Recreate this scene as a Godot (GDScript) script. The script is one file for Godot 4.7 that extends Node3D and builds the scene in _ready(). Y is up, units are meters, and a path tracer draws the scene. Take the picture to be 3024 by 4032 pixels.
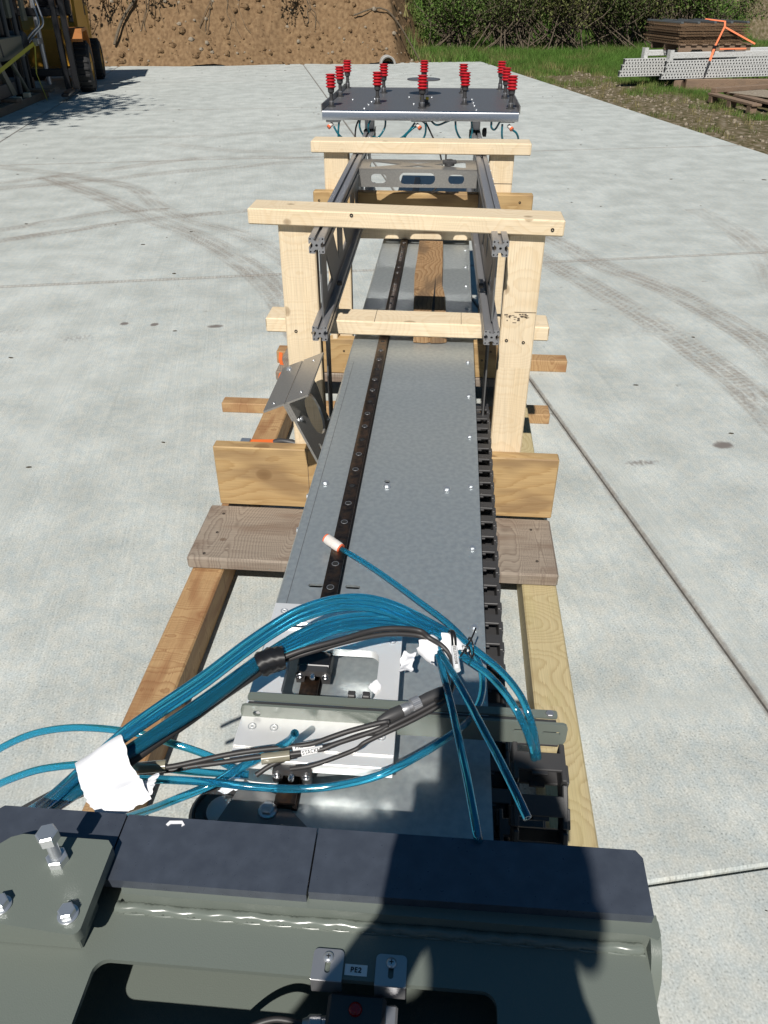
extends Node3D
# A yard with a crated linear machine on a timber skid. x right, y up, -z away from the camera; metres.

var M := {}
var taken := {}
var rng := RandomNumberGenerator.new()

func _ready():
	rng.seed = 7
	var cam := Camera3D.new()
	cam.name = "camera"
	cam.position = Vector3(0, 1.36, 0)
	cam.rotation_degrees = Vector3(-34.396, 4.581, 0)
	cam.fov = 67.31
	cam.near = 0.02
	cam.far = 200.0
	add_child(cam)
	cam.current = true
	var world := WorldEnvironment.new()
	world.name = "sky"
	var env := Environment.new()
	env.background_mode = Environment.BG_SKY
	var sky := Sky.new()
	var sm := ProceduralSkyMaterial.new()
	sm.sky_top_color = Color(0.18, 0.33, 0.46)
	sm.sky_horizon_color = Color(0.55, 0.62, 0.70)
	sm.sky_curve = 0.12
	sm.ground_bottom_color = Color(0.25, 0.24, 0.2)
	sm.ground_horizon_color = Color(0.42, 0.44, 0.42)
	sky.sky_material = sm
	env.sky = sky
	env.background_energy_multiplier = 0.80
	env.tonemap_mode = Environment.TONE_MAPPER_LINEAR
	env.tonemap_exposure = 1.06
	env.sdfgi_enabled = true
	env.ssao_enabled = true
	env.ssil_enabled = true
	world.environment = env
	add_child(world)
	var sun := DirectionalLight3D.new()
	sun.name = "sun"
	sun.light_color = Color(1.0, 0.98, 0.95)
	sun.light_energy = 1.6
	sun.light_angular_distance = 0.5
	sun.shadow_enabled = true
	sun.look_at_from_position(Vector3.ZERO, Vector3(0.11, -1.0, -0.93))
	add_child(sun)
	make_materials()
	make_ground()
	make_bank()
	make_verge()
	make_skid()
	make_track()
	make_gripper()
	make_front_frame()
	make_hoses()
	make_loose_bits()
	make_left_group()
	make_right_stack()
	make_shrubs()
	make_photographer()

# ---------------------------------------------------------------- naming
func numbered(called: String) -> String:
	if not taken.has(called):
		taken[called] = 0
		return called
	taken[called] += 1
	return "%s_%03d" % [called, taken[called]]

func tag(o: Node3D, label: String, category := "", group := "", kind := ""):
	o.set_meta("label", label)
	if category: o.set_meta("category", category)
	if group: o.set_meta("group", group)
	if kind: o.set_meta("kind", kind)

func thing(called: String, label: String, category: String, at := Vector3.ZERO, turn := 0.0, group := "") -> Node3D:
	var o := Node3D.new()
	o.name = numbered(called)
	add_child(o)
	o.position = at
	o.rotation.y = turn
	tag(o, label, category, group)
	return o

func part(called: String, mb, mat: Material, parent: Node = self) -> MeshInstance3D:
	var o := MeshInstance3D.new()
	o.mesh = mb.mesh() if mb is Mb else mb
	o.material_override = mat
	if parent == self:
		o.name = numbered(called)
		add_child(o)
	else:
		o.name = called
		parent.add_child(o, true)
	return o

func structure(called: String, mb, mat: Material, parent: Node = self) -> MeshInstance3D:
	var o := part(called, mb, mat, parent)
	o.set_meta("kind", "structure")
	return o

# ---------------------------------------------------------------- mesh building
class Mb:
	var P := PackedVector3Array()
	var N := PackedVector3Array()
	var T := PackedVector2Array()
	var T2 := PackedVector2Array()
	var C := PackedColorArray()
	var X := Transform3D.IDENTITY
	var uo := Vector2.ZERO
	var col := Color(-1, 0, 0)

	func tri(a: Vector3, b: Vector3, c: Vector3, na: Vector3, nb: Vector3, nc: Vector3, ta := Vector2.ZERO, tb := Vector2.ZERO, tc := Vector2.ZERO):
		a = X * a; b = X * b; c = X * c
		na = (X.basis * na).normalized(); nb = (X.basis * nb).normalized(); nc = (X.basis * nc).normalized()
		var cr := (b - a).cross(c - a)
		if cr.length_squared() < 1e-22: return
		if cr.dot(na + nb + nc) > 0.0:
			P.append(a); P.append(c); P.append(b)
			N.append(na); N.append(nc); N.append(nb)
			T.append(ta + uo); T.append(tc + uo); T.append(tb + uo)
		else:
			P.append(a); P.append(b); P.append(c)
			N.append(na); N.append(nb); N.append(nc)
			T.append(ta + uo); T.append(tb + uo); T.append(tc + uo)
		if col.r >= 0.0:
			C.append(col); C.append(col); C.append(col)

	func quad(a: Vector3, b: Vector3, c: Vector3, d: Vector3, n: Vector3, ta := Vector2.ZERO, tb := Vector2.ZERO, tc := Vector2.ZERO, td := Vector2.ZERO):
		tri(a, b, c, n, n, n, ta, tb, tc)
		tri(a, c, d, n, n, n, ta, tc, td)

	func box(size: Vector3, ch := 0.0, at := Vector3.ZERO):
		var h := size * 0.5
		ch = minf(ch, minf(h.x, minf(h.y, h.z)) * 0.9)
		var i := h - Vector3(ch, ch, ch)
		for a in 3:
			var b := (a + 1) % 3
			var c := (a + 2) % 3
			var swap := size[b] < size[c]
			for s in [-1.0, 1.0]:
				var n := Vector3.ZERO
				n[a] = s
				var q := []
				var t := []
				for k in [[-1.0, -1.0], [1.0, -1.0], [1.0, 1.0], [-1.0, 1.0]]:
					var p := Vector3.ZERO
					p[a] = s * h[a]; p[b] = k[0] * i[b]; p[c] = k[1] * i[c]
					q.append(p + at)
					t.append(Vector2(p[c], p[b]) if swap else Vector2(p[b], p[c]))
				quad(q[0], q[1], q[2], q[3], n, t[0], t[1], t[2], t[3])
		if ch <= 0.0: return
		for a in 3:
			var b := (a + 1) % 3
			var c := (a + 2) % 3
			for sb in [-1.0, 1.0]:
				for sc in [-1.0, 1.0]:
					var n := Vector3.ZERO
					n[b] = sb; n[c] = sc
					var q := []
					var t := []
					for k in [[-1.0, 0], [1.0, 0], [1.0, 1], [-1.0, 1]]:
						var p := Vector3.ZERO
						p[a] = k[0] * i[a]
						if k[1] == 0:
							p[b] = sb * h[b]; p[c] = sc * i[c]
						else:
							p[b] = sb * i[b]; p[c] = sc * h[c]
						q.append(p + at)
						t.append(Vector2(p[a], p[b]))
					quad(q[0], q[1], q[2], q[3], n.normalized(), t[0], t[1], t[2], t[3])
		for sx in [-1.0, 1.0]:
			for sy in [-1.0, 1.0]:
				for sz in [-1.0, 1.0]:
					var n := Vector3(sx, sy, sz).normalized()
					tri(Vector3(sx * h.x, sy * i.y, sz * i.z) + at, Vector3(sx * i.x, sy * h.y, sz * i.z) + at, Vector3(sx * i.x, sy * i.y, sz * h.z) + at, n, n, n)

	static func keyhole(outer: PackedVector2Array, holes: Array) -> PackedVector2Array:
		var poly := outer.duplicate()
		if Geometry2D.is_polygon_clockwise(poly): poly.reverse()
		var todo := holes.duplicate()
		todo.sort_custom(func(p, q): return Mb.most_x(p) > Mb.most_x(q))
		for hole in todo:
			var hp: PackedVector2Array = hole.duplicate()
			if not Geometry2D.is_polygon_clockwise(hp): hp.reverse()
			var hi := 0
			for k in hp.size():
				if hp[k].x > hp[hi].x: hi = k
			var best := -1
			var bd := 1e9
			for k in poly.size():
				var d := poly[k].distance_squared_to(hp[hi])
				if poly[k].x < hp[hi].x - 1e-6 or d >= bd: continue
				var clear := true
				for e in poly.size():
					var e2 := (e + 1) % poly.size()
					if e == k or e2 == k: continue
					if Geometry2D.segment_intersects_segment(poly[k].lerp(hp[hi], 0.001), hp[hi], poly[e], poly[e2]) != null:
						clear = false
						break
				if clear:
					bd = d
					best = k
			if best < 0: continue
			var out := PackedVector2Array()
			for k in best + 1: out.append(poly[k])
			for k in hp.size() + 1: out.append(hp[(hi + k) % hp.size()])
			out[out.size() - 1] += Vector2(0, 2e-6)
			out.append(poly[best] + Vector2(0, 2e-6))
			for k in range(best + 1, poly.size()): out.append(poly[k])
			poly = out
		return poly

	static func most_x(p: PackedVector2Array) -> float:
		var m := -1e9
		for q in p: m = maxf(m, q.x)
		return m

	func prism(outer: PackedVector2Array, depth: float, holes := [], zoff := 0.0):
		var poly := Mb.keyhole(outer, holes)
		var big := PackedVector2Array()   # the engine's tolerances suit metres, not millimetres
		for q in poly: big.append(q * 1000.0)
		var idx := Geometry2D.triangulate_polygon(big)
		if idx.is_empty(): push_warning("a plate with %d holes could not be filled" % holes.size())
		var z0 := zoff - depth * 0.5
		var z1 := zoff + depth * 0.5
		for k in range(0, idx.size(), 3):
			var a := poly[idx[k]]
			var b := poly[idx[k + 1]]
			var c := poly[idx[k + 2]]
			tri(Vector3(a.x, a.y, z1), Vector3(b.x, b.y, z1), Vector3(c.x, c.y, z1), Vector3.BACK, Vector3.BACK, Vector3.BACK, a, b, c)
			tri(Vector3(a.x, a.y, z0), Vector3(b.x, b.y, z0), Vector3(c.x, c.y, z0), Vector3.FORWARD, Vector3.FORWARD, Vector3.FORWARD, a, b, c)
		var rings := [outer]
		rings.append_array(holes)
		for r in rings.size():
			var ring: PackedVector2Array = rings[r]
			var cw := Geometry2D.is_polygon_clockwise(ring)
			var flip := -1.0 if (cw != (r > 0)) else 1.0
			var n := ring.size()
			var en := []
			for k in n:
				var d := ring[(k + 1) % n] - ring[k]
				en.append(Vector2(d.y, -d.x).normalized() * flip)
			var run := 0.0
			for k in n:
				var k2 := (k + 1) % n
				var na: Vector2 = en[k]
				var nb: Vector2 = en[k]
				if en[k].dot(en[(k + n - 1) % n]) > 0.75: na = (en[k] + en[(k + n - 1) % n]).normalized()
				if en[k].dot(en[k2]) > 0.75: nb = (en[k] + en[k2]).normalized()
				var a := ring[k]
				var b := ring[k2]
				var l := a.distance_to(b)
				var n3a := Vector3(na.x, na.y, 0)
				var n3b := Vector3(nb.x, nb.y, 0)
				tri(Vector3(a.x, a.y, z0), Vector3(b.x, b.y, z0), Vector3(b.x, b.y, z1), n3a, n3b, n3b, Vector2(run, z0), Vector2(run + l, z0), Vector2(run + l, z1))
				tri(Vector3(a.x, a.y, z0), Vector3(b.x, b.y, z1), Vector3(a.x, a.y, z1), n3a, n3b, n3a, Vector2(run, z0), Vector2(run + l, z1), Vector2(run, z1))
				run += l

	# profile of (radius, height) turned about y
	func lathe(prof: PackedVector2Array, sides := 16, smooth := false):
		var n := prof.size()
		var en := []
		for k in n - 1:
			var d := prof[k + 1] - prof[k]
			en.append(Vector2(d.y, -d.x).normalized())
		for k in n - 1:
			var na: Vector2 = en[k]
			var nb: Vector2 = en[k]
			if k > 0 and (smooth or en[k].dot(en[k - 1]) > 0.8): na = (en[k] + en[k - 1]).normalized()
			if k < n - 2 and (smooth or en[k].dot(en[k + 1]) > 0.8): nb = (en[k] + en[k + 1]).normalized()
			for s in sides:
				var a0 := TAU * s / sides
				var a1 := TAU * (s + 1) / sides
				var d0 := Vector3(cos(a0), 0, sin(a0))
				var d1 := Vector3(cos(a1), 0, sin(a1))
				var up := Vector3.UP
				var p := prof[k]
				var q := prof[k + 1]
				var u0 := float(s) / sides
				var u1 := float(s + 1) / sides
				tri(d0 * p.x + up * p.y, d1 * p.x + up * p.y, d1 * q.x + up * q.y, d0 * na.x + up * na.y, d1 * na.x + up * na.y, d1 * nb.x + up * nb.y, Vector2(u0, p.y), Vector2(u1, p.y), Vector2(u1, q.y))
				tri(d0 * p.x + up * p.y, d1 * q.x + up * q.y, d0 * q.x + up * q.y, d0 * na.x + up * na.y, d1 * nb.x + up * nb.y, d0 * nb.x + up * nb.y, Vector2(u0, p.y), Vector2(u1, q.y), Vector2(u0, q.y))

	static func spline(pts: Array, step: int) -> PackedVector3Array:
		var out := PackedVector3Array()
		var n := pts.size()
		for k in n - 1:
			var p0: Vector3 = pts[maxi(k - 1, 0)]
			var p1: Vector3 = pts[k]
			var p2: Vector3 = pts[k + 1]
			var p3: Vector3 = pts[mini(k + 2, n - 1)]
			for s in step:
				var t := float(s) / step
				out.append(0.5 * ((2.0 * p1) + (p2 - p0) * t + (2.0 * p0 - 5.0 * p1 + 4.0 * p2 - p3) * t * t + (3.0 * p1 - p0 - 3.0 * p2 + p3) * t * t * t))
		out.append(pts[n - 1])
		return out

	func tube(path: PackedVector3Array, radii, sides := 10, cap := true, inside := 0.0):
		var n := path.size()
		var ref := Vector3.UP
		var d0 := (path[1] - path[0]).normalized()
		if absf(d0.dot(ref)) > 0.9: ref = Vector3.RIGHT
		var u := d0.cross(ref).normalized()
		var prev_ring := []
		var prev_n := []
		var run := 0.0
		for k in n:
			var d := (path[mini(k + 1, n - 1)] - path[maxi(k - 1, 0)]).normalized()
			u = (u - d * u.dot(d)).normalized()
			var w := d.cross(u)
			var r: float = radii if (radii is float) else radii[k]
			var ring := []
			var rn := []
			for s in sides + 1:
				var a := TAU * s / sides
				var dir := u * cos(a) + w * sin(a)
				rn.append(dir)
				ring.append(path[k] + dir * r)
			if k > 0:
				var l := path[k].distance_to(path[k - 1])
				for s in sides:
					var v0 := float(s) / sides
					var v1 := float(s + 1) / sides
					tri(prev_ring[s], prev_ring[s + 1], ring[s + 1], prev_n[s], prev_n[s + 1], rn[s + 1], Vector2(run, v0), Vector2(run, v1), Vector2(run + l, v1))
					tri(prev_ring[s], ring[s + 1], ring[s], prev_n[s], rn[s + 1], rn[s], Vector2(run, v0), Vector2(run + l, v1), Vector2(run + l, v0))
				run += l
			if cap and (k == 0 or k == n - 1):
				var nd := -d if k == 0 else d
				for s in sides:
					if inside > 0.0:
						var f := inside / r
						quad(ring[s], ring[s + 1], path[k] + (ring[s + 1] - path[k]) * f, path[k] + (ring[s] - path[k]) * f, nd)
					else:
						tri(path[k], ring[s], ring[s + 1], nd, nd, nd)
			prev_ring = ring
			prev_n = rn

	func mesh() -> ArrayMesh:
		var arr := []
		arr.resize(Mesh.ARRAY_MAX)
		arr[Mesh.ARRAY_VERTEX] = P
		arr[Mesh.ARRAY_NORMAL] = N
		arr[Mesh.ARRAY_TEX_UV] = T
		if T2.size() == P.size(): arr[Mesh.ARRAY_TEX_UV2] = T2
		if C.size() == P.size(): arr[Mesh.ARRAY_COLOR] = C
		var m := ArrayMesh.new()
		m.add_surface_from_arrays(Mesh.PRIMITIVE_TRIANGLES, arr)
		return m

func mk(x := Transform3D.IDENTITY) -> Mb:
	var b := Mb.new()
	b.X = x
	return b

func at(p: Vector3) -> Transform3D:
	return Transform3D(Basis.IDENTITY, p)

# the box between two corners
func block(lo: Vector3, hi: Vector3, ch := 0.001) -> Mb:
	var b := mk(at((lo + hi) * 0.5))
	b.box((hi - lo).abs(), ch)
	return b

func rounded(w: float, h: float, r: float, steps := 5, c := Vector2.ZERO) -> PackedVector2Array:
	var p := PackedVector2Array()
	for q in 4:
		var cc := Vector2((w / 2 - r) * (1 if q == 0 or q == 3 else -1), (h / 2 - r) * (1 if q < 2 else -1))
		for s in steps + 1:
			var a := PI / 2 * (q + float(s) / steps)
			p.append(c + cc + Vector2(cos(a), sin(a)) * r)
	return p

func circle(r: float, n := 14, c := Vector2.ZERO, turn := 0.0) -> PackedVector2Array:
	var p := PackedVector2Array()
	for k in n: p.append(c + Vector2.from_angle(TAU * k / n + turn) * r)
	return p

func pts(a: Array) -> PackedVector2Array:
	var p := PackedVector2Array()
	for k in range(0, a.size(), 2): p.append(Vector2(a[k], a[k + 1]))
	return p

# flat-lying frame: prism xy -> world xz, prism z -> world y  (local x = x, local y = -z)
func flat(p: Vector3) -> Transform3D:
	return Transform3D(Basis(Vector3.RIGHT, Vector3.FORWARD, Vector3.UP), p)

func aim(p: Vector3, dir: Vector3) -> Transform3D:   # local y along dir
	var y := dir.normalized()
	var h := Vector3.RIGHT if absf(y.x) < 0.8 else Vector3.BACK
	var z := h.cross(y).normalized()
	return Transform3D(Basis(y.cross(z), y, z), p)

func hexhead(x: Transform3D, af: float, h: float) -> Mb:
	var b := mk(x)
	var r := af / 1.732
	for k in 6:
		var a := Vector3(cos(TAU * k / 6), 0, sin(TAU * k / 6))
		var c := Vector3(cos(TAU * (k + 1) / 6), 0, sin(TAU * (k + 1) / 6))
		var n := (a + c).normalized()
		b.quad(a * r, c * r, c * r + Vector3(0, h * 0.86, 0), a * r + Vector3(0, h * 0.86, 0), n)
		b.quad(a * r + Vector3(0, h * 0.86, 0), c * r + Vector3(0, h * 0.86, 0), c * r * 0.86 + Vector3(0, h, 0), a * r * 0.86 + Vector3(0, h, 0), (n + Vector3.UP * 1.4).normalized())
		b.tri(a * r * 0.86 + Vector3(0, h, 0), c * r * 0.86 + Vector3(0, h, 0), Vector3(0, h * 0.97, 0), Vector3.UP, Vector3.UP, Vector3.UP)
	return b

func rod(a: Vector3, b: Vector3, r, sides := 10, cap := true) -> Mb:
	var m := mk()
	m.tube(PackedVector3Array([a, b]), r, sides, cap)
	return m

# hex flange bolt: head on a washer
func bolt(parent: Node, p: Vector3, dir := Vector3.UP, af := 0.010, called := "bolt"):
	var x := aim(p, dir)
	var h := hexhead(x, af, af * 0.55)
	h.lathe(PackedVector2Array([Vector2(af * 0.78, 0.0), Vector2(af * 0.74, af * 0.13), Vector2(af * 0.5, af * 0.2)]), 14)
	var o := part(called, h, M.zinc, parent)
	o.rotate_object_local(Vector3.UP, 0.0)
	return o

# ---------------------------------------------------------------- materials
func lin(r: float, g: float, b: float) -> Color:
	return Color(r, g, b).linear_to_srgb()

func mat(c: Color, rough: float, metal := 0.0, spec := 0.5) -> StandardMaterial3D:
	var m := StandardMaterial3D.new()
	m.albedo_color = c
	m.roughness = rough
	m.metallic = metal
	m.metallic_specular = spec
	return m

func noise(freq: float, oct := 4, sd := 1, kind := FastNoiseLite.TYPE_SIMPLEX_SMOOTH) -> FastNoiseLite:
	var n := FastNoiseLite.new()
	n.noise_type = kind
	n.seed = sd
	n.frequency = freq
	n.fractal_octaves = oct
	return n

func ramp(stops: Array) -> Gradient:
	var g := Gradient.new()
	var o := PackedFloat32Array()
	var c := PackedColorArray()
	for s in stops:
		o.append(s[0])
		c.append(s[1])
	g.offsets = o
	g.colors = c
	return g

func ntex(n: FastNoiseLite, size: int, stops := [], height := 0) -> Texture2D:
	var img := n.get_seamless_image(size, height if height else size)
	if stops.is_empty():
		img.generate_mipmaps()
		return ImageTexture.create_from_image(img)
	img.convert(Image.FORMAT_L8)
	var g := ramp(stops)
	var lut := []
	for k in 256: lut.append(g.sample(k / 255.0))
	var src := img.get_data()
	var out := PackedByteArray()
	out.resize(src.size() * 3)
	for k in src.size():
		var c: Color = lut[src[k]]
		out[k * 3] = int(c.r * 255.0)
		out[k * 3 + 1] = int(c.g * 255.0)
		out[k * 3 + 2] = int(c.b * 255.0)
	return ImageTexture.create_from_image(Image.create_from_data(img.get_width(), img.get_height(), false, Image.FORMAT_RGB8, out))

# streaks: noise drawn fine across and long along
func streak_image(w: int, h: int, along: int, sd: int, freq := 0.3) -> Image:
	var img := noise(freq, 3, sd).get_seamless_image(maxi(int(w / along), 4), h)
	img.convert(Image.FORMAT_L8)
	img.resize(w, h, Image.INTERPOLATE_CUBIC)
	return img

# flat-sawn timber, 1.2 m along by 0.3 m across; returns [colour, height]
func wood(sd: int, early: Color, late: Color, ring: float, depth: float, contrast: float, knots: Array, blotch: Color, blotch_amount: float, grey := 0.0) -> Array:
	var w := 1024
	var h := 256
	var n1 := noise(1.0, 2, sd)
	var n2 := noise(1.0, 3, sd + 5)
	var streak := streak_image(w, h, 40, sd + 9, 0.35).get_data()
	var out := PackedByteArray()
	out.resize(w * h * 3)
	var hgt := PackedByteArray()
	hgt.resize(w * h)
	var wob := PackedFloat32Array()
	var wob2 := PackedFloat32Array()
	for x in w:
		var a := TAU * x / w
		wob.append(n1.get_noise_2d(cos(a) * 0.55, sin(a) * 0.55) * 0.05)
		wob2.append(n1.get_noise_2d(cos(a) * 0.8 + 9.0, sin(a) * 0.8) * depth * 1.2)
	var dark := Color(0.10, 0.055, 0.03)
	for y in h:
		var py := y * 0.3 / h
		for x in w:
			var px := x * 1.2 / w
			var yy := py - 0.13 + wob[x]
			var dd := depth + wob2[x]
			var kq := 0.0
			var kcol := 0.0
			for k in knots:
				var dx: float = px - k[0]
				dx -= roundf(dx / 1.2) * 1.2
				var dy: float = py - k[1]
				var r: float = k[2]
				var q := (dx * dx / 1.5 + dy * dy) / (r * r)
				if q < 16.0:
					kq += exp(-q * 1.1) * r * 0.45
					if q < 1.0: kcol = maxf(kcol, 1.0 - q * 0.35)
					elif q < 1.4: kcol = maxf(kcol, (1.6 - q) * 0.7)
			var dist := sqrt(yy * yy + dd * dd) + kq
			var i := y * w + x
			var st: float = streak[i] / 255.0 - 0.5
			dist += st * ring * 0.25 + n2.get_noise_2d(px * 6.0, py * 26.0) * ring * 0.35
			var f := fposmod(dist / ring, 1.0)
			var p := f * f * f
			if f > 0.93: p *= (1.0 - f) / 0.07
			p = clampf(p * contrast, 0.0, 1.0)
			var c := early.lerp(late, p)
			var b := n2.get_noise_2d(px * 2.6 + 30.0, py * 9.0)
			if b > 0.05: c = c.lerp(blotch, clampf((b - 0.05) * 2.6, 0.0, 1.0) * blotch_amount)
			var shade := 1.0 + st * (0.28 + grey * 0.5)
			if kcol > 0.0: c = c.lerp(dark.lerp(late, 0.35), kcol * 0.75)
			c = Color(c.r * shade, c.g * shade, c.b * shade).linear_to_srgb()
			out[i * 3] = clampi(int(c.r * 255.0), 0, 255)
			out[i * 3 + 1] = clampi(int(c.g * 255.0), 0, 255)
			out[i * 3 + 2] = clampi(int(c.b * 255.0), 0, 255)
			hgt[i] = clampi(int(150.0 - p * 60.0 * (1.0 - grey * 2.0) + st * 110.0 - kcol * 25.0), 0, 255)
	var a1 := ImageTexture.create_from_image(Image.create_from_data(w, h, false, Image.FORMAT_RGB8, out))
	var a2 := ImageTexture.create_from_image(Image.create_from_data(w, h, false, Image.FORMAT_L8, hgt))
	return [a1, a2]

func wood_mat(pair: Array, rough := 0.75, bump := 0.06) -> StandardMaterial3D:
	var m := mat(Color.WHITE, rough, 0.0, 0.35)
	m.albedo_texture = pair[0]
	m.uv1_scale = Vector3(1.0 / 1.2, 1.0 / 0.3, 1)
	m.heightmap_enabled = true
	m.heightmap_texture = pair[1]
	m.heightmap_scale = bump
	return m

func triplanar(m: StandardMaterial3D, scale: float, world := false) -> StandardMaterial3D:
	m.uv1_triplanar = true
	m.uv1_world_triplanar = world
	m.uv1_scale = Vector3.ONE * scale
	return m

func make_materials():
	# timber
	M.spruce = wood_mat(wood(11, Color(0.69, 0.57, 0.40), Color(0.60, 0.455, 0.28), 0.009, 0.16, 0.7, [[0.12, 0.11, 0.009], [0.47, 0.17, 0.007], [0.78, 0.08, 0.010], [1.02, 0.2, 0.008]], Color(0.68, 0.52, 0.32), 0.25), 0.65)
	M.spruce_b = wood_mat(wood(23, Color(0.70, 0.58, 0.41), Color(0.61, 0.465, 0.29), 0.012, 0.12, 0.65, [[0.2, 0.09, 0.010], [0.36, 0.20, 0.006], [0.66, 0.14, 0.012], [0.95, 0.06, 0.007]], Color(0.6, 0.45, 0.26), 0.3), 0.65)
	M.pine_gold = wood_mat(wood(31, Color(0.42, 0.27, 0.135), Color(0.25, 0.13, 0.06), 0.0075, 0.25, 0.95, [], Color(0.24, 0.11, 0.05), 0.6), 0.6)
	M.pine_green = wood_mat(wood(47, Color(0.47, 0.39, 0.225), Color(0.33, 0.25, 0.125), 0.015, 0.09, 0.85, [[0.62, 0.24, 0.006]], Color(0.42, 0.36, 0.18), 0.35), 0.65)
	M.plank_grey = wood_mat(wood(59, Color(0.28, 0.235, 0.19), Color(0.16, 0.125, 0.10), 0.011, 0.24, 1.1, [[0.12, 0.18, 0.007], [0.8, 0.1, 0.006]], Color(0.17, 0.12, 0.09), 0.6, 0.4), 0.85, 0.14)
	M.board_brown = wood_mat(wood(67, Color(0.44, 0.30, 0.145), Color(0.31, 0.185, 0.075), 0.028, 0.035, 0.75, [[0.36, 0.09, 0.017], [0.98, 0.10, 0.017], [0.10, 0.05, 0.008]], Color(0.22, 0.14, 0.075), 0.65), 0.6)
	M.pallet_wood = wood_mat(wood(71, Color(0.33, 0.21, 0.11), Color(0.17, 0.085, 0.035), 0.010, 0.06, 1.0, [[0.5, 0.15, 0.008]], Color(0.12, 0.08, 0.05), 0.7, 0.3), 0.85, 0.14)
	M.old_timber = wood_mat(wood(83, Color(0.24, 0.17, 0.12), Color(0.15, 0.095, 0.06), 0.014, 0.06, 0.9, [], Color(0.16, 0.12, 0.09), 0.5, 0.3), 0.9, 0.1)
	# metals
	var cloudy := ntex(noise(0.07, 5, 3), 512, [[0.0, Color(0.83, 0.835, 0.85)], [0.5, Color(0.89, 0.895, 0.90)], [1.0, Color(0.95, 0.95, 0.945)]])
	var grain := noise(0.25, 4, 8).get_seamless_image(512, 512)
	grain.convert(Image.FORMAT_L8)
	var grain_t := ImageTexture.create_from_image(grain)
	var rough_t := ntex(noise(0.05, 5, 14), 512, [[0.0, Color(0.72, 0.72, 0.72)], [1.0, Color(1, 1, 1)]])
	M.sheet = triplanar(mat(lin(0.52, 0.56, 0.565), 0.46, 0.6), 2.2)
	M.sheet.albedo_texture = cloudy
	M.sheet.roughness_texture = rough_t
	M.sheet.heightmap_enabled = true
	M.sheet.heightmap_texture = grain_t
	M.sheet.heightmap_scale = 0.006
	M.sheet_old = triplanar(mat(lin(0.30, 0.30, 0.31), 0.5, 0.6), 5.0)
	M.sheet_old.albedo_texture = cloudy
	M.sheet_old.roughness_texture = rough_t
	M.sheet_old.heightmap_enabled = true
	M.sheet_old.heightmap_texture = grain_t
	M.sheet_old.heightmap_scale = 0.004
	var brushed_i := streak_image(512, 512, 32, 19, 0.28)
	var brushed := ImageTexture.create_from_image(brushed_i)
	M.milled = triplanar(mat(lin(0.86, 0.855, 0.84), 0.42, 0.45), 3.2)
	M.milled.roughness_texture = rough_t
	M.bent_alu = triplanar(mat(lin(0.48, 0.46, 0.43), 0.36, 0.65), 4.0)
	M.bent_alu.albedo_texture = cloudy
	M.bent_alu.roughness_texture = rough_t
	M.extrusion = triplanar(mat(lin(0.30, 0.30, 0.31), 0.42, 0.5), 3.0)
	M.extrusion.roughness_texture = rough_t
	M.extrusion_cut = mat(lin(0.36, 0.37, 0.39), 0.4, 0.9)
	M.dark_plate = mat(lin(0.17, 0.17, 0.17), 0.42, 0.5)
	M.tool_plate = triplanar(mat(lin(0.15, 0.15, 0.155), 0.45, 0.35), 3.0)
	M.tool_plate.roughness_texture = rough_t
	M.bright = mat(lin(0.75, 0.75, 0.76), 0.25, 1.0)
	M.zinc = mat(lin(0.62, 0.64, 0.66), 0.28, 0.8)
	M.stainless = mat(lin(0.45, 0.45, 0.46), 0.36, 0.75)
	M.rail_steel = triplanar(mat(lin(0.16, 0.13, 0.115), 0.34, 0.9), 9.0)
	M.rail_steel.albedo_texture = ntex(noise(0.02, 4, 41), 256, [[0.0, Color(0.45, 0.45, 0.48)], [0.5, Color(0.8, 0.76, 0.72)], [0.75, Color(1.0, 0.86, 0.74)], [1.0, Color(1, 0.9, 0.8)]])
	M.black_steel = mat(lin(0.018, 0.018, 0.02), 0.35, 0.4)
	M.hole = mat(lin(0.012, 0.012, 0.012), 0.8)
	M.plastic = triplanar(mat(lin(0.042, 0.041, 0.042), 0.5), 12.0)
	M.plastic.heightmap_enabled = true
	M.plastic.heightmap_texture = grain_t
	M.plastic.heightmap_scale = 0.01
	M.body = mat(lin(0.05, 0.055, 0.06), 0.5, 0.3)
	# painted steel
	M.paint = triplanar(mat(lin(0.138, 0.158, 0.138), 0.38), 5.0)
	M.paint.heightmap_enabled = true
	M.paint.heightmap_texture = grain_t
	M.paint.heightmap_scale = 0.012
	M.weld = triplanar(mat(lin(0.138, 0.158, 0.138), 0.22), 9.0)
	M.alu_dull = triplanar(mat(lin(0.105, 0.122, 0.155), 0.36, 0.45), 6.0)
	M.alu_dull.albedo_texture = ntex(noise(0.012, 6, 77), 512, [[0.0, Color(0.86, 0.86, 0.87)], [0.5, Color(0.93, 0.93, 0.93)], [1.0, Color(1, 1, 1)]])
	M.alu_dull.roughness_texture = rough_t
	# soft things
	M.hose = mat(Color(0.27, 0.70, 0.84, 0.12), 0.06, 0.0, 0.6)
	M.hose.transparency = BaseMaterial3D.TRANSPARENCY_ALPHA
	M.hose.refraction_enabled = true
	M.hose.refraction_scale = 0.04
	M.hose_small = mat(Color(0.04, 0.38, 0.44, 0.85), 0.1)
	M.hose_small.transparency = BaseMaterial3D.TRANSPARENCY_ALPHA
	M.cable = triplanar(mat(lin(0.03, 0.028, 0.028), 0.5), 30.0)
	M.tape_black = mat(lin(0.012, 0.012, 0.013), 0.25)
	M.paper = mat(lin(0.80, 0.80, 0.82), 0.8, 0.0, 0.2)
	M.paper.backlight = Color(0.25, 0.25, 0.25)
	M.mark = mat(lin(0.10, 0.075, 0.055), 0.8)
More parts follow.
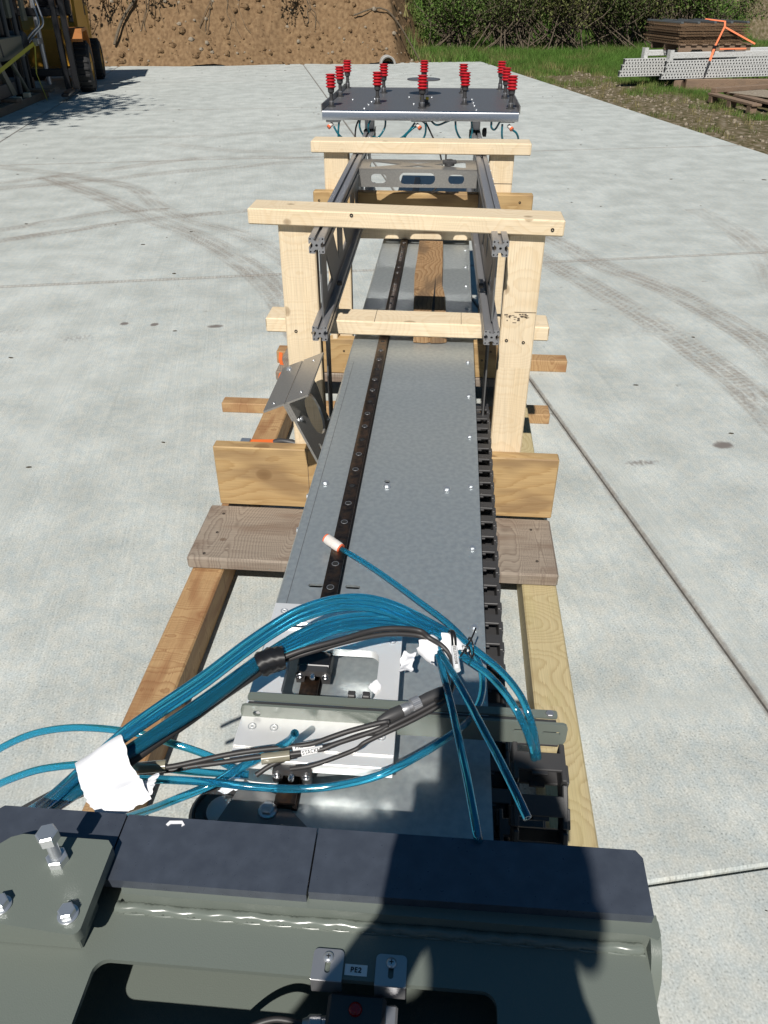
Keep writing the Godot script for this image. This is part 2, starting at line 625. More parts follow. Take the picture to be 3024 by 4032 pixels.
	M.label = mat(lin(0.78, 0.78, 0.78), 0.4)
	M.ink = mat(lin(0.02, 0.02, 0.02), 0.6)
	M.sleeve = mat(Color(0.62, 0.60, 0.52, 0.62), 0.2)
	M.sleeve.transparency = BaseMaterial3D.TRANSPARENCY_ALPHA
	M.white_plastic = mat(lin(0.62, 0.58, 0.54), 0.4)
	M.orange_plastic = mat(lin(0.75, 0.14, 0.05), 0.4)
	M.orange_strap = mat(lin(0.75, 0.15, 0.03), 0.6)
	M.orange_strap.backlight = Color(0.3, 0.08, 0.0)
	M.silicone = mat(lin(0.42, 0.012, 0.02), 0.4)
	M.silicone_rim = mat(lin(0.25, 0.06, 0.02), 0.5)
	M.yellow_plastic = mat(lin(0.7, 0.5, 0.02), 0.4)
	M.red_lens = mat(lin(0.3, 0.005, 0.01), 0.15)
	M.yellow_strap = mat(lin(0.42, 0.38, 0.03), 0.7)
	M.yellow_paint = triplanar(mat(lin(0.42, 0.22, 0.02), 0.45), 3.0)
	M.orange_paint = mat(lin(0.30, 0.11, 0.02), 0.5)
	M.tyre = mat(lin(0.02, 0.02, 0.021), 0.85)
	M.olive = mat(lin(0.13, 0.135, 0.105), 0.45)
	M.galv = triplanar(mat(lin(0.70, 0.71, 0.70), 0.5, 0.15), 3.0)
	M.galv.albedo_texture = ntex(noise(0.05, 5, 90), 256, [[0.0, Color(0.62, 0.60, 0.55)], [0.4, Color(0.9, 0.9, 0.9)], [1.0, Color(1, 1, 1)]])
	M.rusty_wire = triplanar(mat(lin(0.30, 0.23, 0.165), 0.7, 0.2), 4.0)
	M.rusty_wire.albedo_texture = ntex(noise(0.06, 4, 91), 256, [[0.0, Color(0.5, 0.4, 0.3)], [0.5, Color(0.85, 0.78, 0.7)], [1.0, Color(1, 1, 1)]])
	M.deck_channel = mat(lin(0.16, 0.18, 0.19), 0.5, 0.5)
	M.pipe = triplanar(mat(lin(0.36, 0.35, 0.33), 0.8), 4.0)
	M.glass_dark = mat(lin(0.015, 0.018, 0.022), 0.1)
	# ground
	M.soil = triplanar(mat(Color.WHITE, 0.95, 0.0, 0.2), 0.55, true)
	M.soil.albedo_texture = ntex(noise(0.018, 6, 51), 1024, [[0.0, lin(0.08, 0.052, 0.03)], [0.33, lin(0.15, 0.095, 0.052)], [0.5, lin(0.19, 0.122, 0.067)], [0.7, lin(0.225, 0.15, 0.083)], [1.0, lin(0.29, 0.21, 0.125)]])
	M.verge = triplanar(mat(Color.WHITE, 0.95, 0.0, 0.2), 0.4, true)
	M.verge.albedo_texture = ntex(noise(0.02, 6, 53), 1024, [[0.0, lin(0.05, 0.055, 0.02)], [0.4, lin(0.10, 0.085, 0.045)], [0.6, lin(0.16, 0.125, 0.08)], [0.8, lin(0.21, 0.18, 0.13)], [1.0, lin(0.3, 0.27, 0.22)]])
	M.joint_dirt = mat(lin(0.07, 0.06, 0.045), 0.95)
	M.stone = triplanar(mat(Color.WHITE, 0.9), 3.0)
	M.stone.albedo_texture = ntex(noise(0.03, 5, 57), 256, [[0.0, lin(0.16, 0.125, 0.085)], [1.0, lin(0.38, 0.33, 0.26)]])
	M.grass = mat(Color.WHITE, 0.7, 0.0, 0.3)
	M.grass.vertex_color_use_as_albedo = true
	M.grass.backlight = Color(0.35, 0.4, 0.15)
	M.leaf = mat(Color.WHITE, 0.6, 0.0, 0.3)
	M.leaf.vertex_color_use_as_albedo = true
	M.leaf.backlight = Color(0.3, 0.36, 0.12)
	M.bark = triplanar(mat(Color.WHITE, 0.9), 4.0)
	M.bark.albedo_texture = ntex(noise(0.04, 5, 61), 256, [[0.0, lin(0.05, 0.038, 0.025)], [1.0, lin(0.2, 0.16, 0.11)]])
	M.debris = mat(lin(0.05, 0.04, 0.025), 0.9)
	M.skin = mat(lin(0.42, 0.26, 0.18), 0.5)
	M.cloth_vertex = mat(Color.WHITE, 0.85)
	M.cloth_vertex.vertex_color_use_as_albedo = true
	M.phone = mat(lin(0.03, 0.03, 0.035), 0.3, 0.3)
	make_concrete_material()

# broom-finished concrete, 2 m tile; and the marks lying on it
const U0 := -6.6
const U1 := 4.95
const V0 := -3.2
const V1 := 18.85
const E1 := Vector2(0.9744, -0.2249)   # across the slabs, in (x, z)
const E2 := Vector2(-0.2249, -0.9744)  # away along the slabs

func slab_uv(x: float, z: float) -> Vector2:
	var p := Vector2(x, z)
	return Vector2(p.dot(E1), p.dot(E2))

func from_slab(u: float, v: float) -> Vector2:
	return E1 * u + E2 * v

func make_concrete_material():
	var s := 1024
	var coarse := noise(0.006, 4, 101).get_seamless_image(s, s)
	coarse.convert(Image.FORMAT_L8)
	var fine := noise(0.35, 3, 103).get_seamless_image(s, s)
	fine.convert(Image.FORMAT_L8)
	var mid := noise(0.045, 4, 104).get_seamless_image(s, s)
	mid.convert(Image.FORMAT_L8)
	var broom := streak_image(s, s, 90, 105, 0.30)
	broom.rotate_90(CLOCKWISE)
	var a := coarse.get_data()
	var b := fine.get_data()
	var c := broom.get_data()
	var d := mid.get_data()
	var out := PackedByteArray()
	out.resize(s * s * 3)
	var hg := PackedByteArray()
	hg.resize(s * s)
	for k in s * s:
		var pit := 0.0
		if b[k] < 62: pit = (62 - b[k]) * 0.9
		var v := 182.0 + (a[k] - 128) * 0.10 + (b[k] - 128) * 0.20 + (c[k] - 128) * 0.06 + (d[k] - 128) * 0.045 - pit
		var warm := (d[k] - 128) * 0.03
		out[k * 3] = clampi(int(v - 5.0 + warm), 0, 255)
		out[k * 3 + 1] = clampi(int(v - 1.0), 0, 255)
		out[k * 3 + 2] = clampi(int(v - 5.0 - warm), 0, 255)
		hg[k] = clampi(int(128.0 + (b[k] - 128) * 0.45 + (c[k] - 128) * 0.28 - pit), 0, 255)
	M.concrete = mat(Color.WHITE, 0.88, 0.0, 0.3)
	M.concrete.albedo_texture = ImageTexture.create_from_image(Image.create_from_data(s, s, false, Image.FORMAT_RGB8, out))
	M.concrete.heightmap_enabled = true
	M.concrete.heightmap_texture = ImageTexture.create_from_image(Image.create_from_data(s, s, false, Image.FORMAT_L8, hg))
	M.concrete.heightmap_scale = 0.10
	M.concrete.detail_enabled = true
	M.concrete.detail_uv_layer = BaseMaterial3D.DETAIL_UV_2
	M.concrete.detail_blend_mode = BaseMaterial3D.BLEND_MODE_MIX
	M.concrete.detail_albedo = ImageTexture.create_from_image(concrete_marks())

var marks: Image
func blot(u: float, v: float, c: Color, alpha: float):
	var x := int((u - U0) / (U1 - U0) * 2048.0)
	var y := int((v - V0) / (V1 - V0) * 2048.0)
	if x < 0 or y < 0 or x > 2047 or y > 2047: return
	var o := marks.get_pixel(x, y)
	var na := alpha + o.a * (1.0 - alpha)
	if na <= 0.0: return
	var m := c.lerp(o, o.a * (1.0 - alpha) / na)
	m.a = na
	marks.set_pixel(x, y, m)

# a tyre track of printed dirt: ribs with tread blocks along a path of (x, z)
func track(path: Array, width: float, strength: float, sd: int):
	var p3 := []
	for k in range(0, path.size(), 2):
		var q := slab_uv(path[k], path[k + 1])
		p3.append(Vector3(q.x, q.y, 0))
	var curve := Mb.spline(p3, 60)
	var n := noise(1.0, 3, sd)
	var run := 0.0
	var dirt := lin(0.21, 0.175, 0.145)
	var last := Vector2.INF
	for k in curve.size() - 1:
		var a := Vector2(curve[k].x, curve[k].y)
		var b := Vector2(curve[k + 1].x, curve[k + 1].y)
		var l := a.distance_to(b)
		var side := (b - a).normalized().orthogonal()
		var steps := maxi(int(l / 0.0055), 1)
		for s in steps:
			var c := a.lerp(b, float(s) / steps)
			run += l / steps
			for j in int(width / 0.005):
				var w := j * 0.005 - width / 2
				var f := fposmod(w / width * 4.0 + 0.5, 1.0)
				var rib := clampf((0.5 - absf(f - 0.5)) * 9.0 - 0.5, 0.0, 1.0)
				var tread := 1.0 if fposmod(run / 0.034 + absf(w) * 9.0, 1.0) < 0.72 else 0.55
				var edge := clampf((width / 2 - absf(w)) / 0.02, 0.0, 1.0)
				var patchy := clampf(0.75 + n.get_noise_2d(c.x * 3.0 + w * 8.0, c.y * 3.0) * 0.9, 0.1, 1.2)
				var grit := clampf(0.8 + n.get_noise_2d(c.x * 90.0 + w * 60.0, c.y * 90.0) * 1.0, 0.1, 1.3)
				blot(c.x + side.x * w, c.y + side.y * w, dirt, clampf(strength * edge * (0.25 + 0.75 * rib) * tread * patchy * grit, 0.0, 0.75) * 0.62)

func concrete_marks() -> Image:
	# faint mottling of the pour, then dirt on top
	var m1 := noise(0.012, 5, 201).get_image(512, 512)
	m1.convert(Image.FORMAT_L8)
	var m2 := noise(0.05, 4, 207).get_image(512, 512)
	m2.convert(Image.FORMAT_L8)
	var a := m1.get_data()
	var b := m2.get_data()
	var out := PackedByteArray()
	out.resize(512 * 512 * 4)
	for k in 512 * 512:
		var q := (a[k] - 128) * 0.8 + (b[k] - 128) * 0.35
		var dark := q < 0.0
		out[k * 4] = 150 if dark else 214
		out[k * 4 + 1] = 150 if dark else 214
		out[k * 4 + 2] = 144 if dark else 209
		out[k * 4 + 3] = clampi(int(absf(q) * 0.42), 0, 60)
	marks = Image.create_from_data(512, 512, false, Image.FORMAT_RGBA8, out)
	marks.resize(2048, 2048, Image.INTERPOLATE_CUBIC)
	track([-3.47, -6.85, -2.59, -6.03, -2.09, -5.5, -1.66, -5.1, -1.33, -4.7, -1.07, -4.32, -0.86, -3.93, -0.6, -3.3], 0.20, 0.85, 1)
	track([-4.2, -7.3, -2.73, -6.61, -2.13, -5.83, -1.73, -5.43, -1.34, -5.13, -1.01, -4.69, -0.7, -4.2], 0.17, 0.6, 2)
	track([-3.6, -4.7, -3.01, -5.13, -2.75, -5.4, -2.43, -5.69, -2.05, -5.78], 0.13, 0.7, 3)
	track([-3.5, -4.4, -2.88, -4.87, -2.61, -5.09, -2.32, -5.33, -2.0, -5.54, -1.46, -5.8], 0.13, 0.8, 4)
	track([-4.6, -6.1, -3.76, -6.6, -3.16, -7.08, -2.37, -7.8, -1.39, -7.88, -0.2, -7.7], 0.18, 0.55, 5)
	track([-4.4, -5.9, -3.64, -6.37, -3.02, -6.74, -2.36, -7.18, -1.37, -7.74], 0.18, 0.55, 6)
	track([0.4, -5.7, 0.71, -5.12, 0.94, -4.61, 1.18, -4.26, 1.36, -3.83, 1.47, -3.43, 1.5, -2.9], 0.19, 0.85, 7)
	track([0.45, -5.0, 0.66, -4.59, 0.86, -4.12, 1.05, -3.65, 1.19, -3.19, 1.27, -2.81, 1.3, -2.4], 0.19, 0.85, 8)
	track([1.8, -6.1, 1.91, -5.56, 1.94, -5.25, 1.92, -4.83, 1.8, -4.2], 0.22, 0.4, 9)
	track([-3.0, -8.6, -2.0, -8.2, -0.8, -8.5, 0.6, -9.4], 0.2, 0.4, 10)
	track([-4.0, -8.9, -2.4, -9.2, -1.0, -10.5, -0.2, -12.5], 0.2, 0.35, 11)
	# dirt lying along the joints
	var n := noise(1.0, 3, 77)
	for u in [-2.7, 1.04]:
		for k in 5200:
			var v := V0 + 22.0 * k / 5200.0
			for j in range(-2, 3):
				blot(u + j * 0.0055, v, lin(0.2, 0.18, 0.16), clampf(0.60 - absi(j) * 0.2 + n.get_noise_2d(v * 20.0, j * 2.0) * 0.25, 0.0, 0.7))
	for v in [-2.95, 4.43, 8.05, 11.7, 15.35]:
		for k in 2600:
			var u := U0 + 11.55 * k / 2600.0
			for j in range(-2, 3):
				blot(u, v + j * 0.0105, lin(0.2, 0.18, 0.16), clampf(0.60 - absi(j) * 0.17 + n.get_noise_2d(u * 20.0, j * 2.0) * 0.25, 0.0, 0.75))
	# boot prints, drops and scuffs
	var r := RandomNumberGenerator.new()
	r.seed = 5
	for spot in [[-1.55, -1.95, 0.16, 0.09, 0.35], [-1.42, -1.6, 0.03, 0.03, 0.4], [-2.1, -3.35, 0.22, 0.08, 0.3], [-1.7, -3.3, 0.1, 0.06, 0.25], [-1.55, -3.5, 0.02, 0.02, 0.5], [-1.4, -3.5, 0.02, 0.02, 0.5], [0.95, -3.6, 0.2, 0.09, 0.3], [1.02, -2.5, 0.04, 0.025, 0.6], [0.7, -2.35, 0.07, 0.02, 0.3], [-1.1, -3.5, 0.04, 0.02, 0.45], [-1.3, -1.45, 0.02, 0.02, 0.5], [-1.27, -1.38, 0.03, 0.015, 0.4], [1.5, -3.1, 0.16, 0.1, 0.22], [-0.95, -5.5, 0.05, 0.03, 0.4]]:
		var q := slab_uv(spot[0], spot[1])
		for k in 900:
			var d := Vector2(r.randfn() * 0.42, r.randfn() * 0.42)
			if d.length() > 1.0: continue
			if n.get_noise_2d((q.x + d.x * spot[2]) * 55.0, (q.y + d.y * spot[3]) * 55.0) < 0.0 and spot[2] > 0.05: continue
			blot(q.x + d.x * spot[2], q.y + d.y * spot[3], lin(0.17, 0.15, 0.14), spot[4] * 0.35)
	for k in 700:
		var u := r.randf_range(U0, U1)
		var v := r.randf_range(V0, V1)
		for j in r.randi_range(1, 5): blot(u + j * 0.005, v + r.randf() * 0.012, lin(0.09, 0.075, 0.06), r.randf_range(0.2, 0.7))
	return marks

# ---------------------------------------------------------------- ground
func slab(u0: float, u1: float, v0: float, v1: float, pavement: Node3D):
	var b := mk()
	var g := 0.0032
	var lo := Vector2(u0 + g, v0 + g)
	var hi := Vector2(u1 - g, v1 - g)
	var e := 0.004
	var P := func(u: float, v: float, y: float) -> Vector3:
		var w := from_slab(u, v)
		return Vector3(w.x, y, w.y)
	var uvs := PackedVector2Array()
	var nu := maxi(int((hi.x - lo.x) / 1.0), 1)
	var nv := maxi(int((hi.y - lo.y) / 1.0), 1)
	for i in nu:
		for j in nv:
			var a := Vector2(lerpf(lo.x + e, hi.x - e, float(i) / nu), lerpf(lo.y + e, hi.y - e, float(j) / nv))
			var c := Vector2(lerpf(lo.x + e, hi.x - e, float(i + 1) / nu), lerpf(lo.y + e, hi.y - e, float(j + 1) / nv))
			b.quad(P.call(a.x, a.y, 0.0), P.call(c.x, a.y, 0.0), P.call(c.x, c.y, 0.0), P.call(a.x, c.y, 0.0), Vector3.UP, a, Vector2(c.x, a.y), c, Vector2(a.x, c.y))
	var ring := [lo, Vector2(hi.x, lo.y), hi, Vector2(lo.x, hi.y)]
	var inn := [lo + Vector2(e, e), Vector2(hi.x - e, lo.y + e), hi - Vector2(e, e), Vector2(lo.x + e, hi.y - e)]
	for k in 4:
		var a: Vector2 = ring[k]
		var c: Vector2 = ring[(k + 1) % 4]
		var ai: Vector2 = inn[k]
		var ci: Vector2 = inn[(k + 1) % 4]
		var out2 := (c - a).orthogonal().normalized()
		if out2.dot(a - (lo + hi) / 2) < 0: out2 = -out2
		var w := from_slab(out2.x, out2.y)
		var n := Vector3(w.x, 0, w.y)
		b.quad(P.call(ai.x, ai.y, 0.0), P.call(ci.x, ci.y, 0.0), P.call(c.x, c.y, -0.006), P.call(a.x, a.y, -0.006), (n + Vector3.UP).normalized(), ai, ci, c, a)
		b.quad(P.call(a.x, a.y, -0.006), P.call(c.x, c.y, -0.006), P.call(c.x, c.y, -0.12), P.call(a.x, a.y, -0.12), n, a, c, c, a)
	for k in b.T.size():
		var t := b.T[k]
		b.T2.append(Vector2((t.x - U0) / (U1 - U0), (t.y - V0) / (V1 - V0)))
		b.T[k] = t * 0.5
	part("concrete_slab", b, M.concrete, pavement)

func make_ground():
	var g := mk()
	g.quad(Vector3(-120, -0.045, -120), Vector3(120, -0.045, -120), Vector3(120, -0.045, 80), Vector3(-120, -0.045, 80), Vector3.UP)
	structure("ground", g, M.joint_dirt)
	var pavement := Node3D.new()
	pavement.name = "concrete_pavement"
	add_child(pavement)
	pavement.set_meta("kind", "structure")
	pavement.set_meta("label", "pale broom-finished concrete yard with tyre tracks and saw-cut joints")
	var us := [-10.1, -6.4, -2.7, 1.04, 4.9]
	var vs := [-10.0, -6.6, -2.95, 0.70, 4.43, 8.05, 11.7, 15.35, 18.75]
	for i in us.size() - 1:
		for j in vs.size() - 1:
			slab(us[i], us[i + 1], vs[j], vs[j + 1], pavement)

# height of the land beyond the slab, in slab coordinates
func land(u: float, v: float, n: FastNoiseLite, n2: FastNoiseLite) -> float:
	var rough := n.get_noise_2d(u * 1.0, v * 1.0)
	var rise := v - 18.55 - 0.15 * sin(u * 1.7)
	var green := clampf((u - 3.0) / 1.6, 0.0, 1.0)
	rise -= green * 3.2
	var steep := lerpf(1.25, 0.55, green)
	var h := maxf(rise, 0.0) * steep
	h = minf(h, 1.55 + 0.35 * rough + (h - 1.55) * 0.22)
	var amount := clampf(rise * 2.0, 0.0, 1.0)
	h += rough * 0.22 * amount + n2.get_noise_2d(u * 1.0, v * 1.0) * 0.09 * amount
	return h

func land_mesh(u0: float, u1: float, v0: float, v1: float, du: float, dv: float, y0: float) -> Mb:
	var n := noise(0.9, 4, 301)
	var n2 := noise(4.5, 4, 305)
	var b := mk()
	var nu := int((u1 - u0) / du)
	var nv := int((v1 - v0) / dv)
	var rows := []
	for j in nv + 1:
		var row := PackedVector3Array()
		for i in nu + 1:
			var u := u0 + i * du
			var v := v0 + j * dv
			var w := from_slab(u, v)
			row.append(Vector3(w.x, y0 + land(u, v, n, n2) + n2.get_noise_2d(u * 2.0, v * 2.0) * 0.02, w.y))
		rows.append(row)
	var nrm := []
	for j in nv + 1:
		var row := PackedVector3Array()
		for i in nu + 1:
			var dx: Vector3 = rows[j][mini(i + 1, nu)] - rows[j][maxi(i - 1, 0)]
			var dz: Vector3 = rows[mini(j + 1, nv)][i] - rows[maxi(j - 1, 0)][i]
			var c := dx.cross(dz).normalized()
			row.append(c if c.y > 0 else -c)
		nrm.append(row)
	for j in nv:
		for i in nu:
			b.tri(rows[j][i], rows[j][i + 1], rows[j + 1][i + 1], nrm[j][i], nrm[j][i + 1], nrm[j + 1][i + 1])
			b.tri(rows[j][i], rows[j + 1][i + 1], rows[j + 1][i], nrm[j][i], nrm[j + 1][i + 1], nrm[j + 1][i])
	return b

func on_land(u: float, v: float, y0 := -0.02) -> Vector3:
	var w := from_slab(u, v)
	return Vector3(w.x, y0 + land(u, v, land_a, land_b), w.y)

var land_a := noise(0.9, 4, 301)
var land_b := noise(4.5, 4, 305)

func pebble(sd: int) -> Mb:
	var n := noise(0.9, 2, sd)
	var b := mk()
	var q := []
	for j in 5:
		var row := []
		for i in 8:
			var d := Vector3(cos(TAU * i / 7) * sin(PI * j / 4), cos(PI * j / 4), sin(TAU * i / 7) * sin(PI * j / 4))
			if i == 7: d = row[0].normalized()
			row.append(d * (0.5 + 0.3 * n.get_noise_3d(d.x * 1.4, d.y * 1.4, d.z * 1.4)) * Vector3(1, 0.65, 0.8))
		q.append(row)
	for j in 4:
		for i in 7:
			var c: Vector3 = ((q[j][i] + q[j][i + 1] + q[j + 1][i]) / 3.0).normalized()
			b.quad(q[j][i], q[j][i + 1], q[j + 1][i + 1], q[j + 1][i], c)
	return b

func scatter(called: String, mesh: Mesh, mat_: Material, xs: Array, cols := []) -> MultiMeshInstance3D:
	var mm := MultiMesh.new()
	mm.transform_format = MultiMesh.TRANSFORM_3D
	mm.use_colors = not cols.is_empty()
	mm.mesh = mesh
	mm.instance_count = xs.size()
	for k in xs.size():
		mm.set_instance_transform(k, xs[k])
		if mm.use_colors: mm.set_instance_color(k, cols[k])
	var o := MultiMeshInstance3D.new()
	o.name = called
	o.multimesh = mm
	o.material_override = mat_
	return o

func spin(r: RandomNumberGenerator) -> Basis:
	return Basis(Vector3.UP, r.randf() * TAU) * Basis(Vector3.RIGHT, r.randf_range(-0.4, 0.4))

func make_bank():
	structure("embankment", land_mesh(-13.0, 4.4, 18.45, 24.0, 0.075, 0.075, -0.02), M.soil)
	structure("hillside", land_mesh(-24.0, 20.0, 23.6, 60.0, 0.7, 0.7, -0.12), M.verge)
	var r := RandomNumberGenerator.new()
	r.seed = 21
	# stones and clods weathering out of the bank
	var xs := []
	for k in 420:
		var u := r.randf_range(-9.0, 4.2)
		var v := 18.6 + pow(r.randf(), 1.4) * 1.9
		var s := 0.015 + pow(r.randf(), 5.0) * 0.11
		xs.append(Transform3D(spin(r).scaled(Vector3(s, s, s)), on_land(u, v) + Vector3(0, s * 0.12, 0)))
	var o := scatter("bank_stones", pebble(3).mesh(), M.stone, xs)
	add_child(o)
	tag(o, "pale stones and clods lying in the bare earth bank", "stones", "", "stuff")
	xs = []
	for k in 1100:
		var u := r.randf_range(-9.0, 4.2)
		var v := 18.55 + pow(r.randf(), 1.2) * 2.0
		var s := 0.03 + pow(r.randf(), 3.0) * 0.16
		xs.append(Transform3D(spin(r).scaled(Vector3(s, s, s)), on_land(u, v)))
	o = scatter("earth_clods", pebble(9).mesh(), M.soil, xs)
	add_child(o)
	tag(o, "brown lumps of earth broken off the cut bank", "earth", "", "stuff")
	# roots hanging from the lip
	for q in [[-1.9, 19.55, 0.5], [-0.6, 19.6, 0.8], [-0.45, 19.6, 0.75], [1.2, 19.65, 0.6], [-4.0, 19.5, 0.5]]:
		var root := thing("tree_root", ["thin roots trailing down the bank above the left suction cups", "forked pale root hanging above the drain pipe", "second root beside the one above the drain pipe", "roots at the grassy right end of the earth bank", "roots on the bank near the yellow forklift"][maxi(taken.get("tree_root", -1) + 1, 0)], "root", Vector3.ZERO, 0.0, "roots hanging on the bank")
		for k in 3:
			var p := []
			var u: float = q[0] + r.randfn() * 0.05
			for s in 6:
				u += r.randfn() * 0.05 + (k - 1) * 0.06
				var v: float = q[1] - s * q[2] * 0.17
				p.append(on_land(u, v) + Vector3(0, 0.03, 0.02))
			var b := mk()
			b.tube(Mb.spline(p, 4), 0.0065 - k * 0.0015, 6)
			part("strand", b, M.bark, root)
	# broken branch lying on the bank
	var br := mk()
	br.tube(Mb.spline([on_land(-2.75, 19.0) + Vector3(0, 0.05, 0.05), on_land(-2.55, 19.2) + Vector3(0, 0.08, 0.05), on_land(-2.3, 19.45) + Vector3(0, 0.06, 0.04)], 5), 0.028, 8)
	br.tube(Mb.spline([on_land(-2.3, 19.45) + Vector3(0, 0.06, 0.04), on_land(-2.25, 19.5) + Vector3(0, 0.07, 0.02)], 2), 0.035, 8)
	tag(part("fallen_branch", br, M.bark), "short broken branch lying slantwise on the earth bank", "branch")
	var b2 := mk()
	b2.tube(Mb.spline([on_land(2.2, 19.2) + Vector3(0, 0.05, 0.05), on_land(2.9, 19.1) + Vector3(0, 0.06, 0.05), on_land(3.6, 19.05) + Vector3(0, 0.05, 0.05)], 5), 0.016, 7)
	tag(part("fallen_branch", b2, M.bark), "long reddish branch lying at the grassy end of the bank", "branch")
	# drain pipe
	var c := from_slab(0, 0)
	var pw := Vector3(-1.46, 0.0, -18.75)
	var pm := mk(aim(pw, Vector3(-0.2249, 0.02, -0.9744)))
	pm.lathe(PackedVector2Array([Vector2(0.125, 0.9), Vector2(0.125, 0.02), Vector2(0.128, -0.30), Vector2(0.155, -0.32), Vector2(0.165, -0.31), Vector2(0.165, 0.9)]), 24)
	tag(part("drain_pipe", pm, M.pipe), "concrete drain pipe mouth at the foot of the earth bank", "pipe")
	# turf and creeper hanging over the lip
	for q in [[-5.3, 0.5, 0.42], [-4.55, 0.35, 0.32], [-3.55, 0.5, 0.7], [-2.75, 0.35, 0.4], [-1.95, 0.35, 0.35], [-6.4, 0.6, 0.5], [0.9, 0.3, 0.25]]:
		var lip: float = 19.52
		hang_clump(q[0], lip, q[1], q[2], r)

func hang_clump(u: float, v: float, wide: float, drop: float, r: RandomNumberGenerator):
	var t := thing("hanging_creeper", "", "creeper", on_land(u, v), 0.0, "creepers over the lip of the bank")
	var list := ["tangle of creeper over the bank nearest the forklift cab", "small tuft of creeper right of the forklift", "broad dark creeper hanging left of the broken branch", "sparse creeper above the broken branch", "thin creeper tuft above the suction plate", "creeper behind the forklift's yellow hood", "wisp of creeper right of the drain pipe"]
	t.set_meta("label", list[taken.hanging_creeper])
	var stems := mk()
	var xs := []
	var cols := []
	for k in int(wide * 26):
		var a := Vector3(r.randfn() * wide * 0.5, 0.25 + r.randf() * 0.2, 0.1 + r.randf() * 0.3)
		var e := a + Vector3(r.randfn() * 0.12, -drop * r.randf_range(0.3, 1.0) + 0.1, 0.35 + r.randf() * 0.45)
		stems.tube(PackedVector3Array([a + Vector3(0, 0, -0.4), a, (a + e) * 0.5 + Vector3(0, 0.12, 0.08), e]), 0.006, 4, false)
		for j in 16:
			var f := r.randf()
			var p := a.lerp(e, f) + Vector3(r.randfn() * 0.07, r.randfn() * 0.06 + 0.1 * sin(f * PI), r.randfn() * 0.06)
			var s := r.randf_range(0.05, 0.11)
			xs.append(Transform3D(Basis.from_euler(Vector3(r.randf_range(-1.2, 1.2), r.randf() * TAU, r.randf_range(-1, 1))).scaled(Vector3(s, s, s)), p))
			var g := r.randf_range(0.5, 1.1)
			cols.append(Color(0.055 * g, 0.085 * g, 0.022 * g))
	part("stems", stems, M.bark, t).set_meta("kind", "stuff")
	var l := scatter("foliage", leaf_mesh(), M.leaf, xs, cols)
	t.add_child(l)
	l.set_meta("kind", "stuff")

var leaf_cache: ArrayMesh
func leaf_mesh() -> ArrayMesh:
	if leaf_cache: return leaf_cache
	var b := mk()
	b.col = Color.WHITE
	var tip := Vector3(0, -0.12, 1.0)
	var root_ := Vector3.ZERO
	var l := Vector3(-0.3, 0.08, 0.45)
	var r_ := Vector3(0.3, 0.08, 0.45)
	var m := Vector3(0, 0.0, 0.5)
	b.tri(root_, l, m, Vector3.UP, Vector3(-0.3, 1, 0), Vector3.UP)
	b.tri(l, tip, m, Vector3(-0.3, 1, 0), Vector3.UP, Vector3.UP)
	b.tri(root_, m, r_, Vector3.UP, Vector3.UP, Vector3(0.3, 1, 0))
	b.tri(m, tip, r_, Vector3.UP, Vector3.UP, Vector3(0.3, 1, 0))
	leaf_cache = b.mesh()
	return leaf_cache

func blade_mesh(count: int, sd: int, spread: float) -> ArrayMesh:
	var r := RandomNumberGenerator.new()
	r.seed = sd
	var b := mk()
	b.col = Color.WHITE
	for k in count:
		var o := Vector3(r.randfn() * spread, 0, r.randfn() * spread)
		var a := r.randf() * TAU
		var side := Vector3(cos(a), 0, sin(a)) * r.randf_range(0.03, 0.055)
		var lean := Vector3(r.randfn(), 0, r.randfn()) * 0.25
		var h := r.randf_range(0.5, 1.1)
		var mid := o + lean * 0.35 + Vector3(0, h * 0.55, 0)
		var top := o + lean + Vector3(0, h, 0)
		var n := Vector3(-side.z, 0.25 * side.length(), side.x).normalized()
		b.tri(o - side, o + side, mid + side * 0.6, n, n, n)
		b.tri(o - side, mid + side * 0.6, mid - side * 0.6, n, n, n)
		b.tri(mid - side * 0.6, mid + side * 0.6, top, n, n, n)
	return b.mesh()

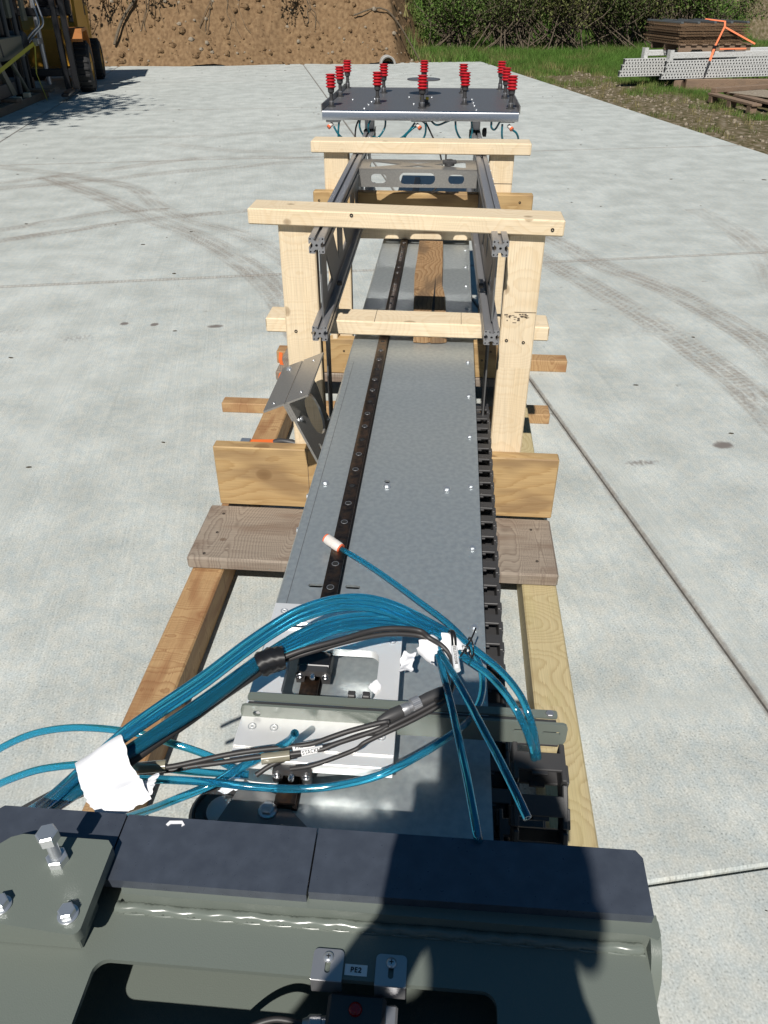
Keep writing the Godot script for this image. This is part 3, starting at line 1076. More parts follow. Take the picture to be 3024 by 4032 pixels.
func make_verge():
	structure("grass_verge", land_mesh(4.86, 16.0, -2.0, 24.0, 0.16, 0.16, -0.03), M.verge)
	structure("grass_slope", land_mesh(4.0, 4.9, 18.7, 24.0, 0.1, 0.1, -0.015), M.verge)
	var r := RandomNumberGenerator.new()
	r.seed = 33
	var patch := noise(0.55, 3, 71)
	var xs := []
	var cols := []
	var gx := []
	for k in 95000:
		var u := r.randf_range(3.4, 13.0)
		var v := r.randf_range(5.0, 24.0)
		if u < 4.95 and v < 18.75: continue
		var dens := patch.get_noise_2d(u, v) + (v - 12.0) * 0.075 + clampf(u - 5.6, 0.0, 1.0) * 0.2 - 0.28
		if v > 18.5 and u < 5.0: dens += (u - 4.2) * 0.5
		if r.randf() > clampf(0.32 + dens * 1.5, 0.02, 1.0):
			if r.randf() < 0.16 and gx.size() < 5000:
				var s := 0.012 + pow(r.randf(), 3.0) * 0.05
				gx.append(Transform3D(spin(r).scaled(Vector3(s, s, s)), on_land(u, v, -0.025)))
			continue
		var h := r.randf_range(0.04, 0.10) * (1.0 + clampf(v - 15.0, 0.0, 5.0) * 0.42)
		xs.append(Transform3D(Basis(Vector3.UP, r.randf() * TAU).scaled(Vector3(h, h, h)), on_land(u, v, -0.03)))
		var dry := clampf(0.45 - dens * 1.2 + r.randfn() * 0.25, 0.0, 1.0)
		var g := r.randf_range(0.65, 1.2)
		cols.append(Color(lerpf(0.075, 0.20, dry) * g, lerpf(0.15, 0.17, dry) * g, lerpf(0.025, 0.075, dry) * g))
	var o := scatter("grass", blade_mesh(9, 4, 0.38), M.grass, xs, cols)
	add_child(o)
	tag(o, "patchy short grass on the verge right of the concrete", "grass", "", "stuff")
	o = scatter("gravel", pebble(15).mesh(), M.stone, gx)
	add_child(o)
	tag(o, "loose pale gravel among the grass along the slab edge", "gravel", "", "stuff")

# ---------------------------------------------------------------- shrubs
func shrub(at_: Vector3, size: Vector3, leaves: int, col: Color, label: String, twigs: int, sd: int, leaf := 0.055):
	var r := RandomNumberGenerator.new()
	r.seed = sd
	var t := thing("shrub", label, "shrub", at_, 0.0, "shrubs on the slope")
	var b := mk()
	var ends := []
	for k in twigs:
		var a := r.randf() * TAU
		var e := Vector3(cos(a) * size.x * r.randf_range(0.15, 0.95), size.y * r.randf_range(0.5, 1.05), sin(a) * size.z * r.randf_range(0.15, 0.95))
		var m := e * 0.5 + Vector3(r.randfn() * 0.1, 0.12, r.randfn() * 0.1)
		b.tube(Mb.spline([Vector3(r.randfn() * size.x * 0.35, -0.05, r.randfn() * size.z * 0.25), m + Vector3(r.randfn() * 0.15, 0, 0), e], 4), PackedFloat32Array([0.018, 0.017, 0.015, 0.013, 0.011, 0.009, 0.007, 0.005, 0.003]), 5, false)
		ends.append([m, e])
		for j in 3:
			var s := m.lerp(e, r.randf())
			var f := s + Vector3(r.randfn() * 0.22, r.randf_range(-0.1, 0.3), r.randfn() * 0.22)
			b.tube(PackedVector3Array([s, (s + f) * 0.5 + Vector3(0, 0.03, 0), f]), 0.005, 4, false)
			ends.append([s, f])
	part("branches", b, M.bark, t)
	var xs := []
	var cols := []
	for k in leaves:
		var q: Array = ends[r.randi() % ends.size()]
		var p: Vector3 = q[0].lerp(q[1], r.randf_range(0.1, 1.1)) + Vector3(r.randfn(), r.randfn() * 0.8, r.randfn()) * (0.06 + 0.10 * r.randf())
		if p.y < 0.02: p.y = absf(p.y) + 0.02
		var s := leaf * r.randf_range(0.5, 1.3)
		xs.append(Transform3D(Basis.from_euler(Vector3(r.randf_range(-1.2, 1.2), r.randf() * TAU, r.randf_range(-1.0, 1.0))).scaled(Vector3(s, s, s)), p))
		var g := r.randf_range(0.55, 1.35)
		var d := 0.35 if r.randf() < 0.12 else 0.0
		cols.append(Color(lerpf(col.r, 0.16, d) * g, lerpf(col.g, 0.13, d) * g, lerpf(col.b, 0.06, d) * g))
	var l := scatter("foliage", leaf_mesh(), M.leaf, xs, cols)
	t.add_child(l)
	l.set_meta("kind", "stuff")

func make_shrubs():
	var dark := Color(0.05, 0.07, 0.018)
	var green := Color(0.065, 0.11, 0.022)
	var olive := Color(0.085, 0.095, 0.03)
	var spots := [
		[4.7, 20.6, Vector3(0.9, 1.2, 0.8), 3200, green, "bright green shrub at the right end of the earth bank", 12],
		[5.9, 20.2, Vector3(1.1, 1.5, 0.9), 4200, dark, "dark bushy shrub left of the rack beams", 16],
		[7.1, 20.0, Vector3(1.1, 1.6, 0.9), 4200, olive, "twiggy olive shrub just behind the left end of the rack beams", 18],
		[8.3, 20.4, Vector3(1.2, 1.6, 0.9), 4200, dark, "dark shrub rising behind the wire deck stack", 16],
		[9.6, 20.8, Vector3(1.2, 1.7, 1.0), 4200, olive, "olive shrub behind the right of the wire decks", 16],
		[10.9, 20.4, Vector3(1.2, 1.6, 1.0), 3800, green, "green shrub at the right edge behind the beams", 14],
		[6.4, 22.0, Vector3(1.4, 1.9, 1.0), 4200, olive, "tall thin-twigged shrub up the slope, left of the decks", 20],
		[8.8, 22.4, Vector3(1.6, 2.0, 1.0), 4200, olive, "tall shrub up the slope behind the wire decks", 18],
		[11.2, 22.4, Vector3(1.6, 2.0, 1.0), 3800, dark, "tall dark shrub up the slope at the far right", 16],
		[4.4, 22.0, Vector3(1.2, 1.6, 1.0), 3600, dark, "dark shrub on top of the bank's right end", 16],
		[3.0, 21.2, Vector3(0.8, 0.9, 0.7), 1600, olive, "low sparse shrub on the bank's lip near the grass", 10],
		[-6.0, 21.0, Vector3(1.2, 1.4, 0.8), 2600, dark, "dark shrub atop the bank behind the forklift", 12],
		[-3.6, 21.2, Vector3(1.3, 1.4, 0.8), 2600, green, "shrub atop the bank above the broken branch", 12],
		[-1.0, 21.2, Vector3(1.3, 1.2, 0.8), 2200, olive, "shrub atop the bank above the drain pipe", 12]]
	tree(Vector3(-8.9, -0.05, -5.6), Vector3(-7.6, 5.4, -6.0), Vector3(2.3, 1.8, 2.1), "broad tree at the yard's left edge, the nearer of two", 701)
	tree(Vector3(-10.2, -0.05, -9.2), Vector3(-8.7, 5.5, -9.6), Vector3(2.5, 1.8, 2.4), "broad tree at the yard's left edge, the farther of two", 702)
	for k in spots.size():
		var s: Array = spots[k]
		shrub(on_land(s[0], s[1]), s[2] * Vector3(1.35, 1.15, 1.1), int(s[3] * 1.5), s[4] * 1.25, s[5], s[6] * 3, 500 + k)

# trees outside the picture on the left, whose shade lies over the forklift
func tree(foot: Vector3, crown: Vector3, size: Vector3, label: String, sd: int):
	var r := RandomNumberGenerator.new()
	r.seed = sd
	var t := thing("tree", label, "tree", foot, 0.0, "trees left of the yard")
	var c := crown - foot
	var b := mk()
	b.tube(Mb.spline([Vector3(0, -0.2, 0), Vector3(0.05, 1.6, 0.05), c * 0.55 + Vector3(0, 0.8, 0), c], 6), PackedFloat32Array([0.24, 0.23, 0.22, 0.21, 0.20, 0.195, 0.19, 0.18, 0.17, 0.16, 0.15, 0.14, 0.13, 0.12, 0.10, 0.08, 0.06, 0.05, 0.03]), 9)
	part("trunk", b, M.bark, t)
	var xs := []
	var cols := []
	var limbs := []
	for k in 26:
		var d := Vector3(r.randfn(), r.randfn() * 0.8, r.randfn()).normalized()
		var e := c + d * size * r.randf_range(0.65, 1.0)
		var s := c * r.randf_range(0.55, 1.0) + Vector3(0, 0.2, 0)
		var m := (s + e) * 0.5 + Vector3(0, 0.2, 0)
		var lm := mk()
		lm.tube(Mb.spline([s, m, e], 4), PackedFloat32Array([0.07, 0.06, 0.05, 0.045, 0.04, 0.03, 0.022, 0.016, 0.01]), 6)
		part("limb", lm, M.bark, t)
		limbs.append([m, e])
	for k in 26000:
		var q: Array = limbs[r.randi() % limbs.size()]
		var p: Vector3 = q[0].lerp(q[1], r.randf_range(-0.2, 1.08)) + Vector3(r.randfn(), r.randfn(), r.randfn()) * 0.33
		var s := r.randf_range(0.09, 0.17)
		xs.append(Transform3D(Basis.from_euler(Vector3(r.randf_range(-1.0, 1.0), r.randf() * TAU, r.randf_range(-0.8, 0.8))).scaled(Vector3(s, s, s)), p))
		var g := r.randf_range(0.6, 1.3)
		cols.append(Color(0.05 * g, 0.085 * g, 0.02 * g))
	var l := scatter("foliage", leaf_mesh(), M.leaf, xs, cols)
	t.add_child(l)
	l.set_meta("kind", "stuff")

# ---------------------------------------------------------------- timber skid
func timber(called: String, lo: Vector3, hi: Vector3, m: Material, parent: Node, turn := Vector3.ZERO, ch := 0.0025, v := -1.0) -> MeshInstance3D:
	var b := mk(Transform3D(Basis.from_euler(turn), (lo + hi) * 0.5))
	var s := (hi - lo).abs()
	var w: float = [s.x, s.y, s.z].max()
	b.uo = Vector2(rng.randf() * 1.2, (v if v >= 0.0 else rng.randf_range(0.06, 0.22)))
	b.box(s, ch)
	return part(called, b, m, parent)

func screw(p: Vector3, dir: Vector3, parent: Node, r := 0.0042):
	var b := mk(aim(p, dir))
	b.lathe(PackedVector2Array([Vector2(r, -0.001), Vector2(r * 0.95, 0.0008), Vector2(r * 0.45, 0.0006), Vector2(r * 0.4, -0.002), Vector2(0.0, -0.002)]), 10)
	part("screw", b, M.black_steel, parent)

func make_skid():
	var t := thing("timber_skid", "timber shipping skid with tall post frames holding the machine", "skid")
	# long runners on the concrete
	timber("runner", Vector3(-0.634, 0.0, -3.35), Vector3(-0.549, 0.088, 0.35), M.pine_gold, t, Vector3.ZERO, 0.004, 0.13)
	timber("runner", Vector3(0.232, 0.0, -3.35), Vector3(0.320, 0.088, 0.35), M.pine_green, t, Vector3.ZERO, 0.004, 0.16)
	# cross blocks on the ground
	timber("cross_block", Vector3(-0.835, 0.0, -2.665), Vector3(-0.637, 0.040, -2.61), M.pine_gold, t)
	timber("cross_block", Vector3(-0.546, 0.0, -2.665), Vector3(0.229, 0.040, -2.61), M.pine_gold, t)
	timber("cross_block", Vector3(0.323, 0.0, -2.69), Vector3(0.412, 0.040, -2.61), M.pine_gold, t)
	timber("cross_block", Vector3(-0.715, 0.0, -3.16), Vector3(-0.637, 0.055, -3.09), M.pine_gold, t)
	timber("cross_block", Vector3(0.323, 0.0, -3.16), Vector3(0.53, 0.050, -3.09), M.pine_gold, t)
	# front plank and standing board
	timber("plank", Vector3(-0.643, 0.090, -1.795), Vector3(0.321, 0.1275, -1.545), M.plank_grey, t, Vector3.ZERO, 0.005, 0.14)
	var bd := timber("board", Vector3(-0.616, 0.1285, -1.834), Vector3(0.325, 0.318, -1.797), M.board_brown, t, Vector3.ZERO, 0.003, 0.08)
	bd.set_meta("label", "upright brown-stained board with round knots")
	# rear plank and boards
	timber("plank", Vector3(-0.64, 0.090, -2.96), Vector3(0.32, 0.1275, -2.72), M.plank_grey, t, Vector3.ZERO, 0.004, 0.12)
	timber("board", Vector3(-0.52, 0.129, -2.757), Vector3(0.215, 0.268, -2.722), M.board_brown, t, Vector3.ZERO, 0.003, 0.16)
	# front frame
	var z0 := -1.836
	var z1 := -1.874
	timber("post", Vector3(-0.395, 0.1285, z1), Vector3(-0.308, 0.902, z0), M.spruce, t, Vector3(0, 0, 0.004), 0.003, 0.12)
	timber("post", Vector3(0.141, 0.1285, z1), Vector3(0.225, 0.889, z0), M.spruce_b, t, Vector3(0, 0, 0.0), 0.003, 0.13)
	timber("top_beam", Vector3(-0.461, 0.8965, -1.905), Vector3(0.263, 0.9325, -1.816), M.spruce, t, Vector3(0, 0, -0.019), 0.003, 0.18)
	timber("lower_beam", Vector3(-0.456, 0.6185, -1.965), Vector3(0.266, 0.6555, -1.876), M.spruce_b, t, Vector3(0, 0, -0.004), 0.003, 0.10)
	# rear frame
	timber("post", Vector3(-0.424, 0.1285, -2.808), Vector3(-0.341, 0.902, -2.768), M.spruce, t, Vector3.ZERO, 0.003, 0.16)
	timber("post", Vector3(0.127, 0.1285, -2.808), Vector3(0.208, 0.902, -2.768), M.spruce_b, t, Vector3.ZERO, 0.003, 0.12)
	timber("backing_strip", Vector3(-0.412, 0.1285, -2.766), Vector3(-0.394, 0.61, -2.724), M.spruce_b, t, Vector3(0, 0, 0.012), 0.002)
	timber("top_beam", Vector3(-0.463, 0.903, -2.835), Vector3(0.259, 0.939, -2.746), M.spruce, t, Vector3.ZERO, 0.003, 0.17)
	timber("side_beam", Vector3(-0.46, 0.733, -2.766), Vector3(0.279, 0.786, -2.729), M.board_brown, t, Vector3.ZERO, 0.003, 0.15)
	timber("lower_beam", Vector3(-0.45, 0.612, -2.90), Vector3(0.27, 0.649, -2.811), M.spruce_b, t, Vector3.ZERO, 0.003, 0.11)
	for p in [[-0.370, 0.640, z0], [-0.327, 0.637, z0], [0.158, 0.632, z0], [0.200, 0.628, z0], [0.236, 0.905, -1.8155], [-0.22, 0.928, -1.8155]]:
		screw(Vector3(p[0], p[1], p[2] + 0.0005), Vector3.BACK, t)
	for p in [[-0.37, 0.22], [-0.355, 0.29], [0.15, 0.20], [0.18, 0.235], [-0.43, 0.2]]:
		screw(Vector3(p[0], p[1], -2.7675 if p[1] > 0.28 else -2.7215), Vector3.BACK, t)
	for p in [[0.236, -2.728, 0.762], [-0.44, -2.728, 0.757]]:
		screw(Vector3(p[0], p[2], p[1] - 0.0005), Vector3.BACK, t)
	# pencil lines, a drying check and an ink smudge
	for q in [[Vector3(-0.3545, 0.222, -1.7963), Vector3(0.0012, 0.186, 0.0006)], [Vector3(-0.175, 0.6561, -1.92), Vector3(0.0014, 0.0006, 0.088)], [Vector3(0.045, 0.6556, -1.92), Vector3(0.0011, 0.0006, 0.088)], [Vector3(0.197, 0.705, -1.8355), Vector3(0.052, 0.0013, 0.0006)], [Vector3(0.172, 0.8125, -2.7675), Vector3(0.07, 0.002, 0.0006)]]:
		var pl := mk(at(q[0]))
		pl.box(q[1])
		part("mark", pl, M.mark, t)
	var sm := RandomNumberGenerator.new()
	sm.seed = 4
	for k in 26:
		var pl := mk(at(Vector3(0.150 + sm.randf() * 0.055, 0.694 + sm.randfn() * 0.006, -1.8354)))
		pl.box(Vector3(0.003 + sm.randf() * 0.006, 0.001 + sm.randf() * 0.002, 0.0004))
		part("ink_smudge", pl, M.mark, t)
	# lag screws on the plank
	for p in [[-0.60, -1.565], [-0.595, -1.75], [0.27, -1.60], [-0.59, -1.66], [0.265, -1.74]]:
		screw(Vector3(p[0], 0.1277, p[1]), Vector3.UP, t, 0.004)

	# loose things lying on the skid
	var pb := thing("pallet_board", "weathered brown pallet board wedged on the track under the lower beam", "board", Vector3(-0.033, 0.0, -1.88), 0.0)
	var outl := pts([-0.042, 0.0, -0.012, -0.004, 0.0, 0.003, 0.004, -0.003, 0.030, -0.001, 0.043, 0.006, 0.040, 0.10, 0.036, 0.30, 0.024, 0.42, 0.020, 0.80, 0.018, 0.90, -0.064, 0.90, -0.063, 0.5, -0.051, 0.2])
	var b := mk(flat(Vector3(-0.0, 0.6102, 0.0)))
	b.uo = Vector2(0.2, 0.13)
	var sh := PackedVector2Array()
	for q in outl: sh.append(Vector2(q.x, q.y))
	b.prism(sh, 0.0155)
	# grain runs lengthwise
	for k in b.T.size(): b.T[k] = Vector2(b.T[k].y, b.T[k].x)
	part("plank", b, M.pallet_wood, pb)
	var split := mk(flat(Vector3(0.003, 0.6185, 0.0)))
	split.prism(pts([-0.004, 0.0, 0.002, 0.0, 0.004, 0.2, 0.0, 0.5, -0.004, 0.2]), 0.0012)
	part("crack", split, M.hole, pb)

	# ratchet strap at the far left foot of the frame
	var rs := thing("ratchet_strap", "orange ratchet strap with black lever on left skid runner", "strap")
	var ob := mk()
	var strip := func(bb: Mb, path: Array, wdir: Vector3, w: float):
		for k in path.size() - 1:
			var d: Vector3 = path[k + 1] - path[k]
			var n := d.cross(wdir).normalized()
			if n.y < 0: n = -n
			for s in [0.0006, -0.0006]:
				bb.quad(path[k] - wdir * w / 2 + n * s, path[k] + wdir * w / 2 + n * s, path[k + 1] + wdir * w / 2 + n * s, path[k + 1] - wdir * w / 2 + n * s, n * signf(s))
	strip.call(ob, [Vector3(-0.640, 0.02, -2.16), Vector3(-0.640, 0.085, -2.165), Vector3(-0.625, 0.128, -2.165), Vector3(-0.535, 0.131, -2.168)], Vector3(0, 0, 1), 0.025)
	strip.call(ob, [Vector3(-0.450, 0.512, -2.0), Vector3(-0.453, 0.490, -2.0), Vector3(-0.450, 0.475, -2.0)], Vector3(0.9, 0, 0.4), 0.012)
	strip.call(ob, [Vector3(-0.446, 0.455, -2.0), Vector3(-0.455, 0.450, -1.99), Vector3(-0.460, 0.425, -1.98)], Vector3(0.5, 0, 0.8), 0.014)
	part("webbing", ob, M.orange_strap, rs)
	var lv := mk()
	lv.tube(Mb.spline([Vector3(-0.535, 0.128, -2.168), Vector3(-0.50, 0.135, -2.165), Vector3(-0.455, 0.128, -2.16)], 4), PackedFloat32Array([0.008, 0.010, 0.011, 0.010, 0.008, 0.010, 0.012, 0.010, 0.006]), 8)
	part("lever", lv, M.plastic, rs)
	part("buckle", block(Vector3(-0.645, 0.118, -2.18), Vector3(-0.612, 0.134, -2.15), 0.002), M.zinc, rs)

# ---------------------------------------------------------------- linear machine
func slot(w: float, h: float, c: Vector2, n := 6) -> PackedVector2Array:
	return rounded(w, h, h * 0.5 - 0.00005, n, c)

func make_track():
	var t := thing("linear_track", "long grey sheet-metal track with a black guide rail and cable chain", "machine")
	# bed plate with slots; outline in (x, -z)
	var holes := [slot(0.023, 0.0085, Vector2(-0.177, 0.899)), slot(0.023, 0.0085, Vector2(-0.120, 0.900)), circle(0.0055, 10, Vector2(-0.0905, 1.207))]
	var b := mk(flat(Vector3(0, 0.598, 0)))
	b.prism(pts([-0.165, 0.40, 0.079, 0.40, 0.079, 4.0, -0.2255, 4.0, -0.2255, 0.540, -0.165, 0.535]), 0.004, holes)
	# rolled left edge and flange
	b.X = Transform3D.IDENTITY
	var last := Vector3(-0.2255, 0.600, 0)
	var pn := Vector3.UP
	for k in range(1, 6):
		var a := PI / 2 * k / 5
		var n := Vector3(-sin(a), cos(a), 0)
		var p := Vector3(-0.2255, 0.5935, 0) + n * 0.0065
		b.tri(last + Vector3(0, 0, -0.54), p + Vector3(0, 0, -0.54), p + Vector3(0, 0, -4.0), pn, n, n)
		b.tri(last + Vector3(0, 0, -0.54), p + Vector3(0, 0, -4.0), last + Vector3(0, 0, -4.0), pn, n, pn)
		last = p
		pn = n
	part("bed_plate", b, M.sheet, t)
	var fl := mk(at(Vector3(-0.2305, 0.5585, -2.27)))
	fl.box(Vector3(0.003, 0.07, 3.46), 0.0005)
	part("flange", fl, M.sheet, t)
	# bent line along the left edge, scribed
	var ln := mk(at(Vector3(-0.2145, 0.6003, -1.25)))
	ln.box(Vector3(0.0007, 0.0006, 1.0), 0.0)
	part("scribed_line", ln, M.dark_plate, t)
	# structure under the plate
	part("beam", block(Vector3(-0.205, 0.30, -4.0), Vector3(0.045, 0.555, -0.45), 0.004), M.body, t)
	for z in [-0.75, -1.67, -2.84]: part("foot", block(Vector3(-0.19, 0.128, z - 0.06), Vector3(0.03, 0.302, z + 0.06), 0.004), M.body, t)
	# guide rail with counterbored holes
	var r := mk()
	r.X = Transform3D(Basis.IDENTITY, Vector3(-0.1515, 0.6, -2.2))
	var prof := pts([-0.0125, 0.0, 0.0125, 0.0, 0.0125, 0.0035, 0.0085, 0.0055, 0.0085, 0.0085, 0.0118, 0.0105, 0.0118, 0.0125, 0.0106, 0.0135, -0.0106, 0.0135, -0.0118, 0.0125, -0.0118, 0.0105, -0.0085, 0.0085, -0.0085, 0.0055, -0.0125, 0.0035])
	r.prism(prof, 3.38)
	var rail := part("guide_rail", r, M.rail_steel, t)
	var edge := mk(at(Vector3(-0.1515, 0.6012, -2.2)))
	edge.box(Vector3(0.028, 0.0024, 3.38), 0.0005)
	part("rail_base", edge, M.black_steel, rail)
	for k in 48:
		var z := -0.595 - 0.0571 * k - 0.0005
		var x := at(Vector3(-0.1515, 0.6136, z))
		var ring := mk(x)
		ring.lathe(PackedVector2Array([Vector2(0.0058, 0.0), Vector2(0.0056, 0.0004), Vector2(0.0050, 0.0003), Vector2(0.0049, -0.003), Vector2(0.0026, -0.003), Vector2(0.0025, -0.006), Vector2(0.0, -0.006)]), 14)
		var o := part("screw_hole", ring, M.stainless if k % 3 != 1 else M.black_steel, rail)
		var dk := mk(at(Vector3(-0.1515, 0.6138, z)))
		dk.lathe(PackedVector2Array([Vector2(0.0049, 0.0), Vector2(0.0, 0.0003)]), 12)
		part("screw_hole", dk, M.hole, rail)
	# plate bolts
	for z in [-0.823, -1.012, -1.2005, -1.390, -1.578, -1.767, -1.956, -2.150, -2.345, -2.54, -2.73]: bolt(t, Vector3(0.064, 0.6005, z), Vector3.UP, 0.0078)
	for p in [[-0.204, -1.191], [-0.090, -1.189], [0.020, -1.187]]: bolt(t, Vector3(p[0], 0.6005, p[1]), Vector3.UP, 0.0095)
	for z in [-1.065, -1.172]: bolt(t, Vector3(-0.232, 0.582, z), Vector3.LEFT, 0.009)
	make_carriage(t)
	make_chain(t)
	# idler hub at the near end
	var hub := mk(at(Vector3(-0.2242, 0.575, -0.514)))
	hub.lathe(PackedVector2Array([Vector2(0.036, -0.02), Vector2(0.040, -0.016), Vector2(0.040, 0.006), Vector2(0.036, 0.010), Vector2(0.034, 0.010), Vector2(0.033, 0.006), Vector2(0.022, 0.005), Vector2(0.021, 0.010), Vector2(0.0, 0.010)]), 32)
	var hb := part("idler_wheel", hub, M.plastic, t)
	var capm := mk(at(Vector3(-0.2242, 0.5855, -0.514)))
	capm.lathe(PackedVector2Array([Vector2(0.0195, -0.003), Vector2(0.0195, 0.0005), Vector2(0.018, 0.0015), Vector2(0, 0.0015)]), 24)
	part("hub_cap", capm, M.stainless, hb)
	var arm := mk(flat(Vector3(0, 0.5965, 0)))
	arm.prism(pts([-0.205, 0.545, -0.19, 0.535, -0.165, 0.528, -0.118, 0.485, -0.118, 0.44, -0.24, 0.44]), 0.012)
	part("wheel_arm", arm, M.dark_plate, t)
	bolt(t, Vector3(-0.1702, 0.603, -0.506), Vector3.UP, 0.014)
	# paper left on the plate corner
	# cut away brighter sheet by the wheel
	part("corner_plate", block(Vector3(-0.2255, 0.6004, -0.575), Vector3(-0.166, 0.6022, -0.541), 0.0006), M.milled, t)

func make_carriage(t: Node3D):
	# milled carriage plate, outline (x, -z)
	var y := 0.6405
	var c := part("carriage_plate", (func():
		var b := mk(flat(Vector3(0, y - 0.006, 0)))
		var win := rounded(0.117, 0.088, 0.014, 6, Vector2(-0.1215, 0.681))
		var outer := pts([-0.2195, 0.562, -0.034, 0.562, -0.036, 0.762, -0.2155, 0.762])
		b.prism(outer, 0.012, [win])
		return b).call(), M.milled, t)
	part("step_bar", block(Vector3(-0.2165, 0.6425, -0.802), Vector3(-0.037, 0.6475, -0.7625), 0.0008), M.milled, c)
	part("front_lip", block(Vector3(-0.2195, 0.622, -0.5615), Vector3(-0.034, 0.6385, -0.545), 0.0008), M.milled, c)
	for p in [[-0.201, -0.785], [-0.048, -0.783], [-0.203, -0.590], [-0.177, -0.590], [-0.050, -0.586], [-0.048, -0.745]]:
		var b := mk(at(Vector3(p[0], 0.6408 if p[1] > -0.76 else 0.6478, p[1])))
		b.lathe(PackedVector2Array([Vector2(0.0052, 0.0), Vector2(0.0050, 0.0006), Vector2(0.0040, 0.0005), Vector2(0.0038, -0.001), Vector2(0.0016, -0.001), Vector2(0.0015, 0.0004), Vector2(0, 0.0004)]), 14)
		part("cap_screw", b, M.zinc, c)
	var pin := mk(at(Vector3(-0.167, 0.6475, -0.777)))
	pin.lathe(PackedVector2Array([Vector2(0.0042, 0.0), Vector2(0.0042, 0.004), Vector2(0.0034, 0.005), Vector2(0, 0.005)]), 14)
	part("dowel", pin, M.zinc, c)
	# bearing blocks on the rail
	for q in [[-0.712, 1.0], [-0.560, -1.0]]:
		var z: float = q[0]
		var blk := mk(at(Vector3(-0.1475, 0.622, z - 0.012)))
		blk.box(Vector3(0.043, 0.024, 0.05), 0.002)
		var bb := part("bearing_block", blk, M.black_steel, t)
		var endc := mk(Transform3D(Basis.IDENTITY, Vector3(-0.1475, 0.623, z + 0.018)))
		endc.prism(pts([-0.022, -0.011, -0.012, -0.011, -0.010, 0.002, 0.010, 0.002, 0.012, -0.011, 0.022, -0.011, 0.022, 0.006, 0.018, 0.011, -0.018, 0.011, -0.022, 0.006]), 0.010)
		part("end_seal", endc, M.plastic, bb)
		for sx in [-0.0165, 0.0165]:
			var sc := mk(aim(Vector3(-0.1475 + sx, 0.6255, z + 0.023), Vector3(0, 0.0, 1)))
			sc.lathe(PackedVector2Array([Vector2(0.0046, 0.0), Vector2(0.0046, 0.002), Vector2(0.0040, 0.0026), Vector2(0.0026, 0.0026), Vector2(0.0025, 0.0012), Vector2(0, 0.0012)]), 14)
			part("cap_screw", sc, M.bright, bb)
		var gn := mk(aim(Vector3(-0.1475, 0.6275, z + 0.023), Vector3(0.15, 0.45, 1.0)))
		gn.lathe(PackedVector2Array([Vector2(0.0032, 0.0), Vector2(0.0032, 0.004), Vector2(0.0022, 0.005), Vector2(0.0022, 0.007), Vector2(0.0036, 0.009), Vector2(0.0030, 0.012), Vector2(0.0014, 0.014), Vector2(0, 0.014)]), 12)
		part("grease_nipple", gn, M.bright, bb)
	# small sensor clamp by the bracket
	var cl := part("sensor_clamp", block(Vector3(-0.0976, 0.6408, -0.632), Vector3(-0.0696, 0.6508, -0.6205), 0.001), M.plastic, t)
	for x in [-0.094, -0.0765]: part("clamp_jaw", block(Vector3(x, 0.650, -0.636), Vector3(x + 0.009, 0.662, -0.627), 0.0012), M.plastic, cl)
	var cs := mk(at(Vector3(-0.0825, 0.651, -0.6255)))
	cs.lathe(PackedVector2Array([Vector2(0.003, 0.0), Vector2(0.0027, 0.0012), Vector2(0, 0.0014)]), 10)
	part("screw", cs, M.bright, cl)
	# painted cross bracket: upright face and a narrow top flange behind it
	var br := Mb.new()
	br.X = Transform3D(Basis.IDENTITY, Vector3(-0.030, 0.6425, -0.6060))
	br.prism(pts([-0.189, -0.010, -0.187, -0.0155, -0.183, -0.0175, -0.135, -0.0175, -0.135, 0.0175, -0.183, 0.0175, -0.187, 0.0155, -0.189, 0.010]), 0.0035, [circle(0.0046, 12, Vector2(-0.170, 0.004))])
	br.prism(pts([-0.135, -0.0175, -0.05, -0.0175, -0.05, 0.0175, -0.135, 0.0175]), 0.0035, [circle(0.0052, 12, Vector2(-0.092, -0.012))])
	br.prism(pts([-0.05, -0.0175, 0.125, -0.0175, 0.125, 0.0175, -0.05, 0.0175]), 0.0035)
	br.prism(pts([0.125, -0.0175, 0.159, -0.0175, 0.159, 0.0175, 0.125, 0.0175]), 0.0035, [slot(0.021, 0.0052, Vector2(0.142, 0.003))])
	br.prism(pts([0.159, -0.0175, 0.188, -0.0175, 0.192, -0.0155, 0.194, -0.010, 0.194, 0.010, 0.192, 0.0155, 0.188, 0.0175, 0.159, 0.0175]), 0.0035, [slot(0.021, 0.0052, Vector2(0.176, 0.002))])
	var bk := part("cross_bracket", br, M.paint, t)
	var top := mk(flat(Vector3(-0.030, 0.6578, -0.6205)))
	top.prism(rounded(0.366, 0.011, 0.003, 3), 0.003)
	part("bracket_flange", top, M.paint, bk)
	var rub := mk(at(Vector3(-0.030, 0.6545, -0.6110)))
	rub.box(Vector3(0.362, 0.006, 0.0055), 0.0005)
	part("edge_gasket", rub, M.plastic, bk)
	for x in [0.110, 0.144]:
		var nut := hexhead(at(Vector3(x - 0.0, 0.6595, -0.6195)), 0.0085, 0.003)
		part("nut", nut, M.stainless, bk)
	part("spacer", block(Vector3(0.012, 0.618, -0.612), Vector3(0.028, 0.632, -0.609), 0.001), M.black_steel, bk)

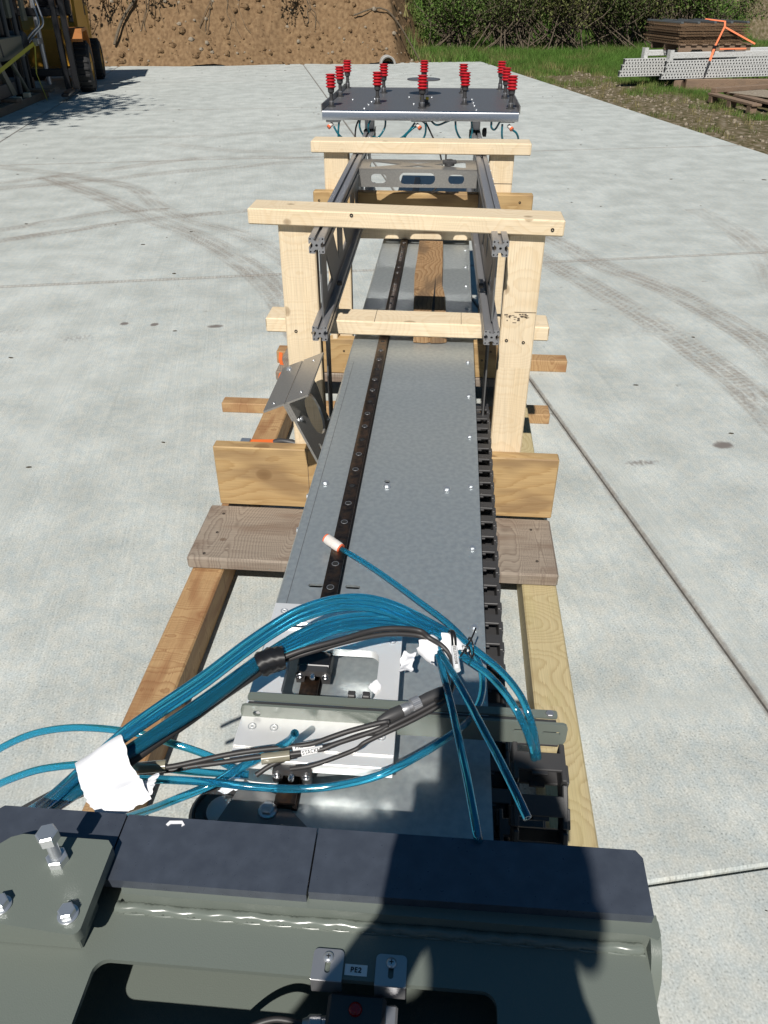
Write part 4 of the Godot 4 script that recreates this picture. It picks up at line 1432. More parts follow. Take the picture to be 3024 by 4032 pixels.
func chain_link(parent: Node, x: Transform3D, w: float, pitch: float, h: float):
	var b := mk(x)   # local: x across, y outward, z along
	for s in [-1.0, 1.0]:
		b.X = x * at(Vector3(s * (w / 2 - 0.003), 0, 0))
		b.box(Vector3(0.006, h, pitch * 0.96), 0.0012)
		b.X = x * at(Vector3(s * (w / 2 + 0.0008), 0, pitch * 0.25))
		b.box(Vector3(0.004, h * 0.78, pitch * 0.46), 0.001)
	for s in [-1.0, 1.0]:
		b.X = x * at(Vector3(0, s * (h / 2 - 0.0025), 0))
		b.box(Vector3(w - 0.008, 0.005, pitch * 0.46), 0.001)
		b.X = x * at(Vector3(0, s * (h / 2 - 0.004), pitch * 0.26))
		b.box(Vector3(w * 0.3, 0.004, pitch * 0.12), 0.0006)
	part("chain_link", b, M.plastic, parent)

func make_chain(t: Node3D):
	# lower run beside the bed plate
	var run := mk(at(Vector3(0.095, 0.372, -1.2)))
	run.box(Vector3(0.062, 0.004, 1.5), 0.0005)
	var ch := part("cable_chain", run, M.plastic, t)
	for k in 27:
		var z := -0.52 - 0.0525 * k
		chain_link(ch, Transform3D(Basis.IDENTITY, Vector3(0.0925 + 0.0065 * k / 27.0, 0.40, z)), 0.066, 0.0525, 0.042)
	# moving end curling down in front of the bracket
	var c := Vector3(0.133, 0.515, -0.598)
	var lp := mk(at(Vector3(0.133, 0.616, -0.625)))
	lp.box(Vector3(0.05, 0.004, 0.03), 0.0005)
	var loop := part("cable_chain", lp, M.plastic, t)
	for k in 8:
		var a := 1.42 - 0.46 * k
		var n := Vector3(0, sin(a), cos(a))
		var p := c + n * 0.092
		chain_link(loop, Transform3D(Basis(Vector3.RIGHT, n, Vector3.RIGHT.cross(n)), p), 0.060, 0.049, 0.036)

# ---------------------------------------------------------------- gripper frame
func profile(w: float) -> Array:
	# T-slot section: outline and bore
	var h := w / 2
	var s := w * 0.11      # half slot mouth
	var l := w * 0.09      # lip depth
	var q := w * 0.23      # half slot inside
	var core := w * 0.17
	var o := PackedVector2Array()
	for k in 4:
		var r := PI / 2 * k
		for p in [Vector2(h, -h + 0.002), Vector2(h, -s), Vector2(h - l, -s), Vector2(h - l, -q), Vector2(core + 0.003, -core * 0.55), Vector2(core + 0.003, core * 0.55), Vector2(h - l, q), Vector2(h - l, s), Vector2(h, s), Vector2(h, h - 0.002), Vector2(h - 0.002, h)]:
			o.append(p.rotated(r))
	return [o, [circle(w * 0.085, 10), circle(w * 0.06, 8, Vector2(h * 0.78, h * 0.78)), circle(w * 0.06, 8, Vector2(-h * 0.78, h * 0.78)), circle(w * 0.06, 8, Vector2(h * 0.78, -h * 0.78)), circle(w * 0.06, 8, Vector2(-h * 0.78, -h * 0.78))]]

func extrusion(parent: Node, p: Vector3, length: float, w: float, dark: bool):
	var pr := profile(w)
	var b := mk(at(p + Vector3(0, 0, -length / 2)))
	b.prism(pr[0], length, pr[1])
	return part("extrusion", b, M.extrusion, parent)

func bowtie_panel(w: float, h: float) -> Array:
	var tri_l := pts([-w * 0.41, h * 0.40, -w * 0.41, -h * 0.40, -w * 0.38, -h * 0.42, -w * 0.14, -h * 0.02, -w * 0.14, h * 0.02, -w * 0.38, h * 0.42])
	var tri_r := PackedVector2Array()
	for q in tri_l: tri_r.append(Vector2(-q.x, q.y))
	return [tri_l, tri_r]

func make_gripper():
	var t := thing("gripper_frame", "grey extruded-aluminium lifting frame with a plate of red suction cups", "gripper", Vector3(-0.087, 0, -1.735), 0.018)
	var w := 0.036
	for p in [[-0.2025, 0.882], [0.205, 0.882], [-0.205, 0.6765], [0.2015, 0.6765]]:
		extrusion(t, Vector3(p[0], p[1], 0), 1.62, w, false)
	# side panels between upper and lower profiles
	for sx in [-0.204, 0.204]:
		var holes := []
		for k in 4:
			var z := 0.28 + k * 0.36
			holes.append(pts([z - 0.13, -0.055, z - 0.02, -0.055, z - 0.13, 0.045]))
			holes.append(pts([z + 0.13, 0.055, z + 0.02, 0.055, z + 0.13, -0.045]))
		var b := mk(Transform3D(Basis(Vector3(0, 0, -1), Vector3.UP, Vector3.RIGHT), Vector3(sx, 0.779, 0)))
		b.prism(pts([0.06, -0.085, 1.58, -0.085, 1.58, 0.085, 0.06, 0.085]), 0.004, holes)
		part("side_panel", b, M.dark_plate, t)
		# thin hanging panel under the lower profile
		part("skirt", block(Vector3(sx - 0.002, 0.36, -0.16), Vector3(sx + 0.002, 0.66, -0.10), 0.0005), M.dark_plate, t)
		part("stop_knob", (func():
			var k := mk(aim(Vector3(sx * 0.90, 0.715, -0.26), Vector3.RIGHT * -signf(sx)))
			k.lathe(PackedVector2Array([Vector2(0.004, -0.008), Vector2(0.0065, -0.006), Vector2(0.0065, 0.003), Vector2(0.005, 0.005), Vector2(0, 0.005)]), 14)
			return k).call(), M.plastic, t)
	# cross plate on top, folded down at its near edge, with lightening pockets
	var zc := 0.93
	var cp := mk(flat(Vector3(0, 0.885, -zc)))
	cp.prism(rounded(0.372, 0.16, 0.003, 2), 0.004, bowtie_panel(0.372, 0.12) + [pts([-0.06, 0.045, 0.06, 0.045, 0.0, 0.012]), pts([-0.06, -0.045, 0.0, -0.012, 0.06, -0.045])])
	var top := part("cross_plate", cp, M.bent_alu, t)
	var fr := mk(at(Vector3(0, 0.827, -zc + 0.078)))
	var tl := pts([-0.148, 0.040, -0.143, 0.045, -0.135, 0.042, -0.088, 0.014, -0.088, 0.008, -0.125, -0.026, -0.138, -0.030, -0.148, -0.022])
	var tr := PackedVector2Array()
	for q in tl: tr.append(Vector2(-q.x, q.y))
	fr.prism(pts([-0.186, 0.006, 0.186, 0.006, 0.186, 0.056, -0.186, 0.056]), 0.004, [slot(0.112, 0.034, Vector2(0, 0.032)), slot(0.05, 0.028, Vector2(-0.122, 0.031)), slot(0.05, 0.028, Vector2(0.122, 0.031))])
	part("folded_face", fr, M.bent_alu, top)
	part("cable_gland", (func():
		var g := mk(at(Vector3(0.10, 0.888, -zc + 0.02)))
		g.lathe(PackedVector2Array([Vector2(0.016, 0.0), Vector2(0.016, 0.008), Vector2(0.010, 0.010), Vector2(0.010, 0.018), Vector2(0, 0.018)]), 8)
		g.X = at(Vector3(0.10, 0.899, -zc + 0.02))
		g.box(Vector3(0.044, 0.010, 0.020), 0.002)
		return g).call(), M.plastic, t)
	# bolts down the outer right profile
	for z in [0.62, 0.72, 0.84, 0.95]: bolt(t, Vector3(0.2235, 0.884, -z), Vector3.RIGHT, 0.008)
	make_tool(t)

func make_tool(t: Node3D):
	var o := Vector3(0.087, 0, 1.735)   # back to world offsets
	var tp := thing("suction_plate", "dark metal plate of twelve red bellows suction cups on stems", "plate")
	var y := 0.975
	var pl := mk(at(Vector3(-0.1225, y - 0.003, -3.585)))
	pl.box(Vector3(0.73, 0.006, 0.80), 0.001)
	part("plate", pl, M.tool_plate, tp)
	# turned-up ends and turned-down bright front edge
	for sx in [-0.489, 0.244]: part("end_lip", block(Vector3(sx - 0.002, y - 0.006, -3.985), Vector3(sx + 0.002, y + 0.022, -3.185), 0.001), M.bent_alu, tp)
	var fe := mk(Transform3D(Basis(Vector3.BACK, Vector3.UP, Vector3.LEFT), Vector3(-0.1225, y - 0.014, -3.186)))
	fe.prism(pts([0.0, 0.016, 0.006, 0.013, 0.008, 0.008, 0.008, -0.016, 0.004, -0.016, 0.004, 0.006, 0.0, 0.010]), 0.728)
	part("front_edge", fe, M.bright, tp)
	# folded rear edge
	part("rear_edge", block(Vector3(-0.487, y - 0.026, -3.988), Vector3(0.242, y + 0.001, -3.985), 0.0008), M.bent_alu, tp)
	# centre spigot and disc
	var ds := mk(at(Vector3(-0.130, y, -3.73)))
	ds.lathe(PackedVector2Array([Vector2(0.020, 0.0), Vector2(0.020, 0.050), Vector2(0.019, 0.055)]), 20)
	part("spigot", ds, M.stainless, tp)
	var disc := mk(at(Vector3(-0.130, y + 0.055, -3.73)))
	disc.lathe(PackedVector2Array([Vector2(0.0, 0.0), Vector2(0.070, 0.0), Vector2(0.070, 0.004), Vector2(0.0, 0.004)]), 40)
	part("disc", disc, M.tool_plate, tp)
	for z in [[-0.335, -3.25], [-0.330, -3.36], [-0.326, -3.45], [-0.322, -3.55], [0.087, -3.24], [0.082, -3.36], [0.079, -3.45], [0.076, -3.56], [-0.185, -3.62], [-0.09, -3.62], [-0.41, -3.52], [-0.155, -3.40]]:
		bolt(tp, Vector3(z[0], y + 0.0005, z[1]), Vector3.UP, 0.008)
	var cups := [[-0.467, -3.30], [-0.298, -3.40], [-0.118, -3.285], [0.043, -3.41], [0.216, -3.29], [-0.475, -3.63], [-0.303, -3.77], [0.211, -3.62], [0.037, -3.79], [-0.482, -3.95], [-0.137, -3.965], [0.206, -3.95]]
	for k in cups.size(): suction_cup(tp, Vector3(cups[k][0], y, cups[k][1]))
	# yellow tipped fitting by the middle front cup
	var yf := mk(at(Vector3(-0.112, y, -3.345)))
	yf.lathe(PackedVector2Array([Vector2(0.022, 0.0), Vector2(0.022, 0.012), Vector2(0.016, 0.013), Vector2(0.016, 0.022), Vector2(0, 0.022)]), 16)
	var yp := part("swivel", yf, M.plastic, tp)
	for sx in [-0.011, 0.011]: part("swivel_tip", block(Vector3(-0.112 + sx - 0.006, y + 0.021, -3.352), Vector3(-0.112 + sx + 0.006, y + 0.032, -3.338), 0.002), M.yellow_plastic, yp)
	# legs down to the frame, clamps
	for sx in [-0.318, 0.088]:
		part("leg", block(Vector3(sx - 0.018, 0.895, -3.30), Vector3(sx + 0.018, y - 0.03, -3.264), 0.003), M.stainless, tp)
		part("leg_clamp", block(Vector3(sx - 0.022, 0.87, -3.315), Vector3(sx + 0.020, 0.905, -3.255), 0.006), M.plastic, tp)
	var kn := mk(aim(Vector3(0.115, 0.895, -3.28), Vector3.RIGHT))
	kn.lathe(PackedVector2Array([Vector2(0.008, 0), Vector2(0.016, 0.004), Vector2(0.016, 0.016), Vector2(0, 0.018)]), 10)
	part("clamp_knob", kn, M.plastic, tp)
	part("front_block", block(Vector3(-0.475, y - 0.04, -3.22), Vector3(-0.42, y - 0.018, -3.19), 0.002), M.stainless, tp)
	part("front_block", block(Vector3(-0.155, y - 0.035, -3.22), Vector3(-0.08, y - 0.018, -3.19), 0.002), M.stainless, tp)
	part("front_block", block(Vector3(0.175, y - 0.035, -3.22), Vector3(0.23, y - 0.018, -3.19), 0.002), M.stainless, tp)
	# orange-collared elbows and little hose loops below the front edge
	for q in [[-0.452, 0.0], [-0.133, 1.0], [0.208, 1.0]]:
		var e := mk(aim(Vector3(q[0], y - 0.045, -3.20), Vector3(0.6 * (q[1] * 2.0 - 1.0), -0.5, 0.6)))
		e.lathe(PackedVector2Array([Vector2(0.007, 0), Vector2(0.007, 0.016), Vector2(0.0075, 0.016), Vector2(0.0075, 0.022), Vector2(0.004, 0.023), Vector2(0, 0.023)]), 12)
		var el := part("elbow", e, M.white_plastic, tp)
		var ri := mk(aim(Vector3(q[0], y - 0.045, -3.20) + Vector3(0.6 * (q[1] * 2.0 - 1.0), -0.5, 0.6).normalized() * 0.016, Vector3(0.6 * (q[1] * 2.0 - 1.0), -0.5, 0.6)))
		ri.lathe(PackedVector2Array([Vector2(0.0079, 0), Vector2(0.0079, 0.007), Vector2(0.004, 0.008)]), 12)
		part("collar", ri, M.orange_plastic, el)
	var z := -3.20
	var loops := [
		[-0.447, -0.055, -0.43, -0.08, -0.405, -0.108, -0.40, -0.128, -0.415, -0.128, -0.43, -0.09, -0.425, -0.03],
		[-0.345, -0.02, -0.348, -0.055, -0.335, -0.085, -0.30, -0.10, -0.255, -0.105, -0.20, -0.095, -0.165, -0.07, -0.14, -0.04],
		[-0.30, -0.02, -0.315, -0.05, -0.31, -0.08, -0.28, -0.09, -0.255, -0.06, -0.25, -0.02],
		[-0.12, -0.03, -0.10, -0.045, -0.105, -0.09, -0.14, -0.115, -0.175, -0.115, -0.175, -0.085, -0.15, -0.06, -0.13, -0.05],
		[-0.09, -0.02, -0.06, -0.045, -0.02, -0.035, 0.01, -0.02],
		[-0.10, -0.015, -0.06, -0.03, -0.02, -0.02],
		[0.01, -0.02, 0.015, -0.06, 0.035, -0.095, 0.06, -0.1, 0.075, -0.075, 0.07, -0.03],
		[0.145, -0.02, 0.145, -0.05, 0.16, -0.06, 0.175, -0.03],
		[0.185, -0.04, 0.187, -0.08, 0.20, -0.11, 0.23, -0.12, 0.25, -0.1, 0.24, -0.07, 0.215, -0.055]]
	for l in loops:
		var p := []
		for k in range(0, l.size(), 2): p.append(Vector3(l[k], y + l[k + 1], z + 0.012 * sin(k * 1.3)))
		var h := mk()
		h.tube(Mb.spline(p, 6), 0.0038, 8)
		part("hose_loop", h, M.hose_small, tp)
	for l in [[-0.345, -0.02, -0.365, -0.06, -0.37, -0.12], [-0.10, -0.04, -0.075, -0.085, -0.045, -0.14, -0.03, -0.2], [-0.02, -0.13, -0.02, -0.19, -0.035, -0.25, -0.1, -0.32]]:
		var p := []
		for k in range(0, l.size(), 2): p.append(Vector3(l[k], y + l[k + 1], z - 0.02))
		var h := mk()
		h.tube(Mb.spline(p, 6), 0.0032, 7)
		part("cable", h, M.cable, tp)

func suction_cup(tp: Node3D, p: Vector3):
	var stem := mk(at(p))
	stem.lathe(PackedVector2Array([Vector2(0.016, 0.0), Vector2(0.016, 0.003), Vector2(0.010, 0.004), Vector2(0.009, 0.026), Vector2(0.007, 0.027), Vector2(0.007, 0.045), Vector2(0.012, 0.050), Vector2(0.013, 0.064), Vector2(0.006, 0.066)]), 14)
	var s := part("suction_cup", stem, M.plastic, tp)
	var nut := mk(at(p))
	nut.lathe(PackedVector2Array([Vector2(0.0095, 0.006), Vector2(0.0098, 0.007), Vector2(0.0098, 0.020), Vector2(0.0095, 0.021)]), 8)
	part("stem_sleeve", nut, M.stainless, s)
	var prof := PackedVector2Array([Vector2(0.006, 0.062)])
	for k in 4:
		var y := 0.063 + k * 0.0105
		prof.append_array(PackedVector2Array([Vector2(0.0135, y), Vector2(0.0195, y + 0.004), Vector2(0.0198, y + 0.0055), Vector2(0.0140, y + 0.0095)]))
	prof.append_array(PackedVector2Array([Vector2(0.019, 0.108), Vector2(0.0195, 0.1095), Vector2(0.017, 0.1095), Vector2(0.010, 0.104), Vector2(0.0, 0.104)]))
	var bl := mk(at(p))
	bl.lathe(prof, 20)
	part("bellows", bl, M.silicone, s)

# ---------------------------------------------------------------- near steel frame
func text_on(parent: Node, s: String, x: Transform3D, height: float, m: Material, called := "lettering"):
	var tm := TextMesh.new()
	tm.text = s
	var f := SystemFont.new()
	f.font_names = PackedStringArray(["Droid Sans"])
	f.font_weight = 600
	tm.font = f
	tm.font_size = 32
	tm.pixel_size = height / 23.0
	tm.depth = 0.0003
	var o := part(called, tm, m, parent)
	o.transform = x
	return o

func make_front_frame():
	var t := thing("steel_frame", "olive-grey painted steel frame end with dull aluminium pads, bolts and a sensor", "frame")
	# painted deck plate with a window, outline (x, -z)
	var deck := mk(flat(Vector3(0, 0.667, 0)))
	deck.prism(pts([-0.43, 0.10, 0.199, 0.10, 0.1995, 0.30, 0.201, 0.352, 0.196, 0.372, 0.186, 0.385, -0.418, 0.385, -0.43, 0.372]), 0.006, [rounded(0.342, 0.068, 0.012, 6, Vector2(-0.102, 0.274))])
	part("deck_plate", deck, M.paint, t)
	# box section below
	part("side_wall", block(Vector3(0.193, 0.50, -0.362), Vector3(0.1985, 0.6635, -0.10), 0.001), M.paint, t)
	part("rear_wall", block(Vector3(-0.42, 0.50, -0.384), Vector3(0.1925, 0.6635, -0.378), 0.001), M.paint, t)
	part("front_wall", block(Vector3(-0.42, 0.50, -0.106), Vector3(0.1925, 0.6635, -0.10), 0.001), M.paint, t)
	part("bottom_plate", block(Vector3(-0.42, 0.590, -0.3775), Vector3(0.1925, 0.596, -0.1065), 0.0005), M.paint, t)
	for x in [-0.34, 0.12]: part("leg", block(Vector3(x - 0.05, 0.0, -0.30), Vector3(x + 0.05, 0.50, -0.20), 0.004), M.paint, t)
	# angle bar along the back with its rounded end
	var bar := mk(flat(Vector3(0, 0.6795, 0)))
	bar.prism(pts([-0.268, 0.374, -0.270, 0.368, -0.264, 0.3555, 0.196, 0.3555, 0.206, 0.352, 0.2095, 0.356, 0.2095, 0.368, 0.205, 0.374]), 0.0185)
	part("angle_bar", bar, M.paint, t)
	var endp := mk(Transform3D(Basis(Vector3.BACK, Vector3.UP, Vector3.LEFT), Vector3(0.2045, 0.665, 0)))
	endp.prism(pts([-0.374, 0.023, -0.374, -0.03, -0.34, -0.05, -0.322, -0.03, -0.330, 0.0, -0.342, 0.016, -0.352, 0.023]), 0.009)
	part("end_cap", endp, M.paint, t)
	# weld bead: overlapping ripples
	var wb := mk()
	var path := PackedVector3Array()
	var rad := PackedFloat32Array()
	for k in 300:
		var x := -0.272 + 0.468 * k / 299.0
		var rp := fposmod(k * 0.21 + 0.35 * sin(k * 0.13) + 0.2 * sin(k * 0.31), 1.0)
		path.append(Vector3(x, 0.6712 + 0.0008 * sin(k * 0.11), -0.3525 + 0.0006 * sin(k * 0.37)))
		rad.append(0.0046 + 0.0009 * sqrt(1.0 - rp) + 0.0003 * sin(k * 1.7))
	rad[0] = 0.002
	wb.tube(path, rad, 14)
	part("weld_bead", wb, M.weld, t)
	var wl := mk()
	var p2 := PackedVector3Array()
	for k in 120: p2.append(Vector3(-0.262 + 0.46 * k / 119.0, 0.6702, -0.3478 + 0.0004 * sin(k * 0.9)))
	wl.tube(p2, 0.0013, 8)
	part("weld_toe", wl, M.weld, t)
	# three dull aluminium pads along the back edge
	for q in [[-0.413, -0.2829], [-0.2814, -0.0978], [-0.0962, 0.0]]:
		var pad := mk(flat(Vector3(0, 0.694, 0)))
		if q[1] < -0.01:
			pad.prism(pts([q[0], 0.3610, q[1], 0.3610, q[1], 0.4265, q[0] + (0.008 if q[0] < -0.4 else 0.0), 0.4265, q[0], 0.419 if q[0] < -0.4 else 0.4265]), 0.012)
		else:
			pad.prism(pts([q[0], 0.3640, 0.2035, 0.3665, 0.2045, 0.420, 0.199, 0.4275, q[0], 0.4265]), 0.012)
		part("aluminium_pad", pad, M.alu_dull, t)
	part("pad_spacer", block(Vector3(-0.40, 0.671, -0.42), Vector3(0.196, 0.6875, -0.378), 0.001), M.dark_plate, t)
	# stop plate with three fasteners at the left
	var sp := mk(flat(Vector3(0, 0.7075, 0)))
	sp.prism(pts([-0.46, 0.312, -0.352, 0.309, -0.285, 0.3045, -0.2815, 0.3052, -0.2788, 0.3072, -0.2776, 0.3105, -0.2785, 0.384, -0.2845, 0.390, -0.365, 0.390, -0.375, 0.386, -0.42, 0.34]), 0.013)
	var stop := part("stop_plate", sp, M.paint, t)
	part("stop_spacer", block(Vector3(-0.45, 0.671, -0.352), Vector3(-0.287, 0.7008, -0.314), 0.001), M.paint, t)
	for p in [[-0.2925, -0.3205], [-0.3525, -0.3235]]:
		var ws := mk(at(Vector3(p[0], 0.714, p[1])))
		ws.lathe(PackedVector2Array([Vector2(0.0088, 0.0), Vector2(0.0088, 0.0014), Vector2(0.0082, 0.0018), Vector2(0, 0.0018)]), 22)
		part("washer", ws, M.zinc, stop)
		part("bolt", hexhead(Transform3D(Basis(Vector3.UP, 0.3), Vector3(p[0], 0.7156, p[1])), 0.0125, 0.0075), M.zinc, stop)
	# jacking bolt: nut, threaded shank, head
	var jx := Vector3(-0.3215, 0.714, -0.3665)
	part("nut", hexhead(Transform3D(Basis(Vector3.UP, 0.2), jx), 0.0165, 0.0085), M.zinc, stop)
	var sh := mk(at(jx))
	var prof := PackedVector2Array()
	for k in 26: prof.append(Vector2(0.0049 if k % 2 == 0 else 0.0044, 0.006 + k * 0.0011))
	sh.lathe(prof, 18)
	part("threaded_shank", sh, M.zinc, stop)
	part("bolt_head", hexhead(Transform3D(Basis(Vector3.UP, 0.35), jx + Vector3(0, 0.033, 0)), 0.0165, 0.0115), M.zinc, stop)
	# sensor tabs: small bent stainless straps with a slot and a cross-head screw
	for q in [[-0.0735, -0.318], [-0.0195, -0.3175]]:
		var tb := mk(flat(Vector3(q[0], 0.6715, q[1])))
		var outl := PackedVector2Array()
		outl.append_array(pts([-0.0132, -0.0125, 0.0132, -0.0125]))
		for k in 6: outl.append(Vector2(0.0090, 0.0085) + Vector2.from_angle(PI / 2 * k / 5) * 0.0042)
		for k in 6: outl.append(Vector2(-0.0090, 0.0085) + Vector2.from_angle(PI / 2 + PI / 2 * k / 5) * 0.0042)
		tb.prism(outl, 0.0016, [slot(0.0045, 0.0145, Vector2(0, 0.0))] if false else [rounded(0.0046, 0.0150, 0.0022, 5, Vector2(0, 0.0005))])
		var tab := part("sensor_tab", tb, M.stainless, t)
		var dn := mk(at(Vector3(q[0], 0.662, q[1] + 0.0125)))
		dn.box(Vector3(0.0264, 0.0205, 0.0016), 0.0005)
		part("tab_leg", dn, M.stainless, tab)
		var bendm := mk()
		bendm.tube(PackedVector3Array([Vector3(q[0] - 0.0131, 0.6712, q[1] + 0.0121), Vector3(q[0] + 0.0131, 0.6712, q[1] + 0.0121)]), 0.0011, 8)
		part("tab_fold", bendm, M.bright, tab)
		var sc := mk(at(Vector3(q[0], 0.6724, q[1] - 0.0055)))
		sc.lathe(PackedVector2Array([Vector2(0.0045, 0.0), Vector2(0.0043, 0.0014), Vector2(0.0030, 0.0025), Vector2(0.0, 0.0028)]), 18, true)
		var scr := part("screw", sc, M.zinc, tab)
		var cr := mk(at(Vector3(q[0], 0.6749, q[1] - 0.0055)))
		cr.box(Vector3(0.0036, 0.0010, 0.0008))
		cr.box(Vector3(0.0008, 0.0011, 0.0036))
		part("cross_recess", cr, M.hole, scr)
	var lb := mk(at(Vector3(-0.0492, 0.6703, -0.3160)))
	lb.box(Vector3(0.0192, 0.0006, 0.0090), 0.0001)
	var label := part("label", lb, M.label, t)
	text_on(label, "PE2", Transform3D(Basis(Vector3.RIGHT, Vector3.FORWARD, Vector3.UP), Vector3(-0.0492, 0.6709, -0.3160)), 0.0042, M.ink)
	# photo-eye hanging in the window
	var eye := part("photo_eye", block(Vector3(-0.071, 0.618, -0.303), Vector3(-0.022, 0.660, -0.268), 0.003), M.plastic, t)
	var lens := mk(at(Vector3(-0.047, 0.660, -0.290)))
	lens.lathe(PackedVector2Array([Vector2(0.0058, 0.0), Vector2(0.0052, 0.0022), Vector2(0.003, 0.0036), Vector2(0, 0.004)]), 16, true)
	part("indicator", lens, M.red_lens, eye)
	var cn := mk(aim(Vector3(-0.071, 0.645, -0.283), Vector3(-1, 0.05, 0.1)))
	cn.lathe(PackedVector2Array([Vector2(0.0062, 0.0), Vector2(0.0062, 0.004), Vector2(0.0074, 0.0045), Vector2(0.0074, 0.014), Vector2(0.0055, 0.016), Vector2(0.0040, 0.020), Vector2(0, 0.020)]), 14)
	part("connector", cn, M.stainless, eye)
	var cb := mk()
	cb.tube(Mb.spline([Vector3(-0.090, 0.646, -0.281), Vector3(-0.115, 0.648, -0.282), Vector3(-0.140, 0.643, -0.272), Vector3(-0.165, 0.630, -0.250), Vector3(-0.19, 0.61, -0.21)], 8), 0.0028, 8)
	part("cable", cb, M.cable, eye)
	part("side_block", block(Vector3(-0.030, 0.625, -0.3000), Vector3(-0.012, 0.6520, -0.272), 0.002), M.stainless, eye)
	# flake of dried tape on the pad edge
	var fk := mk(flat(Vector3(-0.2335, 0.7004, 0.0)))
	fk.prism(pts([-0.0085, 0.4185, -0.006, 0.4225, 0.006, 0.4235, 0.0095, 0.4195, 0.007, 0.4175, 0.0065, 0.4205, -0.004, 0.4195, -0.006, 0.417]), 0.0006)
	part("tape_scrap", fk, M.paper, t)

# ---------------------------------------------------------------- hoses and cables
func hose(path: Array, r: float, label: String, group: String, called := "air_hose", m: Material = null, inside := 0.0028) -> MeshInstance3D:
	var b := mk()
	b.tube(Mb.spline(path, 7), r, 12, true, inside)
	var o := part(called, b, m if m else M.hose, self)
	tag(o, label, "hose" if called == "air_hose" else "cable", group)
	return o

